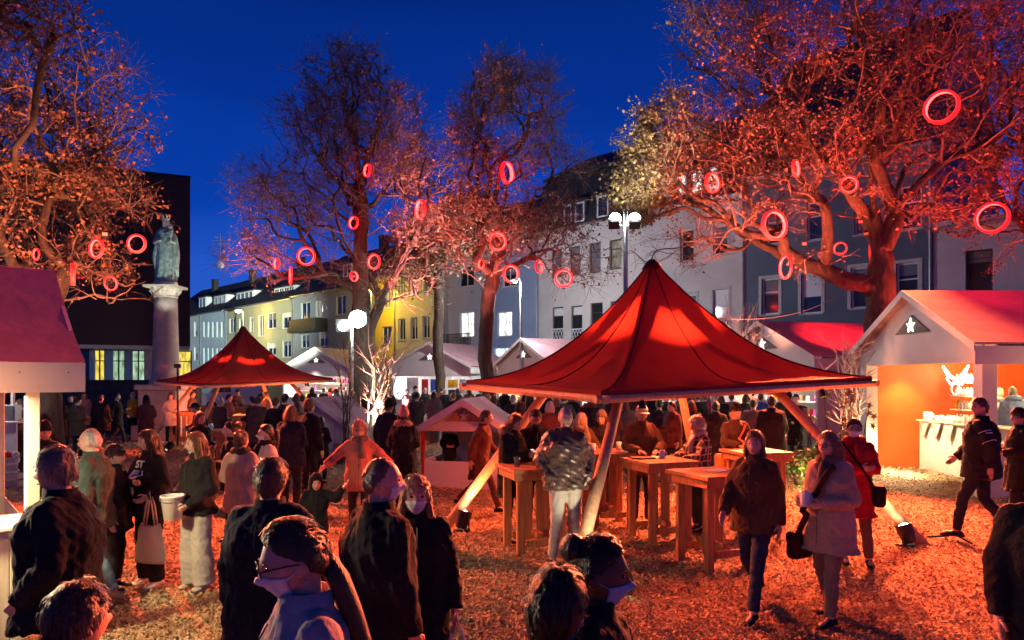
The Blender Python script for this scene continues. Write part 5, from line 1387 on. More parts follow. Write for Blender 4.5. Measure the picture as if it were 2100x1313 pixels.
# ================================================================== branch arrangements, star stems, plants
def branches(label, px, D, ptop, spread, n, mat_, seed, planter=True, rad=.03, lamp=None, base_z=0.35):
    rs = random.Random(seed); base = G(px, D); H = P(px, ptop, D).z
    t = thing('branch_bouquet', label, 'branches', base, 0, 'bare branch arrangements in tubs')
    if planter:
        m = MB(); m.lathe([(.28, -.05), (.36, .42), (.38, .45), (.33, .45), (.3, .36)], 16); m.build('tub', M['planter'], t, True)
    for i in range(n):
        a = rs.uniform(0, 6.28); q = rs.uniform(.15, 1) * spread; h = H * rs.uniform(.65, 1.0)
        m = MB(); pts = []; p = Vector((rs.uniform(-.12, .12), rs.uniform(-.12, .12), base_z)); tgt = Vector((q * math.cos(a), q * .7 * math.sin(a), h)); k = 9
        for j in range(k + 1):
            f = j / k; w = p.lerp(tgt, f); bow = f * f
            pts.append(Vector((p.x + (tgt.x - p.x) * bow, p.y + (tgt.y - p.y) * bow, p.z + (tgt.z - p.z) * f)) + Vector((rs.uniform(-1, 1), rs.uniform(-1, 1), 0)) * .05)
        m.tube(pts, [rad * (1 - .8 * j / k) + .003 for j in range(k + 1)], 5)
        for s_ in range(rs.randint(3, 6)):
            j = rs.randint(3, k - 1); a2 = rs.uniform(0, 6.28); L_ = rs.uniform(.25, .8) * H / 4
            d = Vector((math.cos(a2), math.sin(a2) * .8, rs.uniform(.2, 1.0))).normalized(); c = pts[j]
            q2 = [c, c + d * L_ * .5 + Vector((0, 0, .03)), c + d * L_ + Vector((0, 0, .1))]
            m.tube(q2, [rad * .45, rad * .3, .004], 4)
            for u in range(2):
                d2 = (d + Vector((rs.uniform(-1, 1), rs.uniform(-1, 1), rs.uniform(0, .8)))).normalized(); m.tube([q2[1], q2[1] + d2 * L_ * .45], [rad * .25, .003], 4)
        m.build('branch', M[mat_], t, True)
    if lamp: spot('branch_light', (lamp[0], lamp[1], .25), (0, 0, H * .6), lamp[2], lamp[3], 50, .7, .05, t)
    return t
branches('tall white lit branches in a tub between the small tent and the shirt stall', 765, 18.5, 640, .95, 9, 'birch', 4, rad=.036, lamp=(.2, -1.0, (1.0, .55, .42), 1800))
branches('thin dark twigs with few leaves beside the white branches', 712, 19.0, 660, .8, 6, 'dark_twig', 9, rad=.02)
branches('arching dark twigs right of the white branches', 800, 18.0, 690, 1.1, 5, 'dark_twig', 19, rad=.018)
branches('pink lit branches above the roof behind the large tent', 1528, 23.0, 598, .75, 16, 'birch', 14, rad=.032, lamp=(-.5, -.9, (1.0, .36, .22), 2200))
branches('pale orange branches between the two red roofed stalls', 1745, 17.0, 655, .85, 13, 'birch', 24, rad=.04, lamp=(-.7, -.5, (1.0, .42, .22), 260))
m = None
def cone_lamp(label, px, py, D):
    p = P(px, py, D); t = thing('lantern', label, 'lantern', (p.x, p.y, 0))
    MB().tube([(0, 0, 0), (0, 0, p.z - .1)], .02, 6).build('post', M['black_metal'], t)
    q = MB(); q.ball((0, 0, p.z), .09, 12, 9); q.build('globe', M['bulb_white'], t, True)
    point('lantern_light', (0, -.1, p.z), WHITE, 30, .09, t)
cone_lamp('small white lantern at the tub of white branches', 776, 829, 17.2)

def star_stems():
    rs = random.Random(5)
    for i in range(9):
        px = (1652, 1668, 1684, 1700, 1716, 1727, 1742, 1752, 1762)[i]; D = rs.uniform(14.6, 15.6); b = G(px, D); h = P(px, rs.uniform(770, 880), D).z
        t = thing('star_stem', ORD[i] + ' thin dark stake with metal stars counted from the tent side', 'garden stake', b, 0, 'dark star stakes beside the right stall')
        m = MB(); tx = rs.uniform(-.25, .25); m.tube([(0, 0, 0), (tx * .3, 0, h * .5), (tx, .05, h)], [.014, .011, .008], 5); m.build('stem', M['black_metal'], t)
        me = None
        for k in range(rs.randint(3, 5)):
            s_ = star_mesh(.085, .012)
            q = s_.build('star', M['star_board'], t); q.location = (tx * rs.uniform(.7, 1) + rs.uniform(-.1, .1), -.03, h * rs.uniform(.72, 1.0)); q.rotation_euler = (rs.uniform(-.4, .4), rs.uniform(0, 1), rs.uniform(-.6, .6))
star_stems()
def bush(label, px, D, w, h, mat_='greenery', n=900, seed=3, lamp=None):
    rs = np.random.RandomState(seed); t = thing('potted_shrub', label, 'shrub', G(px, D))
    c = rs.randn(n, 3) * np.array([w, w, h * .28]) * .5 + np.array([0, 0, h * .55]); ax = rs.randn(n, 3); ax /= np.linalg.norm(ax, axis=1, keepdims=True)
    bx = np.cross(ax, rs.randn(n, 3)); bx /= np.linalg.norm(bx, axis=1, keepdims=True)
    V = np.stack([c, c + ax * .05 - bx * .02, c + ax * .1, c + ax * .05 + bx * .02], 1).reshape(-1, 3)
    o = np_mesh('foliage', V, np.arange(4 * n).reshape(-1, 4), M[mat_], t); o['kind'] = 'stuff'
    m = MB(); m.lathe([(w * .28, -.05), (w * .36, h * .3), (w * .34, h * .3)], 14); m.build('pot', M['planter'], t, True)
    m = MB(); m.tube([(0, 0, 0), (.02, 0, h * .7)], .02, 5); m.build('stem', M['bark'], t)
    if lamp: point('shrub_light', (0, -.35, h * .5), lamp, 22, .05, t)
bush('yellow green lit shrub behind the women walking right', 1690, 14.3, .5, 1.0, n=1100, lamp=(.9, 1.0, .25))
bush('small lit shrub left of the dark man under the tent edge', 1640, 15.0, .35, .7, seed=8, n=600, lamp=(1.0, .9, .3))
bush('green sprigs on a counter behind the large tent', 1075, 29, .9, 1.7, seed=9, n=900)

# parked van beyond the small tent
def van():
    p = G(478, 50); t = thing('parked_van', 'white van parked beyond the far red tent', 'van', p, R(25))
    prof = [(-2.2, .35), (-2.25, 1.0), (-1.5, 1.15), (-.9, 1.85), (-.5, 2.0), (2.1, 2.0), (2.2, 1.7), (2.2, .35)]
    m = MB(); m.prism([(x, -.9, z) for x, z in prof], (0, 1.8, 0)); m.build('body', M['white_plastic'], t)
    m = MB(); m.prism([(-1.42, -.91, 1.2), (-.92, -.91, 1.75), (-.2, -.91, 1.75), (-.2, -.91, 1.2)], (0, 1.82, 0)); m.build('side_window', M['pane'], t)
    m = MB(); m.prism([(-1.49, -.8, 1.18), (-1.49, .8, 1.18), (-.93, .75, 1.83), (-.93, -.75, 1.83)], (-.02, 0, .02)); m.build('windscreen', M['pane'], t)
    for x in (-1.4, 1.4):
        for y in (-.82, .82):
            w = MB(); w.tube([(x, y - .1, .33), (x, y + .1, .33)], .33, 18); w_ = w.build('wheel', M['c_black'], t)
            w = MB(); w.tube([(x, y - .11, .33), (x, y + .11, .33)], .18, 12); w.build('rim', M['steel'], w_)
    for y in (-.65, .65): m = MB(); m.ball((-2.22, y, .85), (.05, .16, .12), 10, 6); m.build('headlight', M['ceramic'], t, True)
van()

# ================================================================== tree flood lights (ground lamps aimed up into the crowns)
def tree_lamp(label, px, D, aim, col, w, deg=60):
    ground_spot(label, G(px, D), aim, col, w, deg)
tree_lamp('red orange spotlight left of the big oak foot', 1600, 17.0, P(1600, 240, 20.5), (1.0, .17, .09), 17000, 54)
tree_lamp('second red spotlight between the big oak and the right stall', 1965, 19.6, P(1930, 150, 19.5), (1.0, .10, .05), 9000, 56)
tree_lamp('red spotlight on the far side of the big oak foot', 1885, 19.9, P(2000, 330, 21), DEEPRED, 4200, 85)
tree_lamp('orange spotlight beside the near stall aimed at the left oak', 230, 13.2, P(180, 350, 17), (1.0, .30, .13), 7500, 55)
tree_lamp('pink spotlight under the broad oak', 820, 30.5, P(872, 365, 33), (1.0, .27, .27), 36000, 28)
tree_lamp('pink spotlight under the left flank of the broad oak', 560, 31, P(520, 510, 33), (1.0, .30, .32), 14000, 28)
tree_lamp('red spotlight under the slimmer oak', 960, 28.5, P(975, 270, 31), (1.0, .24, .2), 15000, 34)
# red floods clamped in the big oak, lighting the stall roofs
def clamp_flood(label, p, aim, w, deg, col=DEEPRED):
    t = thing('clamp_flood', label, 'floodlight', p, 0, 'red floods clamped in the big oak')
    d = (Vector(aim) - Vector(p)).normalized(); q = d.to_track_quat('Z', 'Y').to_matrix()
    m = MB(); m.prism([q @ Vector(v) for v in ((-.06, -.045, 0), (.06, -.045, 0), (.06, .045, 0), (-.06, .045, 0))], q @ Vector((0, 0, -.08))); m.build('housing', M['black_metal'], t)
    m = MB(); m.quad(*[q @ Vector(v) for v in ((-.045, -.03, .006), (.045, -.03, .006), (.045, .03, .006), (-.045, .03, .006))]); m.build('lens', M['flood_red'], t)
    spot('flood_beam', d * .05, d * 2, col, w, deg, .8, .08, t)
clamp_flood('red flood in the big oak fork aimed at the right stall roof', P(1840, 470, 19.6), in_stall(S2, 3.4, 2.6, 3.4), 1500, 60)
clamp_flood('red flood on the back of the big oak aimed at the roof behind', P(1775, 480, 20.6), in_stall(S3, 4.2, 2.0, 3.4), 2600, 45)
clamp_flood('red flood on the low left limb of the big oak aimed at the square', P(1650, 500, 18.5), (2.5, 6.5, 0), 32000, 74, (1, .155, .055))
clamp_flood('red flood on the right limb of the big oak aimed at the square', P(1765, 455, 18.8), (4.5, 6.5, 0), 23000, 62, (1, .155, .055))
clamp_flood('red flood in the left oak aimed at the square', P(215, 480, 15.8), (-4.6, 7.5, 0), 19000, 76, (1, .155, .06))
clamp_flood('unseen red flood added in the left oak limb above the near stall', P(50, -20, 9.5), (-4.2, 6.4, 2.9), 260, 62)  # added above the frame to redden the near stall roof
# ================================================================== people
SKIN = {}
def skin(c):
    if c not in SKIN:
        col = {'l': (0.56, 0.36, 0.27), 'm': (0.45, 0.27, 0.19), 'd': (0.09, 0.05, 0.035), 'r': (0.58, 0.30, 0.22)}[c]
        m = mat('skin ' + c, col, 0.5, 0.1, 22, 0.08, 90, spec=0.35); b = m.node_tree.nodes['Principled BSDF']
        b.inputs['Subsurface Weight'].default_value = 0.0
        SKIN[c] = m
    return SKIN[c]
CL = {}
def cloth(c, kind='wool'):
    k = (c, kind)
    if k not in CL:
        if kind == 'shiny': m = mat('shiny jacket', c, 0.34, 0.2, 7, 0.35, 18, spec=0.6)
        elif kind == 'denim': m = mat('denim', c, 0.85, 0.25, 5, 0.25, 70)
        elif kind == 'plaid': m = plaid(c)
        elif kind == 'hair': m = mat('hair', c, 0.45, 0.35, 30, 0.7, 60, spec=0.4, stretch=(3, 3, 0.4))
        elif kind == 'fur': m = mat('fur', c, 0.95, 0.4, 30, 1.0, 70)
        else: m = mat('cloth', c, 0.88, 0.2, 6, 0.35, 55, spec=0.15)
        CL[k] = m
    return CL[k]
def plaid(c):
    m = mat('plaid cloth', c, 0.9, 0.15, 6); t = m.node_tree; b = t.nodes['Principled BSDF']; co = t.nodes.new('ShaderNodeTexCoord')
    src = b.inputs['Base Color'].links[0].from_socket; cur = src
    for axis, sc_ in (('X', 3.2), ('Z', 3.2), ('Y', 3.2)):
        w = t.nodes.new('ShaderNodeTexWave'); w.bands_direction = axis; w.inputs['Scale'].default_value = sc_; t.links.new(co.outputs['Object'], w.inputs['Vector'])
        r = t.nodes.new('ShaderNodeValToRGB'); r.color_ramp.elements[0].position = 0.86; r.color_ramp.elements[1].position = 0.93; t.links.new(w.outputs['Color'], r.inputs[0])
        x = t.nodes.new('ShaderNodeMix'); x.data_type = 'RGBA'; t.links.new(r.outputs[0], x.inputs['Factor']); t.links.new(cur, x.inputs['A']); x.inputs['B'].default_value = (0.35, 0.25, 0.2, 1); cur = x.outputs['Result']
    t.links.new(cur, b.inputs['Base Color']); return m

ARMS = {  # elbow, wrist (x outward, y back, z) for a 1.75 m body
    'down': ((.255, .02, 1.14), (.265, -.05, .89)), 'pocket': ((.31, .07, 1.17), (.215, -.11, .965)), 'hold': ((.26, .03, 1.15), (.12, -.27, 1.12)),
    'holdup': ((.25, -.03, 1.17), (.08, -.26, 1.27)), 'cross': ((.26, -.07, 1.17), (-.05, -.235, 1.19)), 'table': ((.28, -.12, 1.17), (.13, -.36, 1.125)),
    'swf': ((.25, -.10, 1.15), (.22, -.28, .98)), 'swb': ((.26, .14, 1.16), (.26, .13, .91)), 'out': ((.38, -.02, 1.26), (.52, -.12, 1.12)),
    'bag': ((.26, .02, 1.15), (.20, -.20, 1.04)), 'front': ((.27, .0, 1.15), (.07, -.24, 1.03)), 'phone': ((.25, -.02, 1.16), (.06, -.30, 1.20)), 'up': ((.36, -.02, 1.34), (.52, -.06, 1.52)), 'clutch': ((.27, .0, 1.16), (.10, -.20, 1.22)),
    'carry': ((.27, .03, 1.14), (.16, -.24, .98))}
LEGS = {'stand': (((.10, -.015, .50), (.105, .03, .09)), ((.10, -.015, .50), (.105, .02, .09))), 'relax': (((.12, -.05, .49), (.16, -.03, .09)), ((.10, .0, .50), (.10, .04, .09))),
    'walk': (((.10, -.17, .51), (.10, -.24, .10)), ((.10, .03, .49), (.10, .30, .17))), 'stride': (((.10, -.21, .52), (.10, -.33, .11)), ((.10, .07, .49), (.10, .40, .20))), 'step': (((.10, -.10, .50), (.10, -.13, .09)), ((.10, .03, .50), (.10, .17, .12)))}

def head_verts(nu, nv):
    V = []
    for i in range(nv + 1):
        th = math.pi * i / nv
        for k in range(nu):
            a = 2 * math.pi * k / nu
            V.append((math.sin(th) * math.sin(a), -math.sin(th) * math.cos(a), math.cos(th)))   # k=0 faces -y
    return np.array(V)
def head_shape(N, infl=0.0):
    """unit directions -> skull and face surface (metres, adult)"""
    x, y, z = N[:, 0], N[:, 1], N[:, 2]
    px, py, pz = .076 * x, .098 * y, .118 * z
    low = np.clip((-z - .1) / .9, 0, 1)
    px = px * (1 - .36 * low ** 1.1)
    py = np.where(y > 0, py * (1 - .42 * low), py * (1 - .10 * low)) - .008 * low
    py = np.where((y > 0) & (z > -.3), py * 1.02, py)
    f = np.clip((-y - .2) / .8, 0, 1)           # face weight
    g = lambda cx, cz, sx, sz: np.exp(-((px - cx) / sx) ** 2 - ((pz - cz) / sz) ** 2) * f
    py = py - .026 * g(0, -.028, .012, .016) - .012 * g(0, -.005, .010, .024) - .006 * g(0, .030, .045, .012)
    py = py + .011 * (g(.031, .012, .014, .011) + g(-.031, .012, .014, .011)) - .006 * g(0, -.062, .02, .007) + .004 * g(0, -.074, .022, .006) - .009 * g(0, -.098, .022, .016)
    px = px + .003 * np.sign(px) * np.exp(-((pz + .02) / .03) ** 2) * f
    P_ = np.stack([px, py, pz], -1)
    return P_ + N * infl
def grid_faces(nu, nv, wrap=True):
    F = []
    for i in range(nv):
        for k in range(nu if wrap else nu - 1):
            F.append((i * nu + k, (i + 1) * nu + k, (i + 1) * nu + (k + 1) % nu, i * nu + (k + 1) % nu))
    return F
def wrinkle(co, amp, freq, seed, aniso=(1, 1, 1)):
    rs = np.random.RandomState(seed); d = np.zeros(len(co))
    for q in range(9):
        w = rs.randn(3) * np.array(aniso); w *= freq * (0.6 + 1.3 * rs.rand()) / max(np.linalg.norm(w), 1e-6)
        s = np.sin(co @ w + rs.rand() * 6.28); d += (1 - 2 * np.abs(s)) if q % 2 else s
    return d * amp / 3

PEND = []      # (object, wrinkle params, finger mesh)
def remeshed(mb, name, m, parent, voxel, smooth=4, wr=None, extra=None, col=None):
    o = mb.build(name, m, parent, True)
    r = o.modifiers.new('r', 'REMESH'); r.mode = 'VOXEL'; r.voxel_size = voxel; r.use_smooth_shade = True
    if smooth:
        s = o.modifiers.new('s', 'SMOOTH'); s.iterations = smooth; s.factor = 0.5
    PEND.append((o, wr, extra)); return o
def apply_pending():
    bpy.context.view_layer.update(); dg = bpy.context.evaluated_depsgraph_get()
    for o, wr, extra in PEND:
        me = bpy.data.meshes.new_from_object(o.evaluated_get(dg)); mats = list(o.data.materials); old = o.data
        me.name = o.name
        if wr:
            n = len(me.vertices); co = np.empty(n * 3, np.float32); me.vertices.foreach_get('co', co); co = co.reshape(-1, 3)
            nn = np.empty(n * 3, np.float32); me.vertex_normals.foreach_get('vector', nn); nn = nn.reshape(-1, 3)
            d = sum(wrinkle(co, *w) for w in wr); co += nn * d[:, None]
            me.vertices.foreach_set('co', co.ravel())
        if extra is not None and extra.v:
            bm = bmesh.new(); bm.from_mesh(me); b = [bm.verts.new(v) for v in extra.v]
            for f in extra.f:
                try: bm.faces.new([b[i] for i in f]).smooth = True
                except ValueError: pass
            bm.to_mesh(me); bm.free()
        me.update(); o.modifiers.clear(); o.data = me
        if not me.materials:
            for m in mats: me.materials.append(m)
        bpy.data.meshes.remove(old)
    PEND.clear()

PCOUNT = [0]; ALLP = []
def person(label, px, D, H, yaw, jc=(.02, .02, .025), hem=.80, puff=.03, jk='wool', tc=(.02, .02, .025), tk='wool', fit=.012, wide=0.0, arms=('down', 'down'), legs='stand', hair='short', hc=(.05, .03, .02), sk='l',
           hat=None, hatc=(.02, .02, .02), mask=None, glasses=False, scarf=None, hood=None, fur=None, head=(0, 0), shoe=(.02, .018, .016), bulk=1.0, z0=0.0, beard=None, lean=0.0, female=False, face=True, earring=False, group='people at the market', xyz=None, gloves=None, skirt=False, cat='person'):
    PCOUNT[0] += 1; seed = PCOUNT[0] * 7 + 3; rs = random.Random(seed)
    loc = G(px, D) if xyz is None else Vector(xyz); loc.z = z0 + (float(ground_z(loc.x, loc.y)) if xyz is None else loc.z)
    T = thing('person', label, cat, loc, R(yaw), group)
    s = H / 1.75; hs = 0.5 + 0.5 * s if H > 1.45 else 0.35 + 0.65 * s
    near = D < 5.2; mid = D < 13; vox = .011 if near else (.015 if mid else .026)
    def S(p): 
        p = Vector(p) * s
        if lean: p = Vector((p.x, p.y - max(0, p.z - .95 * s) * lean, p.z))
        return p
    sw = .150 if female else .166
    neck = S((0, .01, 1.48)); hcen = S((0, -.005, 1.617)); hcen = Vector((hcen.x, hcen.y, H - .118 * hs * 1.03))
    if lean: hcen.y -= .02
    hy, hp = R(head[0]), R(head[1])
    HM = Matrix.Translation(hcen) @ Matrix.Rotation(hy, 4, 'Z') @ Matrix.Translation((0, 0, -.07)) @ Matrix.Rotation(hp, 4, 'X') @ Matrix.Translation((0, 0, .07)) @ Matrix.Scale(hs, 4)
    # ---- joints
    J = {}
    for sd, key, nm in ((1, arms[0], 'L'), (-1, arms[1], 'R')):
        el, wr_ = ARMS[key]
        J['sh' + nm] = S((sw * sd, .015, 1.425)); J['el' + nm] = S((el[0] * sd * (.86 if female else .92), el[1], el[2])); J['wr' + nm] = S((wr_[0] * sd * .93, wr_[1], wr_[2]))
    lk = LEGS[legs]; flip = rs.random() < .5
    for sd, nm in ((1, 'L'), (-1, 'R')):
        (kn, an) = lk[0 if (sd == 1) != flip else 1]
        J['hip' + nm] = S((.088 * sd, .01, .93)); J['kn' + nm] = S((kn[0] * sd, kn[1], kn[2])); J['an' + nm] = S((an[0] * sd, an[1], an[2]))
    tor = [(.84, .150, .110), (.94, .168, .120), (1.06, .148, .105), (1.18, .156, .112), (1.31, .168, .118), (1.40, .150, .100), (1.455, .095, .078), (1.49, .062, .060)]
    if not female: tor = [(z, rx * 1.04, ry * 1.02) for z, rx, ry in tor]
    tor = [(z, rx * bulk, ry * (bulk ** 1.5)) for z, rx, ry in tor]
    def loft(mb, rings, n=18, sq=2.4):
        vs = []
        for (z, rx, ry) in rings:
            for k in range(n):
                a = 2 * math.pi * k / n; ca, sa = math.cos(a), math.sin(a); q = (abs(ca) ** sq + abs(sa) ** sq) ** (-1 / sq)
                p = S((0, .012, z)); vs.append((p.x + rx * s * ca * q, p.y + ry * s * sa * q, p.z))
        fs = [(i * n + k, i * n + (k + 1) % n, (i + 1) * n + (k + 1) % n, (i + 1) * n + k) for i in range(len(rings) - 1) for k in range(n)]
        fs += [tuple(range(n))[::-1], tuple((len(rings) - 1) * n + k for k in range(n))]
        mb.add(vs, fs)
    # ---- body: one continuous surface
    B = MB(); nu, nv = (44, 34) if near else ((32, 24) if mid else (18, 14))
    N = head_verts(nu, nv); hv = head_shape(N); hw = [HM @ Vector(p) for p in hv]
    B.add(hw, grid_faces(nu, nv))
    for sd in (1, -1):
        B.ball(HM @ Vector((.077 * sd, .012, -.012)), (.010 * hs, .021 * hs, .032 * hs), 10, 8, rot=(Matrix.Rotation(hy, 3, 'Z')))
    B.capsule(neck + Vector((0, .01, -.03)) * s, HM @ Vector((0, .015, -.06)), .056 * s * (0.93 if female else 1.05), .054 * hs)
    loft(B, tor)
    for nm, sd in (('L', 1), ('R', -1)):
        B.capsule(J['sh' + nm], J['el' + nm], .050 * s, .040 * s); B.capsule(J['el' + nm], J['wr' + nm], .040 * s, .026 * s)
        B.capsule(J['hip' + nm], J['kn' + nm], .083 * s * bulk, .054 * s); B.capsule(J['kn' + nm], J['an' + nm], .054 * s, .038 * s)
        a = J['an' + nm]; B.capsule(a + Vector((0, .02, -.04)) * s, a + Vector((0, -.13, -.058)) * s, .036 * s, .028 * s)
    fing = MB()
    for nm, sd, key in (('L', 1, arms[0]), ('R', -1, arms[1])):
        w = J['wr' + nm]; d = (w - J['el' + nm]).normalized()
        side = Vector((-sd, 0, 0)) if abs(d.z) > .7 else Vector((-sd, 0, .3)).normalized()   # palm normal
        if key in ('table',): side = Vector((0, 0, -1))
        ac = d.cross(side); 
        if ac.length < .1: ac = Vector((0, 1, 0))
        ac.normalize(); pn_ = ac.cross(d).normalized()
        if pn_.dot(side) < 0: pn_ = -pn_
        hand = .095 * hs; q = s
        if D < 30:
            for kk in (-1, 0, 1): B.capsule(w + ac * .016 * kk * hs, w + d * hand * .80 + ac * .024 * kk * hs, .019 * hs, .016 * hs)
        if D < 16 and key != 'pocket':
            up = ac if ac.y < 0 or ac.z > 0 else -ac
            curl = .9 if key in ('hold', 'phone', 'holdup', 'bag', 'carry', 'clutch') else .35
            for kk, ln in ((-1.5, .062), (-.5, .078), (.5, .083), (1.5, .074)):
                r0 = w + d * hand * .72 + up * .0135 * kk * hs; a1 = r0 + (d * math.cos(curl * .5) + pn_ * math.sin(curl * .5) + up * kk * .04).normalized() * ln * .62 * hs
                a2 = a1 + (d * math.cos(curl * 1.5) + pn_ * math.sin(curl * 1.5)) * ln * .5 * hs
                fing.tube([r0, a1, a2], [.0088 * hs, .0082 * hs, .006 * hs], 7)
            t0 = w + d * .02 * hs + up * .022 * hs; t1 = t0 + (d * .6 + up * .7 + pn_ * .35).normalized() * .042 * hs; t2 = t1 + (d * .9 + up * .15 + pn_ * .3).normalized() * .034 * hs
            fing.tube([t0, t1, t2], [.012 * hs, .0098 * hs, .007 * hs], 7)
        J['hand' + nm] = w + d * hand * .9 + pn_ * .02
    remeshed(B, 'body', skin(sk), T, vox * (.72 if near else .8), 2, None, fing)
    # ---- jacket
    K = MB(); p_ = .016 + puff
    top = [(z, rx + p_ * (.62 if z > 1.35 else 1), ry + p_ * (.7 if z > 1.35 else 1)) for z, rx, ry in tor if z > max(hem + .06, .86) and z < 1.47]
    lo = [(hem, top[0][1] + .006 + (.03 if hem < .7 else 0) * (1.4 if female else 1), top[0][2] + .012 + (.03 if hem < .7 else 0)), (hem + .04, top[0][1] + .012, top[0][2] + .012)]
    loft(K, lo + top + [(1.478, .088 + puff * .4, .082 + puff * .4), (1.512, .080, .078)])
    for nm in 'LR':
        K.capsule(J['sh' + nm] + Vector((0, 0, -.012)), J['el' + nm], .056 * s + p_ * .5, .046 * s + p_ * .55); d = (J['wr' + nm] - J['el' + nm])
        K.tube([J['el' + nm] - d * .12, J['el' + nm] + d * .5, J['wr' + nm] + d * .02], [.046 * s + p_ * .55, .044 * s + p_ * .5, .038 * s + p_ * .4], 12)
        K.capsule(J['sh' + nm] * .6 + (neck - Vector((0, 0, .02))) * .4, J['sh' + nm] - Vector((0, 0, .01)), .055 * s + p_ * .3, .055 * s + p_ * .45)
    wr = [(.004 + puff * .07, 19, seed, (.7, .7, 1.0)), (.0035 + puff * .03, 46, seed + 1, (1, 1, .6))] if jk != 'quilt' else [(.006, 20, seed), (.012, 75, 5, (.02, .02, 1))]
    if jk == 'shiny': wr = [(.011, 30, seed, (.8, .8, 1.2)), (.006, 75, seed + 1)]
    remeshed(K, 'jacket' if hem > .68 else 'coat', cloth(jc, jk if jk in ('shiny', 'plaid') else 'wool'), T, vox * 1.05, 3, wr)
    if D < 16 and not hood and not scarf:      # standing collar
        c = MB(); c.rings([(0, neck.y + .006, neck.z - .02 * s, .098 * s, .088 * s), (0, neck.y + .004, neck.z + .055 * s, .084 * s, .086 * s), (0, neck.y + .004, neck.z + .055 * s, .074 * s, .076 * s), (0, neck.y, neck.z - .0 * s, .07 * s, .07 * s)], 20, False); c.build('collar', cloth(jc, jk if jk == 'shiny' else 'wool'), T, True)
    # ---- trousers
    Tm = MB(); loft(Tm, [(.82, .155 * bulk + fit, .118 * bulk + fit), (.93, .172 * bulk + fit, .126 * bulk + fit), (1.03, .155 * bulk + fit, .112 * bulk + fit)])
    for nm in 'LR':
        h_, k_, a_ = J['hip' + nm], J['kn' + nm], J['an' + nm]; dn = (a_ - k_)
        Tm.capsule(h_, k_, .088 * s * bulk + fit, .060 * s + fit + wide * .4)
        Tm.tube([k_ - dn * .08, k_ + dn * .5, k_ + dn * 1.0 + Vector((0, 0, -.03 * s if wide else 0))], [.060 * s + fit + wide * .4, .055 * s + fit + wide * .75, .045 * s + fit + wide], 12)
    remeshed(Tm, 'trousers', cloth(tc, tk), T, vox * 1.05, 3, [(.0045, 34, seed + 5, (.7, .7, 1.3)), (.002, 90, seed + 6)])
    if skirt: pass
    # ---- shoes
    if D < 20:
        for nm, sd in (('L', 1), ('R', -1)):
            a = J['an' + nm]; sh_ = MB(); n = 12; rr = []
            tilt = .0 if a.z < .12 * s else (.25 if a.y > 0 else -.2)
            for (y, hw_, hz) in ((.085, .012, .02), (.075, .034, .055), (.03, .038, .10), (-.03, .040, .085), (-.09, .047, .055), (-.15, .042, .042), (-.18, .020, .025)):
                for k in range(n):
                    an = 2 * math.pi * k / n; x = hw_ * math.cos(an); z = max(0.0, .5 + .5 * math.sin(an)) * hz
                    rr.append((a.x + (x + sd * .1 * -y * .3) * s, a.y + y * s, a.z - .092 * s + (z + max(0, y * tilt if tilt > 0 else (-y) * -tilt)) * s))
            fs = [(i * n + k, i * n + (k + 1) % n, (i + 1) * n + (k + 1) % n, (i + 1) * n + k) for i in range(6) for k in range(n)] + [tuple(range(n)), tuple(6 * n + k for k in range(n))[::-1]]
            sh_.add(rr, fs); sh_.build('shoe', cloth(shoe), T, True)
    # ---- face details
    if face and D < 16:
        for sd in (1, -1):
            e_ = MB(); e_.ball((0, 0, 0), (.0125, .006, .0075), 10, 6); o = e_.build('eye', M['eye'], T, True); o.matrix_local = HM @ Matrix.Translation((.031 * sd, -.0835, .010))
            e_ = MB(); e_.tube([(-.017, .003, -.001), (0, -.004, .003), (.016, .004, -.002)], .0032, 5); o = e_.build('eyebrow', cloth(hc, 'hair'), T); o.matrix_local = HM @ Matrix.Translation((.031 * sd, -.094, .031))
        if not mask:
            e_ = MB(); e_.ball((0, 0, 0), (.022, .006, .005), 10, 6); o = e_.build('mouth', M['lip'], T, True); o.matrix_local = HM @ Matrix.Translation((0, -.0925, -.066))
    # ---- hair
    def shell(hfun, infl, nz_=.006, name='hair', m=None, top=0.0, nu_=40, nv_=28, sd_=1):
        Nn = head_verts(nu_, nv_); az = np.abs(np.arctan2(Nn[:, 0], -Nn[:, 1])); h = hfun(np.degrees(az)); f = np.clip((Nn[:, 2] - h) / .16 + .5, 0, 1)
        pv = head_shape(Nn) ; base = np.stack([.079 * Nn[:, 0], .100 * Nn[:, 1], .121 * Nn[:, 2]], -1)
        r_ = base * (1 + infl / .09) + Nn * wrinkle(Nn * .1, nz_, 120, seed + sd_, (1.5, 1.5, .35))[:, None]; r_[:, 2] += top * np.clip(Nn[:, 2], 0, 1) ** 2
        v = pv * .90 * (1 - f[:, None]) + r_ * f[:, None]
        q = MB(); q.add([HM @ Vector(p) for p in v], grid_faces(nu_, nv_))
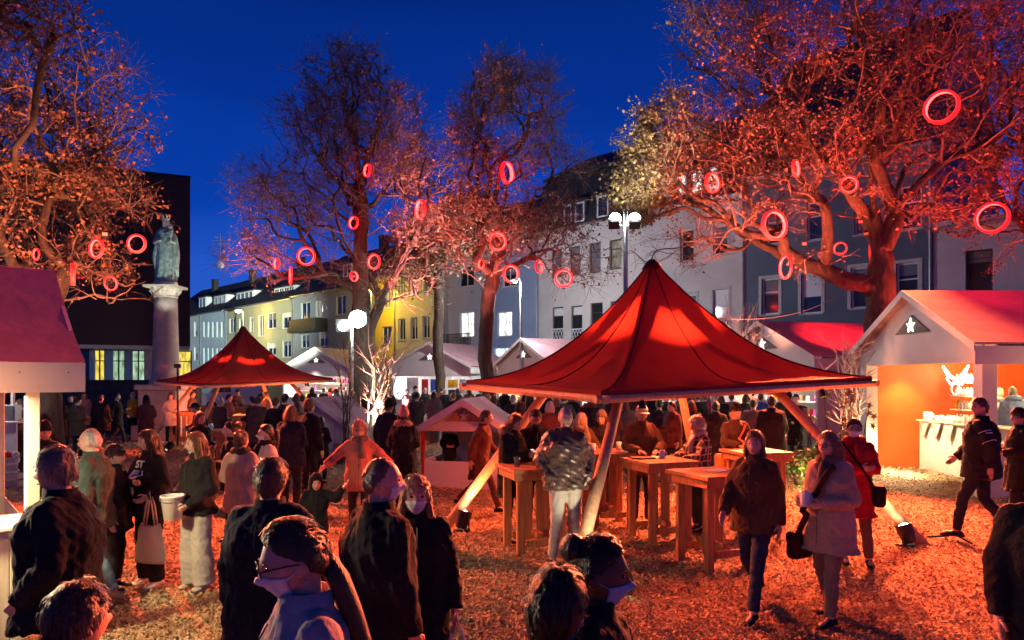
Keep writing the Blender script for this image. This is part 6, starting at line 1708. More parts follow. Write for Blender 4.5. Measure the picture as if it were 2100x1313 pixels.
        if name == 'hair' and D < 13.5:     # loose locks lying over the cap of hair
            r2 = np.random.RandomState(seed + 9); ok = np.where((f > .45) & (np.abs(Nn[:, 2]) < .98))[0]
            for j in r2.choice(ok, 900 if near else 260):
                n_ = Vector(Nn[j]); p0 = Vector(v[j]) + Vector(r2.randn(3) * .004); c_ = Vector((0, .02, .12)); dn = (p0 - c_) - n_ * ((p0 - c_).dot(n_)); dn = dn.normalized() if dn.length > .01 else Vector((0, 1, 0)); dn = dn if hair not in ('bun', 'pony', 'braid', 'receding') else (Vector((0, .10, .03)) - p0 + Vector((0, .02, 0))).normalized()
                dn = (dn + Vector(r2.randn(3) * .16)).normalized(); dn = (dn - n_ * dn.dot(n_)).normalized(); sd2 = n_.cross(dn).normalized() * (.0032 + .003 * r2.rand()); L2 = (.022 + .03 * r2.rand()) * (1 if hair != 'curly' else .8)
                cv = -L2 * L2 * 4.5; a_, b_, c2 = p0 + n_ * .001, p0 + dn * L2 * .55 + n_ * (.0035 + cv * .3 if hair != 'curly' else .012), p0 + dn * L2 + n_ * (cv + (.004 * r2.rand() if hair != 'curly' else .01))
                q.add([HM @ x_ for x_ in (a_ - sd2, a_ + sd2, b_ + sd2 * .9, b_ - sd2 * .9, c2)], [(0, 1, 2, 3), (3, 2, 4)])
        return q.build(name, m, T, True)
    short_h = lambda a: np.interp(a, [0, 35, 60, 85, 110, 140, 180], [.62, .60, .40, .02, -.30, -.52, -.58])
    reced = lambda a: np.interp(a, [0, 40, 70, 95, 120, 150, 180], [1.02, .95, .62, .12, -.25, -.52, -.58])
    long_h = lambda a: np.interp(a, [0, 30, 55, 75, 100, 180], [.66, .60, .34, -.35, -1.2, -1.2])
    hm = cloth(hc, 'hair')
    lo_n = (40, 28) if D < 13 else (20, 14)
    def curtain(length, spread=.02, front=62, thick=.03, part_='hair_length'):
        n = 34; rows_ = 9; V = []
        for i in range(rows_):
            f = i / (rows_ - 1); z = .05 - f * length; rad = .090 + spread * math.sin(f * 2.2) * .8 + .010 * f
            for inner in (0, 1):
                for k in range(n):
                    a = R(front + (360 - 2 * front) * k / (n - 1)); st = .006 * math.sin(k * 2.3 + seed) + .004 * math.sin(k * 5.1 + i * .8)
                    rr = rad + st - inner * thick * (1 - .3 * f) - .012 * f * f * (1 if abs(k - n / 2) > n * .38 else 0)
                    V.append((rr * .90 * math.sin(a), -rr * 1.06 * math.cos(a) + .004 + (.02 * f), z - (.02 * math.sin(k * 1.9 + seed) if i == rows_ - 1 else 0)))
        F = []
        for i in range(rows_ - 1):
            for inner in (0, 1):
                for k in range(n - 1):
                    a = (i * 2 + inner) * n + k; b = ((i + 1) * 2 + inner) * n + k
                    F.append((a, a + 1, b + 1, b) if inner else (a, b, b + 1, a + 1))
            for k in (0, n - 1):
                a = i * 2 * n + k; b = (i + 1) * 2 * n + k; F.append((a, a + n, b + n, b))
        a = (rows_ - 1) * 2 * n
        for k in range(n - 1): F.append((a + k, a + k + 1, a + n + k + 1, a + n + k))
        q = MB(); q.add([HM @ Vector(p) for p in V], F)
        if D < 13.5:
            r2 = np.random.RandomState(seed + 4)
            for _ in range(260 if near else 110):
                k = r2.randint(1, n - 1); i0 = r2.randint(0, rows_ - 3); i1 = min(rows_ - 1, i0 + r2.randint(2, 5))
                pts_ = [Vector(V[i * 2 * n + k]) * 1.0 + Vector((r2.randn() * .006, r2.randn() * .006, 0)) + Vector((V[i * 2 * n + k][0], V[i * 2 * n + k][1], 0)).normalized() * .004 for i in range(i0, i1 + 1)]
                pts_[-1] = pts_[-1] + Vector((r2.randn() * .012, r2.randn() * .012, -.02 * r2.rand()))
                q.tube([HM @ p for p in pts_], [.0045] * (len(pts_) - 1) + [.001], 3, False)
        q.build(part_, hm, T, True)
    kw = dict(nu_=lo_n[0], nv_=lo_n[1])
    if hair in ('short', 'bun', 'pony', 'braid') : shell(short_h if hair == 'short' else (lambda a: np.interp(a, [0, 35, 60, 85, 110, 180], [.68, .62, .42, .22, -.25, -.62])), .012, .006 if hair == 'short' else .003, m=hm, **kw)
    elif hair == 'receding': shell(reced, .002, .002, m=hm, **kw)
    elif hair == 'curly': shell(lambda a: np.interp(a, [0, 45, 70, 100, 180], [.55, .5, .1, -.55, -.75]), .032, .016, m=hm, **kw)
    elif hair in ('long', 'bob', 'verylong'):
        shell(long_h, .014, .004, m=hm, **kw); curtain({'long': .34, 'bob': .16, 'verylong': .46}[hair], .018 if hair != 'bob' else .03)
    if hair == 'bun': q = MB(); q.ball(HM @ Vector((0, .10, .075)), .052 * hs, 14, 10); q.build('hair_bun', hm, T, True)
    if hair == 'pony': q = MB(); q.tube([HM @ Vector(p) for p in ((0, .09, .05), (0, .145, .03), (0, .15, -.08), (0, .13, -.22), (0, .12, -.30))], [.03, .036, .034, .026, .008], 10); q.build('ponytail', hm, T, True)
    if hair == 'braid':
        q = MB(); pts = [(0, .09, -.02), (.02, .115, -.10), (.045, .125, -.20), (.06, .13, -.32), (.065, .125, -.44), (.06, .12, -.56), (.058, .12, -.62)]
        q.tube([HM @ Vector(p) for p in pts], [.032, .036, .034, .032, .028, .022, .006], 10); q.build('braid', hm, T, True)
    if beard: shell(lambda a: np.interp(a, [0, 60, 80, 100, 180], [1.5, 1.5, 1.5, 1.5, 1.5]), .0, m=cloth(beard, 'hair'), **kw) if False else face_patch(T, HM, cloth(beard, 'hair'), 'beard', -62, 62, -.095, -.122, -.045, .007, lo_n)
    if hat == 'beanie': shell(lambda a: np.interp(a, [0, 60, 100, 180], [.42, .30, .05, -.18]), .022, .003, 'beanie', cloth(hatc), .02, *lo_n); 
    if hat == 'pompom':
        shell(lambda a: np.interp(a, [0, 60, 100, 180], [.42, .30, .05, -.18]), .028, .006, 'beanie', cloth(hatc), .03, *lo_n)
        q = MB(); q.ball(HM @ Vector((0, .02, .175)), .05 * hs, 12, 9); q.build('pompom', cloth(hatc, 'fur'), T, True)
    if hat in ('cap', 'flatcap'):
        shell(lambda a: np.interp(a, [0, 60, 100, 180], [.40, .34, .22, .12]), .018 if hat == 'cap' else .024, .001, 'cap_crown', cloth(hatc), .0, *lo_n)
        q = MB(); n = 12; V = []
        for z_ in (0, -.008):
            for rr in (.085, .165 if hat == 'cap' else .135):
                for k in range(n):
                    a = R(-62 + 124 * k / (n - 1)); V.append((rr * .86 * math.sin(a), -rr * math.cos(a) * (1.0 if rr < .1 else 1.02), .052 - (.02 if rr > .1 else 0) - .014 * abs(math.sin(a)) + z_))
        F = []
        for k in range(n - 1): F += [(k, k + 1, n + k + 1, n + k), (2 * n + k, 3 * n + k, 3 * n + k + 1, 2 * n + k + 1), (n + k, n + k + 1, 3 * n + k + 1, 3 * n + k)]
        q.add([HM @ Vector(p) for p in V], F); q.build('cap_brim', cloth(hatc), T)
    if hat == 'hood':
        shell(lambda a: np.interp(a, [0, 40, 62, 80, 180], [.55, .45, -.2, -1.2, -1.2]), .030, .006, 'hood', cloth(hatc), .01, *lo_n)
    if hood or fur:
        c = MB(); pts = []; 
        for k in range(17):
            a = R(35 + 290 * k / 16); pts.append(Vector((neck.x + .125 * s * math.sin(a), neck.y - .105 * s * math.cos(a) + .03 * s, neck.z + (.01 - .035 * math.cos(a)) * s)))
        c.tube(pts, [.02 * s + .038 * s * math.sin(math.pi * k / 16) ** .6 + (.012 * math.sin(k * 2.9) if fur else 0) for k in range(17)], 12); c.build('fur_collar' if fur else 'hood', cloth(fur or hood, 'fur' if fur else 'wool'), T, True)
    if scarf:
        c = MB(); n = 18; pts = [Vector((neck.x + .088 * s * math.sin(2 * math.pi * k / n), neck.y - .085 * s * math.cos(2 * math.pi * k / n) + .005, neck.z + (.02 + .012 * math.sin(k * 1.7)) * s)) for k in range(n + 1)]
        c.tube(pts, .044 * s, 10); c.tube([neck + Vector((.03, -.11, .0)) * s, neck + Vector((.04, -.165, -.12)) * s, neck + Vector((.05, -.165, -.26)) * s], [.045 * s, .05 * s, .04 * s], 8, squash=None)
        c.build('scarf', cloth(scarf), T, True)
    if mask:
        face_patch(T, HM, cloth(mask, 'mask') if False else mask_mat(mask), 'face_mask', -66, 66, -.116, -.118, -.012 if mask != 'chin' else -.075, .006, lo_n, True)
    if glasses:
        q = MB()
        for sd in (1, -1):
            q.tube([HM @ Vector((sd * .033 + .024 * math.sin(2 * math.pi * k / 14), -.108 + .0 * k, .010 + .018 * math.cos(2 * math.pi * k / 14))) for k in range(15)], .0025, 5)
            q.tube([HM @ Vector(p) for p in ((sd * .057, -.105, .014), (sd * .08, -.03, .012), (sd * .082, .02, .002))], .0025, 5)
        q.tube([HM @ Vector((-.010, -.110, .014)), HM @ Vector((.010, -.110, .014))], .0025, 5); q.build('glasses', M['black_metal'], T)
    if earring: q = MB(); q.ball(HM @ Vector((.082, .01, -.05)), .006, 8, 6); q.build('earring', M['steel'], T, True)
    J['D'] = D; J['hem'] = hem; J['yaw'] = yaw; J['jc'] = jc; ALLP.append(J)
    J['T'] = T; J['HM'] = HM; J['neck'] = neck; J['s'] = s
    return J

MASKM = {}
def mask_mat(c):
    if c not in MASKM: MASKM[c] = mat('mask cloth', {'w': (.74, .72, .70), 'b': (.22, .42, .62), 'chin': (.35, .5, .6)}[c], .8, .05, 20, .15, 60)
    return MASKM[c]
def face_patch(T, HM, m, name, a0, a1, zlo, _z, zhi, off, res, puff=False):
    """layer over the lower face: outer and inner skin, closed rim"""
    n = 22 if res[0] > 30 else 12; rws = 10; V = []
    for inner in (0, 1):
        for i in range(rws):
            f = i / (rws - 1); zz = zlo + (zhi - zlo) * f
            for k in range(n):
                a = R(a0 + (a1 - a0) * k / (n - 1)); g = abs(2 * k / (n - 1) - 1)
                z2 = zz + (.0 if not puff else -.012 * g * f + .02 * g * (1 - f))
                nz_ = max(-.98, min(.98, z2 / .118)); cr = math.sqrt(1 - nz_ * nz_)
                p = head_shape(np.array([[cr * math.sin(a), -cr * math.cos(a), nz_]]))[0]
                o_ = off * (1 if not inner else .35) + ((.004 * (1 - g ** 2) * math.sin(math.pi * min(1, f * .9 + .1))) if puff and not inner else 0)
                d = Vector((math.sin(a), -math.cos(a), 0)); q = Vector(p) + d * o_
                if zz < -.105 and puff: q.z = zz
                V.append(HM @ q)
    F = []; b = rws * n
    for i in range(rws - 1):
        for k in range(n - 1): F += [(i * n + k, i * n + k + 1, (i + 1) * n + k + 1, (i + 1) * n + k), (b + i * n + k, b + (i + 1) * n + k, b + (i + 1) * n + k + 1, b + i * n + k + 1)]
    for k in range(n - 1): F += [(k, b + k, b + k + 1, k + 1), ((rws - 1) * n + k, (rws - 1) * n + k + 1, b + (rws - 1) * n + k + 1, b + (rws - 1) * n + k)]
    for i in range(rws - 1): F += [(i * n, (i + 1) * n, b + (i + 1) * n, b + i * n), (i * n + n - 1, b + i * n + n - 1, b + (i + 1) * n + n - 1, (i + 1) * n + n - 1)]
    q = MB(); q.add(V, F)
    if puff:
        for sd in (1, -1): q.tube([HM @ Vector(p) for p in ((sd * .066, -.05, -.035), (sd * .080, -.01, -.015), (sd * .083, .02, -.01))], .0018, 4)
    return q.build(name, m, T, True)
M['eye'] = mat('dark eye', (.03, .02, .015), .15, .1); M['lip'] = mat('lip', (.38, .15, .12), .5, .1)
def wpos(J, p): 
    T = J['T']; return Matrix.Translation(T.location) @ Matrix.Rotation(T.rotation_euler.z, 4, 'Z') @ Vector(p)
# ---------------------------------------------------------------- who stands where
BK = (.014, .014, .017); NAVY = (.016, .02, .035); DK = (.03, .028, .028); BRN = (.09, .05, .03); JEANS = (.05, .08, .13); GREY = (.16, .16, .16)
HB = (.06, .03, .018); HD = (.018, .012, .01); HG = (.35, .33, .31); HBL = (.38, .22, .10); HR = (.14, .05, .025)
# nearest ring
person('grey haired man in dark jacket seen from the side at the near stall', 118, 4.05, 1.76, -78, BK, .80, .05, arms=('pocket', 'pocket'), legs='relax', hair='short', hc=(.22, .17, .13), sk='r', head=(-6, 4), bulk=1.15)
person('bald older man in dark green jacket and blue jeans facing the near stall', 187, 7.0, 1.70, -80, (.03, .045, .042), .78, .04, tc=(.10, .17, .22), tk='denim', arms=('down', 'hold'), legs='step', hair='receding', hc=(.55, .5, .45), sk='l', shoe=(.16, .12, .09), head=(0, 3), bulk=1.08)
person('short person in dark cap and fur collar right behind the bald man', 236, 7.7, 1.50, 95, BK, .70, .05, arms=('pocket', 'down'), hair='short', hat='cap', hatc=(.02, .022, .028), fur=(.18, .12, .07), female=True)
person('person in dark hood seen between the stall post and the grey haired man', 90, 9.2, 1.58, 35, BK, .75, .03, arms=('hold', 'hold'), hat='beanie', hatc=BK, sk='r', head=(15, 12), female=True)
J5 = person('long haired woman with canvas bag and printed dark hoodie', 306, 7.93, 1.66, -22, (.014, .014, .02), .78, .02, tc=BK, fit=.02, wide=.02, arms=('bag', 'cross'), legs='relax', hair='long', hc=(.03, .016, .01), shoe=(.72, .70, .66), head=(-30, 4), female=True)
J6 = person('woman in black jacket and wide grey trousers holding a white bucket', 403, 7.75, 1.65, -28, BK, .84, .035, tc=(.34, .32, .30), fit=.02, wide=.055, arms=('carry', 'carry'), legs='stand', hair='long', hc=(.16, .08, .035), mask='chin', shoe=(.4, .37, .33), head=(-25, 2), female=True)
person('woman in short pale pink jacket seen from behind', 495, 8.6, 1.58, 172, (.46, .33, .27), .72, .035, tc=DK, hair='bun', hc=HB, arms=('hold', 'hold'), female=True, scarf=(.04, .03, .03))
person('masked woman in white pink coat with black scarf turned to the left', 546, 9.5, 1.60, -62, (.56, .44, .40), .62, .03, tc=BK, hair='pony', hc=HD, mask='w', scarf=BK, arms=('hold', 'hold'), female=True)
person('dark haired woman close behind the woman in the pale pink jacket', 474, 9.9, 1.60, -75, BK, .75, .03, hair='bun', hc=HD, arms=('hold', 'down'), female=True)
person('broad back of a brown haired person in dark navy jacket walking away', 556, 4.15, 1.75, 172, (.013, .015, .027), .72, .045, tc=(.014, .018, .03), tk='denim', arms=('down', 'swf'), legs='step', hair='short', hc=(.10, .055, .035), bulk=1.1)
J11 = person('nearest woman with glasses, white mask, long braid and grey pink coat', 618, 2.3, 1.735, -62, (.36, .31, .31), .5, .03, tc=DK, hair='braid', hc=(.075, .04, .02), mask='w', glasses=True, head=(-4, 14), earring=True, female=True, sk='r', arms=('down', 'down'))
person('balding man with white mask in long dark coat looking over his shoulder', 782, 3.95, 1.80, 128, (.012, .012, .016), .52, .035, tc=NAVY, arms=('down', 'down'), legs='step', hair='receding', hc=(.16, .09, .07), mask='w', head=(-22, 2), sk='r', bulk=1.08)
J13 = person('long blonde woman with white mask in dark coat beside the balding man', 852, 4.45, 1.62, 12, BK, .60, .04, tc=NAVY, arms=('down', 'down'), legs='step', hair='long', hc=(.36, .22, .12), mask='w', sk='r', female=True)
person('dark skinned woman with hair bun and pale blue mask turned right', 1222, 2.52, 1.67, 72, BK, .7, .04, hair='bun', hc=(.012, .01, .01), mask='b', sk='d', female=True, head=(8, 6), arms=('down', 'down'))
person('dark head and shoulders in front of the woman with the blue mask', 1140, 2.2, 1.63, 158, BK, .6, .05, hair='short', hc=(.012, .01, .01), sk='d', head=(-12, 5), mask='w', bulk=1.1)
person('short haired head at the lower left edge seen from behind', 158, 2.35, 1.52, 150, (.06, .05, .02), .6, .05, hair='short', hc=(.09, .04, .03), sk='r', fur=(.28, .22, .10))
person('dark coated person cut by the right picture edge', 2152, 3.9, 1.74, -20, BK, .5, .03, hair='short', hc=HD, sk='r', arms=('down', 'down'), head=(0, 0))
# right half, middle distance
J18 = person('man in dark jacket with pale sleeve stripes walking to the right stall', 2010, 9.9, 1.90, -128, (.018, .017, .02), .76, .05, tc=NAVY, arms=('swb', 'swf'), legs='walk', hair='short', hc=(.10, .05, .035), sk='r', head=(38, 0), bulk=1.12)
person('person in dark coat at the right edge behind the striped jacket man', 2090, 10.6, 1.72, -100, BK, .55, .04, arms=('hold', 'hold'), hat='beanie', hatc=DK, legs='step')
person('long haired woman in brown jacket and jeans striding to the left', 1548, 6.9, 1.71, -38, (.085, .048, .025), .78, .035, tc=(.022, .032, .06), tk='denim', arms=('down', 'swf'), legs='stride', hair='verylong', hc=(.16, .08, .045), head=(10, 0), female=True, bulk=1.08)
J21 = person('woman in beige coat with glasses and dark shoulder strap walking left', 1700, 6.65, 1.71, -58, (.44, .31, .22), .66, .035, tc=(.20, .15, .12), arms=('hold', 'hold'), legs='step', hair='bob', hc=(.22, .13, .085), glasses=True, female=True, bulk=1.1, scarf=(.2, .12, .08))
J22 = person('woman with white mask and folded arms in a bright red coat', 1752, 8.8, 1.74, -18, (.42, .018, .022), .58, .035, tc=(.12, .07, .05), arms=('cross', 'cross'), legs='relax', hair='short', hc=HD, mask='w', glasses=True, female=True, scarf=(.4, .02, .025), fit=.012)
person('white haired man in shiny jacket with hands in his pockets', 1160, 8.5, 1.82, 12, (.085, .06, .042), .84, .05, jk='shiny', tc=(.40, .38, .33), tk='denim', arms=('pocket', 'pocket'), legs='relax', hair='receding', hc=(.5, .45, .4), sk='l', head=(4, -2), bulk=1.12)
J24 = person('woman in black coat with fur hood looking at her phone', 1052, 9.75, 1.70, 55, BK, .62, .045, tc=BK, fit=.004, arms=('phone', 'phone'), legs='relax', hair='long', hc=(.13, .05, .03), fur=(.2, .12, .07), head=(0, 18), sk='r', female=True)
person('bearded man with glasses looking down beside the woman with the phone', 1098, 10.25, 1.74, 10, BK, .78, .03, arms=('hold', 'hold'), hair='short', hc=HD, glasses=True, beard=HD, head=(-12, 22), sk='r')
person('grey haired woman with olive scarf behind the white mugs', 1192, 11.9, 1.64, 25, (.07, .04, .03), .7, .04, hair='bob', hc=(.42, .38, .33), scarf=(.2, .16, .09), arms=('table', 'table'), head=(12, 0), sk='r', female=True)
person('woman in grey knit cap behind the front tent pole', 1234, 12.1, 1.66, -15, BK, .7, .04, hair='bob', hc=HB, hat='beanie', hatc=(.12, .11, .11), arms=('table', 'hold'), sk='r', female=True, head=(-8, 8))
person('man in pale flat cap and brown field jacket at the middle table', 1316, 10.95, 1.79, 4, (.10, .065, .035), .74, .035, tc=DK, hair='short', hc=HG, hat='flatcap', hatc=(.62, .55, .48), glasses=True, arms=('table', 'table'), head=(0, 6), sk='r')
person('woman with pale curls and plaid jacket writing at the middle table', 1432, 10.6, 1.64, -72, (.05, .028, .02), .8, .03, jk='plaid', tc=DK, hair='curly', hc=(.55, .48, .42), arms=('table', 'table'), head=(-8, 12), sk='r', female=True, scarf=(.5, .4, .35))
J30 = person('bearded man in dark cap with orange bag strap at his own table', 1508, 11.9, 1.72, 12, (.06, .038, .028), .78, .035, hair='short', hc=HG, hat='beanie', hatc=BK, beard=(.4, .35, .3), arms=('table', 'table'), sk='r')
person('dark tall figure seen from behind under the right tent edge', 1582, 14.2, 1.84, 175, BK, .6, .05, hair='short', hc=HD, arms=('hold', 'hold'), bulk=1.15)
person('masked man in dark coat standing by the lit shrubs', 1632, 17.0, 1.78, -15, BK, .58, .04, hair='short', hc=HD, mask='w', arms=('hold', 'hold'))
person('dark red figure hurrying past the miniature hut', 985, 12.0, 1.66, 85, (.10, .03, .022), .58, .04, tc=(.10, .035, .025), hair='short', hc=HB, legs='stride', arms=('swf', 'swb'), sk='m', lean=.12)
person('woman in coral jacket with glasses and grey scarf arms held out', 737, 10.1, 1.60, 8, (.50, .16, .11), .72, .035, tc=DK, hair='curly', hc=(.42, .2, .12), glasses=True, scarf=(.14, .11, .1), arms=('out', 'out'), legs='step', sk='r', female=True)
person('person in dark coat with pink pompom cap and fur hood seen from behind', 828, 12.4, 1.66, 178, BK, .5, .05, hat='pompom', hatc=(.5, .24, .18), fur=(.35, .2, .15), hair='bob', hc=HB, arms=('hold', 'hold'), female=True)
person('dark figure partly behind the pompom cap', 798, 13.6, 1.76, 165, NAVY, .6, .04, hair='short', hat='beanie', hatc=BK, arms=('down', 'hold'))
person('person with orange lit bob and navy jacket seen from behind', 597, 12.0, 1.72, 170, NAVY, .74, .045, hair='bob', hc=(.42, .16, .06), arms=('hold', 'hold'), bulk=1.1, female=True)
person('person in brown knit cap beside the orange lit bob', 634, 12.8, 1.74, 150, BK, .7, .04, hat='beanie', hatc=(.16, .09, .06), hair='short', hc=HB, arms=('hold', 'down'))
person('small dark figure standing before the closed miniature hut', 658, 15.2, 1.38, 175, BK, .5, .04, hair='bob', hc=HD, female=True, arms=('hold', 'hold'))
person('child in dark hood stretching out one arm', 648, 8.3, 1.10, 15, BK, .7, .05, hat='hood', hatc=BK, hair='short', arms=('up', 'down'), sk='r', head=(10, 0), cat='child')
person('child with pale knit cap looking out of the miniature hut', 922, 15.7, 1.18, 10, BK, .7, .04, hat='pompom', hatc=(.45, .25, .18), arms=('hold', 'hold'), sk='r', cat='child')
# left, behind
person('woman in pale coat reading at the far tent table', 350, 23.6, 1.68, 40, (.52, .38, .32), .62, .04, tc=BK, hair='long', hc=HR, arms=('hold', 'hold'), head=(0, 15), female=True)
person('man in black cap leaning over the dark table', 418, 16.6, 1.60, -60, BK, .75, .05, hat='cap', hatc=BK, arms=('table', 'table'), lean=.25)
person('woman with long dark hair between the bucket woman and the dark table', 410, 12.6, 1.60, 60, BK, .7, .03, hair='long', hc=HR, arms=('hold', 'hold'), sk='r', female=True)
person('dark slim man at the orange lit far table', 517, 20.0, 1.68, -100, BK, .72, .03, hair='short', hc=HD, arms=('hold', 'down'))
person('dark haired man standing right of the orange lit far table', 566, 17.0, 1.72, 160, BK, .7, .04, hair='short', hc=HB, arms=('hold', 'hold'))
person('person in yellow jacket by the garden wall', 272, 26.2, 1.62, -25, (.62, .30, .03), .78, .04, tc=BK, hair='short', hc=HBL, arms=('hold', 'down'), legs='relax')
person('dark walking figure left of the yellow jacket', 240, 24.0, 1.70, 110, BK, .65, .05, tc=BRN, hair='short', hc=HD, legs='walk', arms=('swf', 'swb'))
person('dark bulky figure before the garden wall', 207, 22.0, 1.68, 175, BK, .6, .06, tc=DK, hair='short', hc=HD, legs='step', bulk=1.15)
person('person in pale brown coat before the garden wall', 172, 25.5, 1.66, 20, (.30, .2, .16), .55, .04, hair='bob', hc=HB, female=True)
person('pair partner in black right of the near stall post', 120, 21.0, 1.66, -160, BK, .55, .05, hair='short', hc=HD, arms=('hold', 'hold'))
person('dark haired figure just right of the near stall post', 96, 19.0, 1.66, 150, BK, .6, .05, hair='short', hc=HB, arms=('hold', 'hold'))
person('dark figure in red trousers at the pale counter', 42, 16.6, 1.70, -70, (.10, .03, .03), .7, .04, tc=BRN, hair='short', hc=HB, arms=('table', 'table'))
# far crowd before the stalls, each in clothes of its own
CROWD = [(488, 30, 1.68, 30, (.1, .05, .04), 'in brown coat beneath the far red tent'), (540, 34, 1.72, 170, (.05, .04, .04), 'in dark grey coat before the far stall'), (640, 33, 1.74, 175, BK, 'in black parka before the far stall with shelves'), (664, 34, 1.70, 170, (.03, .03, .045), 'in navy parka next to the black parka'),
    (690, 31, 1.72, -90, (.02, .022, .02), 'in dark green coat left of the white branches'), (722, 28, 1.68, 60, (.06, .03, .03), 'in maroon coat behind the twigs'), (748, 30, 1.70, 100, (.03, .025, .02), 'in umber coat behind the white branches'), (800, 29, 1.72, 170, BK, 'in black coat at the lantern'),
    (852, 33, 1.76, 60, BK, 'in black jacket with pale seams before the shirt stall'), (872, 34, 1.72, 160, (.035, .03, .03), 'in charcoal coat before the shirt stall'), (912, 33, 1.66, 175, (.02, .02, .03), 'in ink blue coat before the shirts'), (938, 30, 1.70, 178, (.07, .05, .045), 'with brown hair and dark fur hood near the shirt stall'),
    (962, 31, 1.76, 170, (.09, .06, .05), 'in tan brown jacket right of the shirts'), (985, 32, 1.70, -150, (.05, .03, .03), 'in wine dark coat right of the shirt stall'), (1010, 25, 1.74, 150, (.10, .05, .03), 'in rust brown jacket above the miniature hut'), (1036, 28, 1.76, 165, BK, 'tall in black by the mauve roofed stall'),
    (1052, 20, 1.70, 170, (.03, .035, .025), 'in olive cap behind the woman with the phone'), (1140, 18, 1.66, 150, (.05, .03, .025), 'in dark pointed hood left of the large pole'), (1172, 22, 1.72, 175, BK, 'in black behind the shiny jacket man'), (1210, 17.0, 1.76, 172, (.03, .025, .03), 'with dark fur hood under the tent edge'),
    (1262, 21, 1.86, 178, BK, 'tall and dark behind the front pole'), (1290, 24, 1.70, 160, (.1, .04, .04), 'in red brown coat under the tent'), (1342, 22, 1.76, 175, BK, 'in black behind the pale flat cap'), (1366, 20, 1.78, 90, (.02, .02, .02), 'in black standing in profile at the rear pole'), (1392, 21, 1.76, -90, (.11, .09, .08), 'in grey coat at the rear pole'),
    (1432, 20, 1.76, 160, BK, 'in black carrying a bag behind the curly woman'), (1462, 22, 1.70, 175, (.4, .03, .08), 'in crimson jacket before the red roofed stall'), (1478, 20, 1.72, 170, BK, 'in black behind the orange strap man'), (1500, 21, 1.76, 178, (.18, .12, .12), 'with pale pink hood in the far crowd'), (1530, 19, 1.74, 168, (.02, .02, .025), 'in black left of the tall dark figure'),
    (1606, 19, 1.80, 172, (.02, .018, .02), 'in black coat beside the masked man'), (1560, 22, 1.76, 150, (.05, .15, .4), 'in blue jacket before the red roofed stall'), (60, 18, 1.62, 100, (.05, .02, .02), 'in dark maroon at the crate'), (145, 23, 1.66, 30, (.03, .03, .03), 'in dark grey near the garden wall')]
for i, (px, D, H, yaw, c, tail) in enumerate(CROWD):
    person('person ' + tail, px, D, H, yaw, c, rnd.choice((.55, .65, .75)), .04, tc=rnd.choice((BK, NAVY, DK, BRN)), hair=rnd.choice(('short', 'short', 'bob', 'bun')), hc=rnd.choice((HB, HD, HR, HG)), hat=rnd.choice((None, None, 'beanie')), hatc=rnd.choice((BK, (.1, .06, .05), NAVY)),
           arms=rnd.choice((('hold', 'hold'), ('pocket', 'pocket'), ('down', 'hold'))), legs=rnd.choice(('stand', 'relax', 'step')), fur=(.12, .08, .06) if 'fur hood' in tail else None, female=rnd.random() < .5)
MORE = [(1082, 27, 1.74, 160, (.06, .045, .04), 'in mud brown coat left of the bright counter'), (1118, 26, 1.70, 175, BK, 'in black at the sprig decked counter'), (1228, 27, 1.72, 170, (.09, .07, .06), 'in taupe coat in the gap left of the front pole'), (1318, 26, 1.76, 172, (.03, .03, .04), 'in slate jacket at the bright counter'),
    (1412, 25, 1.74, 165, (.13, .06, .04), 'in chestnut coat right of the rear pole'), (1446, 24, 1.68, 178, (.05, .05, .05), 'in grey hood between the curly woman and the bearded man'), (1545, 25, 1.74, 170, (.2, .15, .13), 'in pale grey jacket left of the tall dark figure'), (1618, 23, 1.72, -170, (.1, .03, .03), 'in dark red coat beyond the masked man'),
    (905, 35, 1.72, 170, (.2, .05, .04), 'in red brown anorak at the shirt stall'), (835, 31, 1.70, 140, (.12, .1, .1), 'in grey anorak before the shirt stall'), (612, 36, 1.70, 160, (.15, .1, .08), 'in tan coat at the far stall'), (678, 27, 1.74, -120, (.06, .03, .03), 'in plum coat beside the closed miniature hut'),
    (452, 19, 1.64, 150, (.05, .03, .03), 'in dark brown at the far tent left table'), (545, 25, 1.72, 120, (.08, .05, .05), 'in cocoa coat right of the far tent table'), (620, 21, 1.70, 175, BK, 'in black right of the far tent'), (395, 27, 1.68, 90, (.12, .07, .05), 'in copper coat behind the far tent table'), (1000, 20, 1.72, 160, (.05, .035, .03), 'in dark anorak right of the miniature hut')]
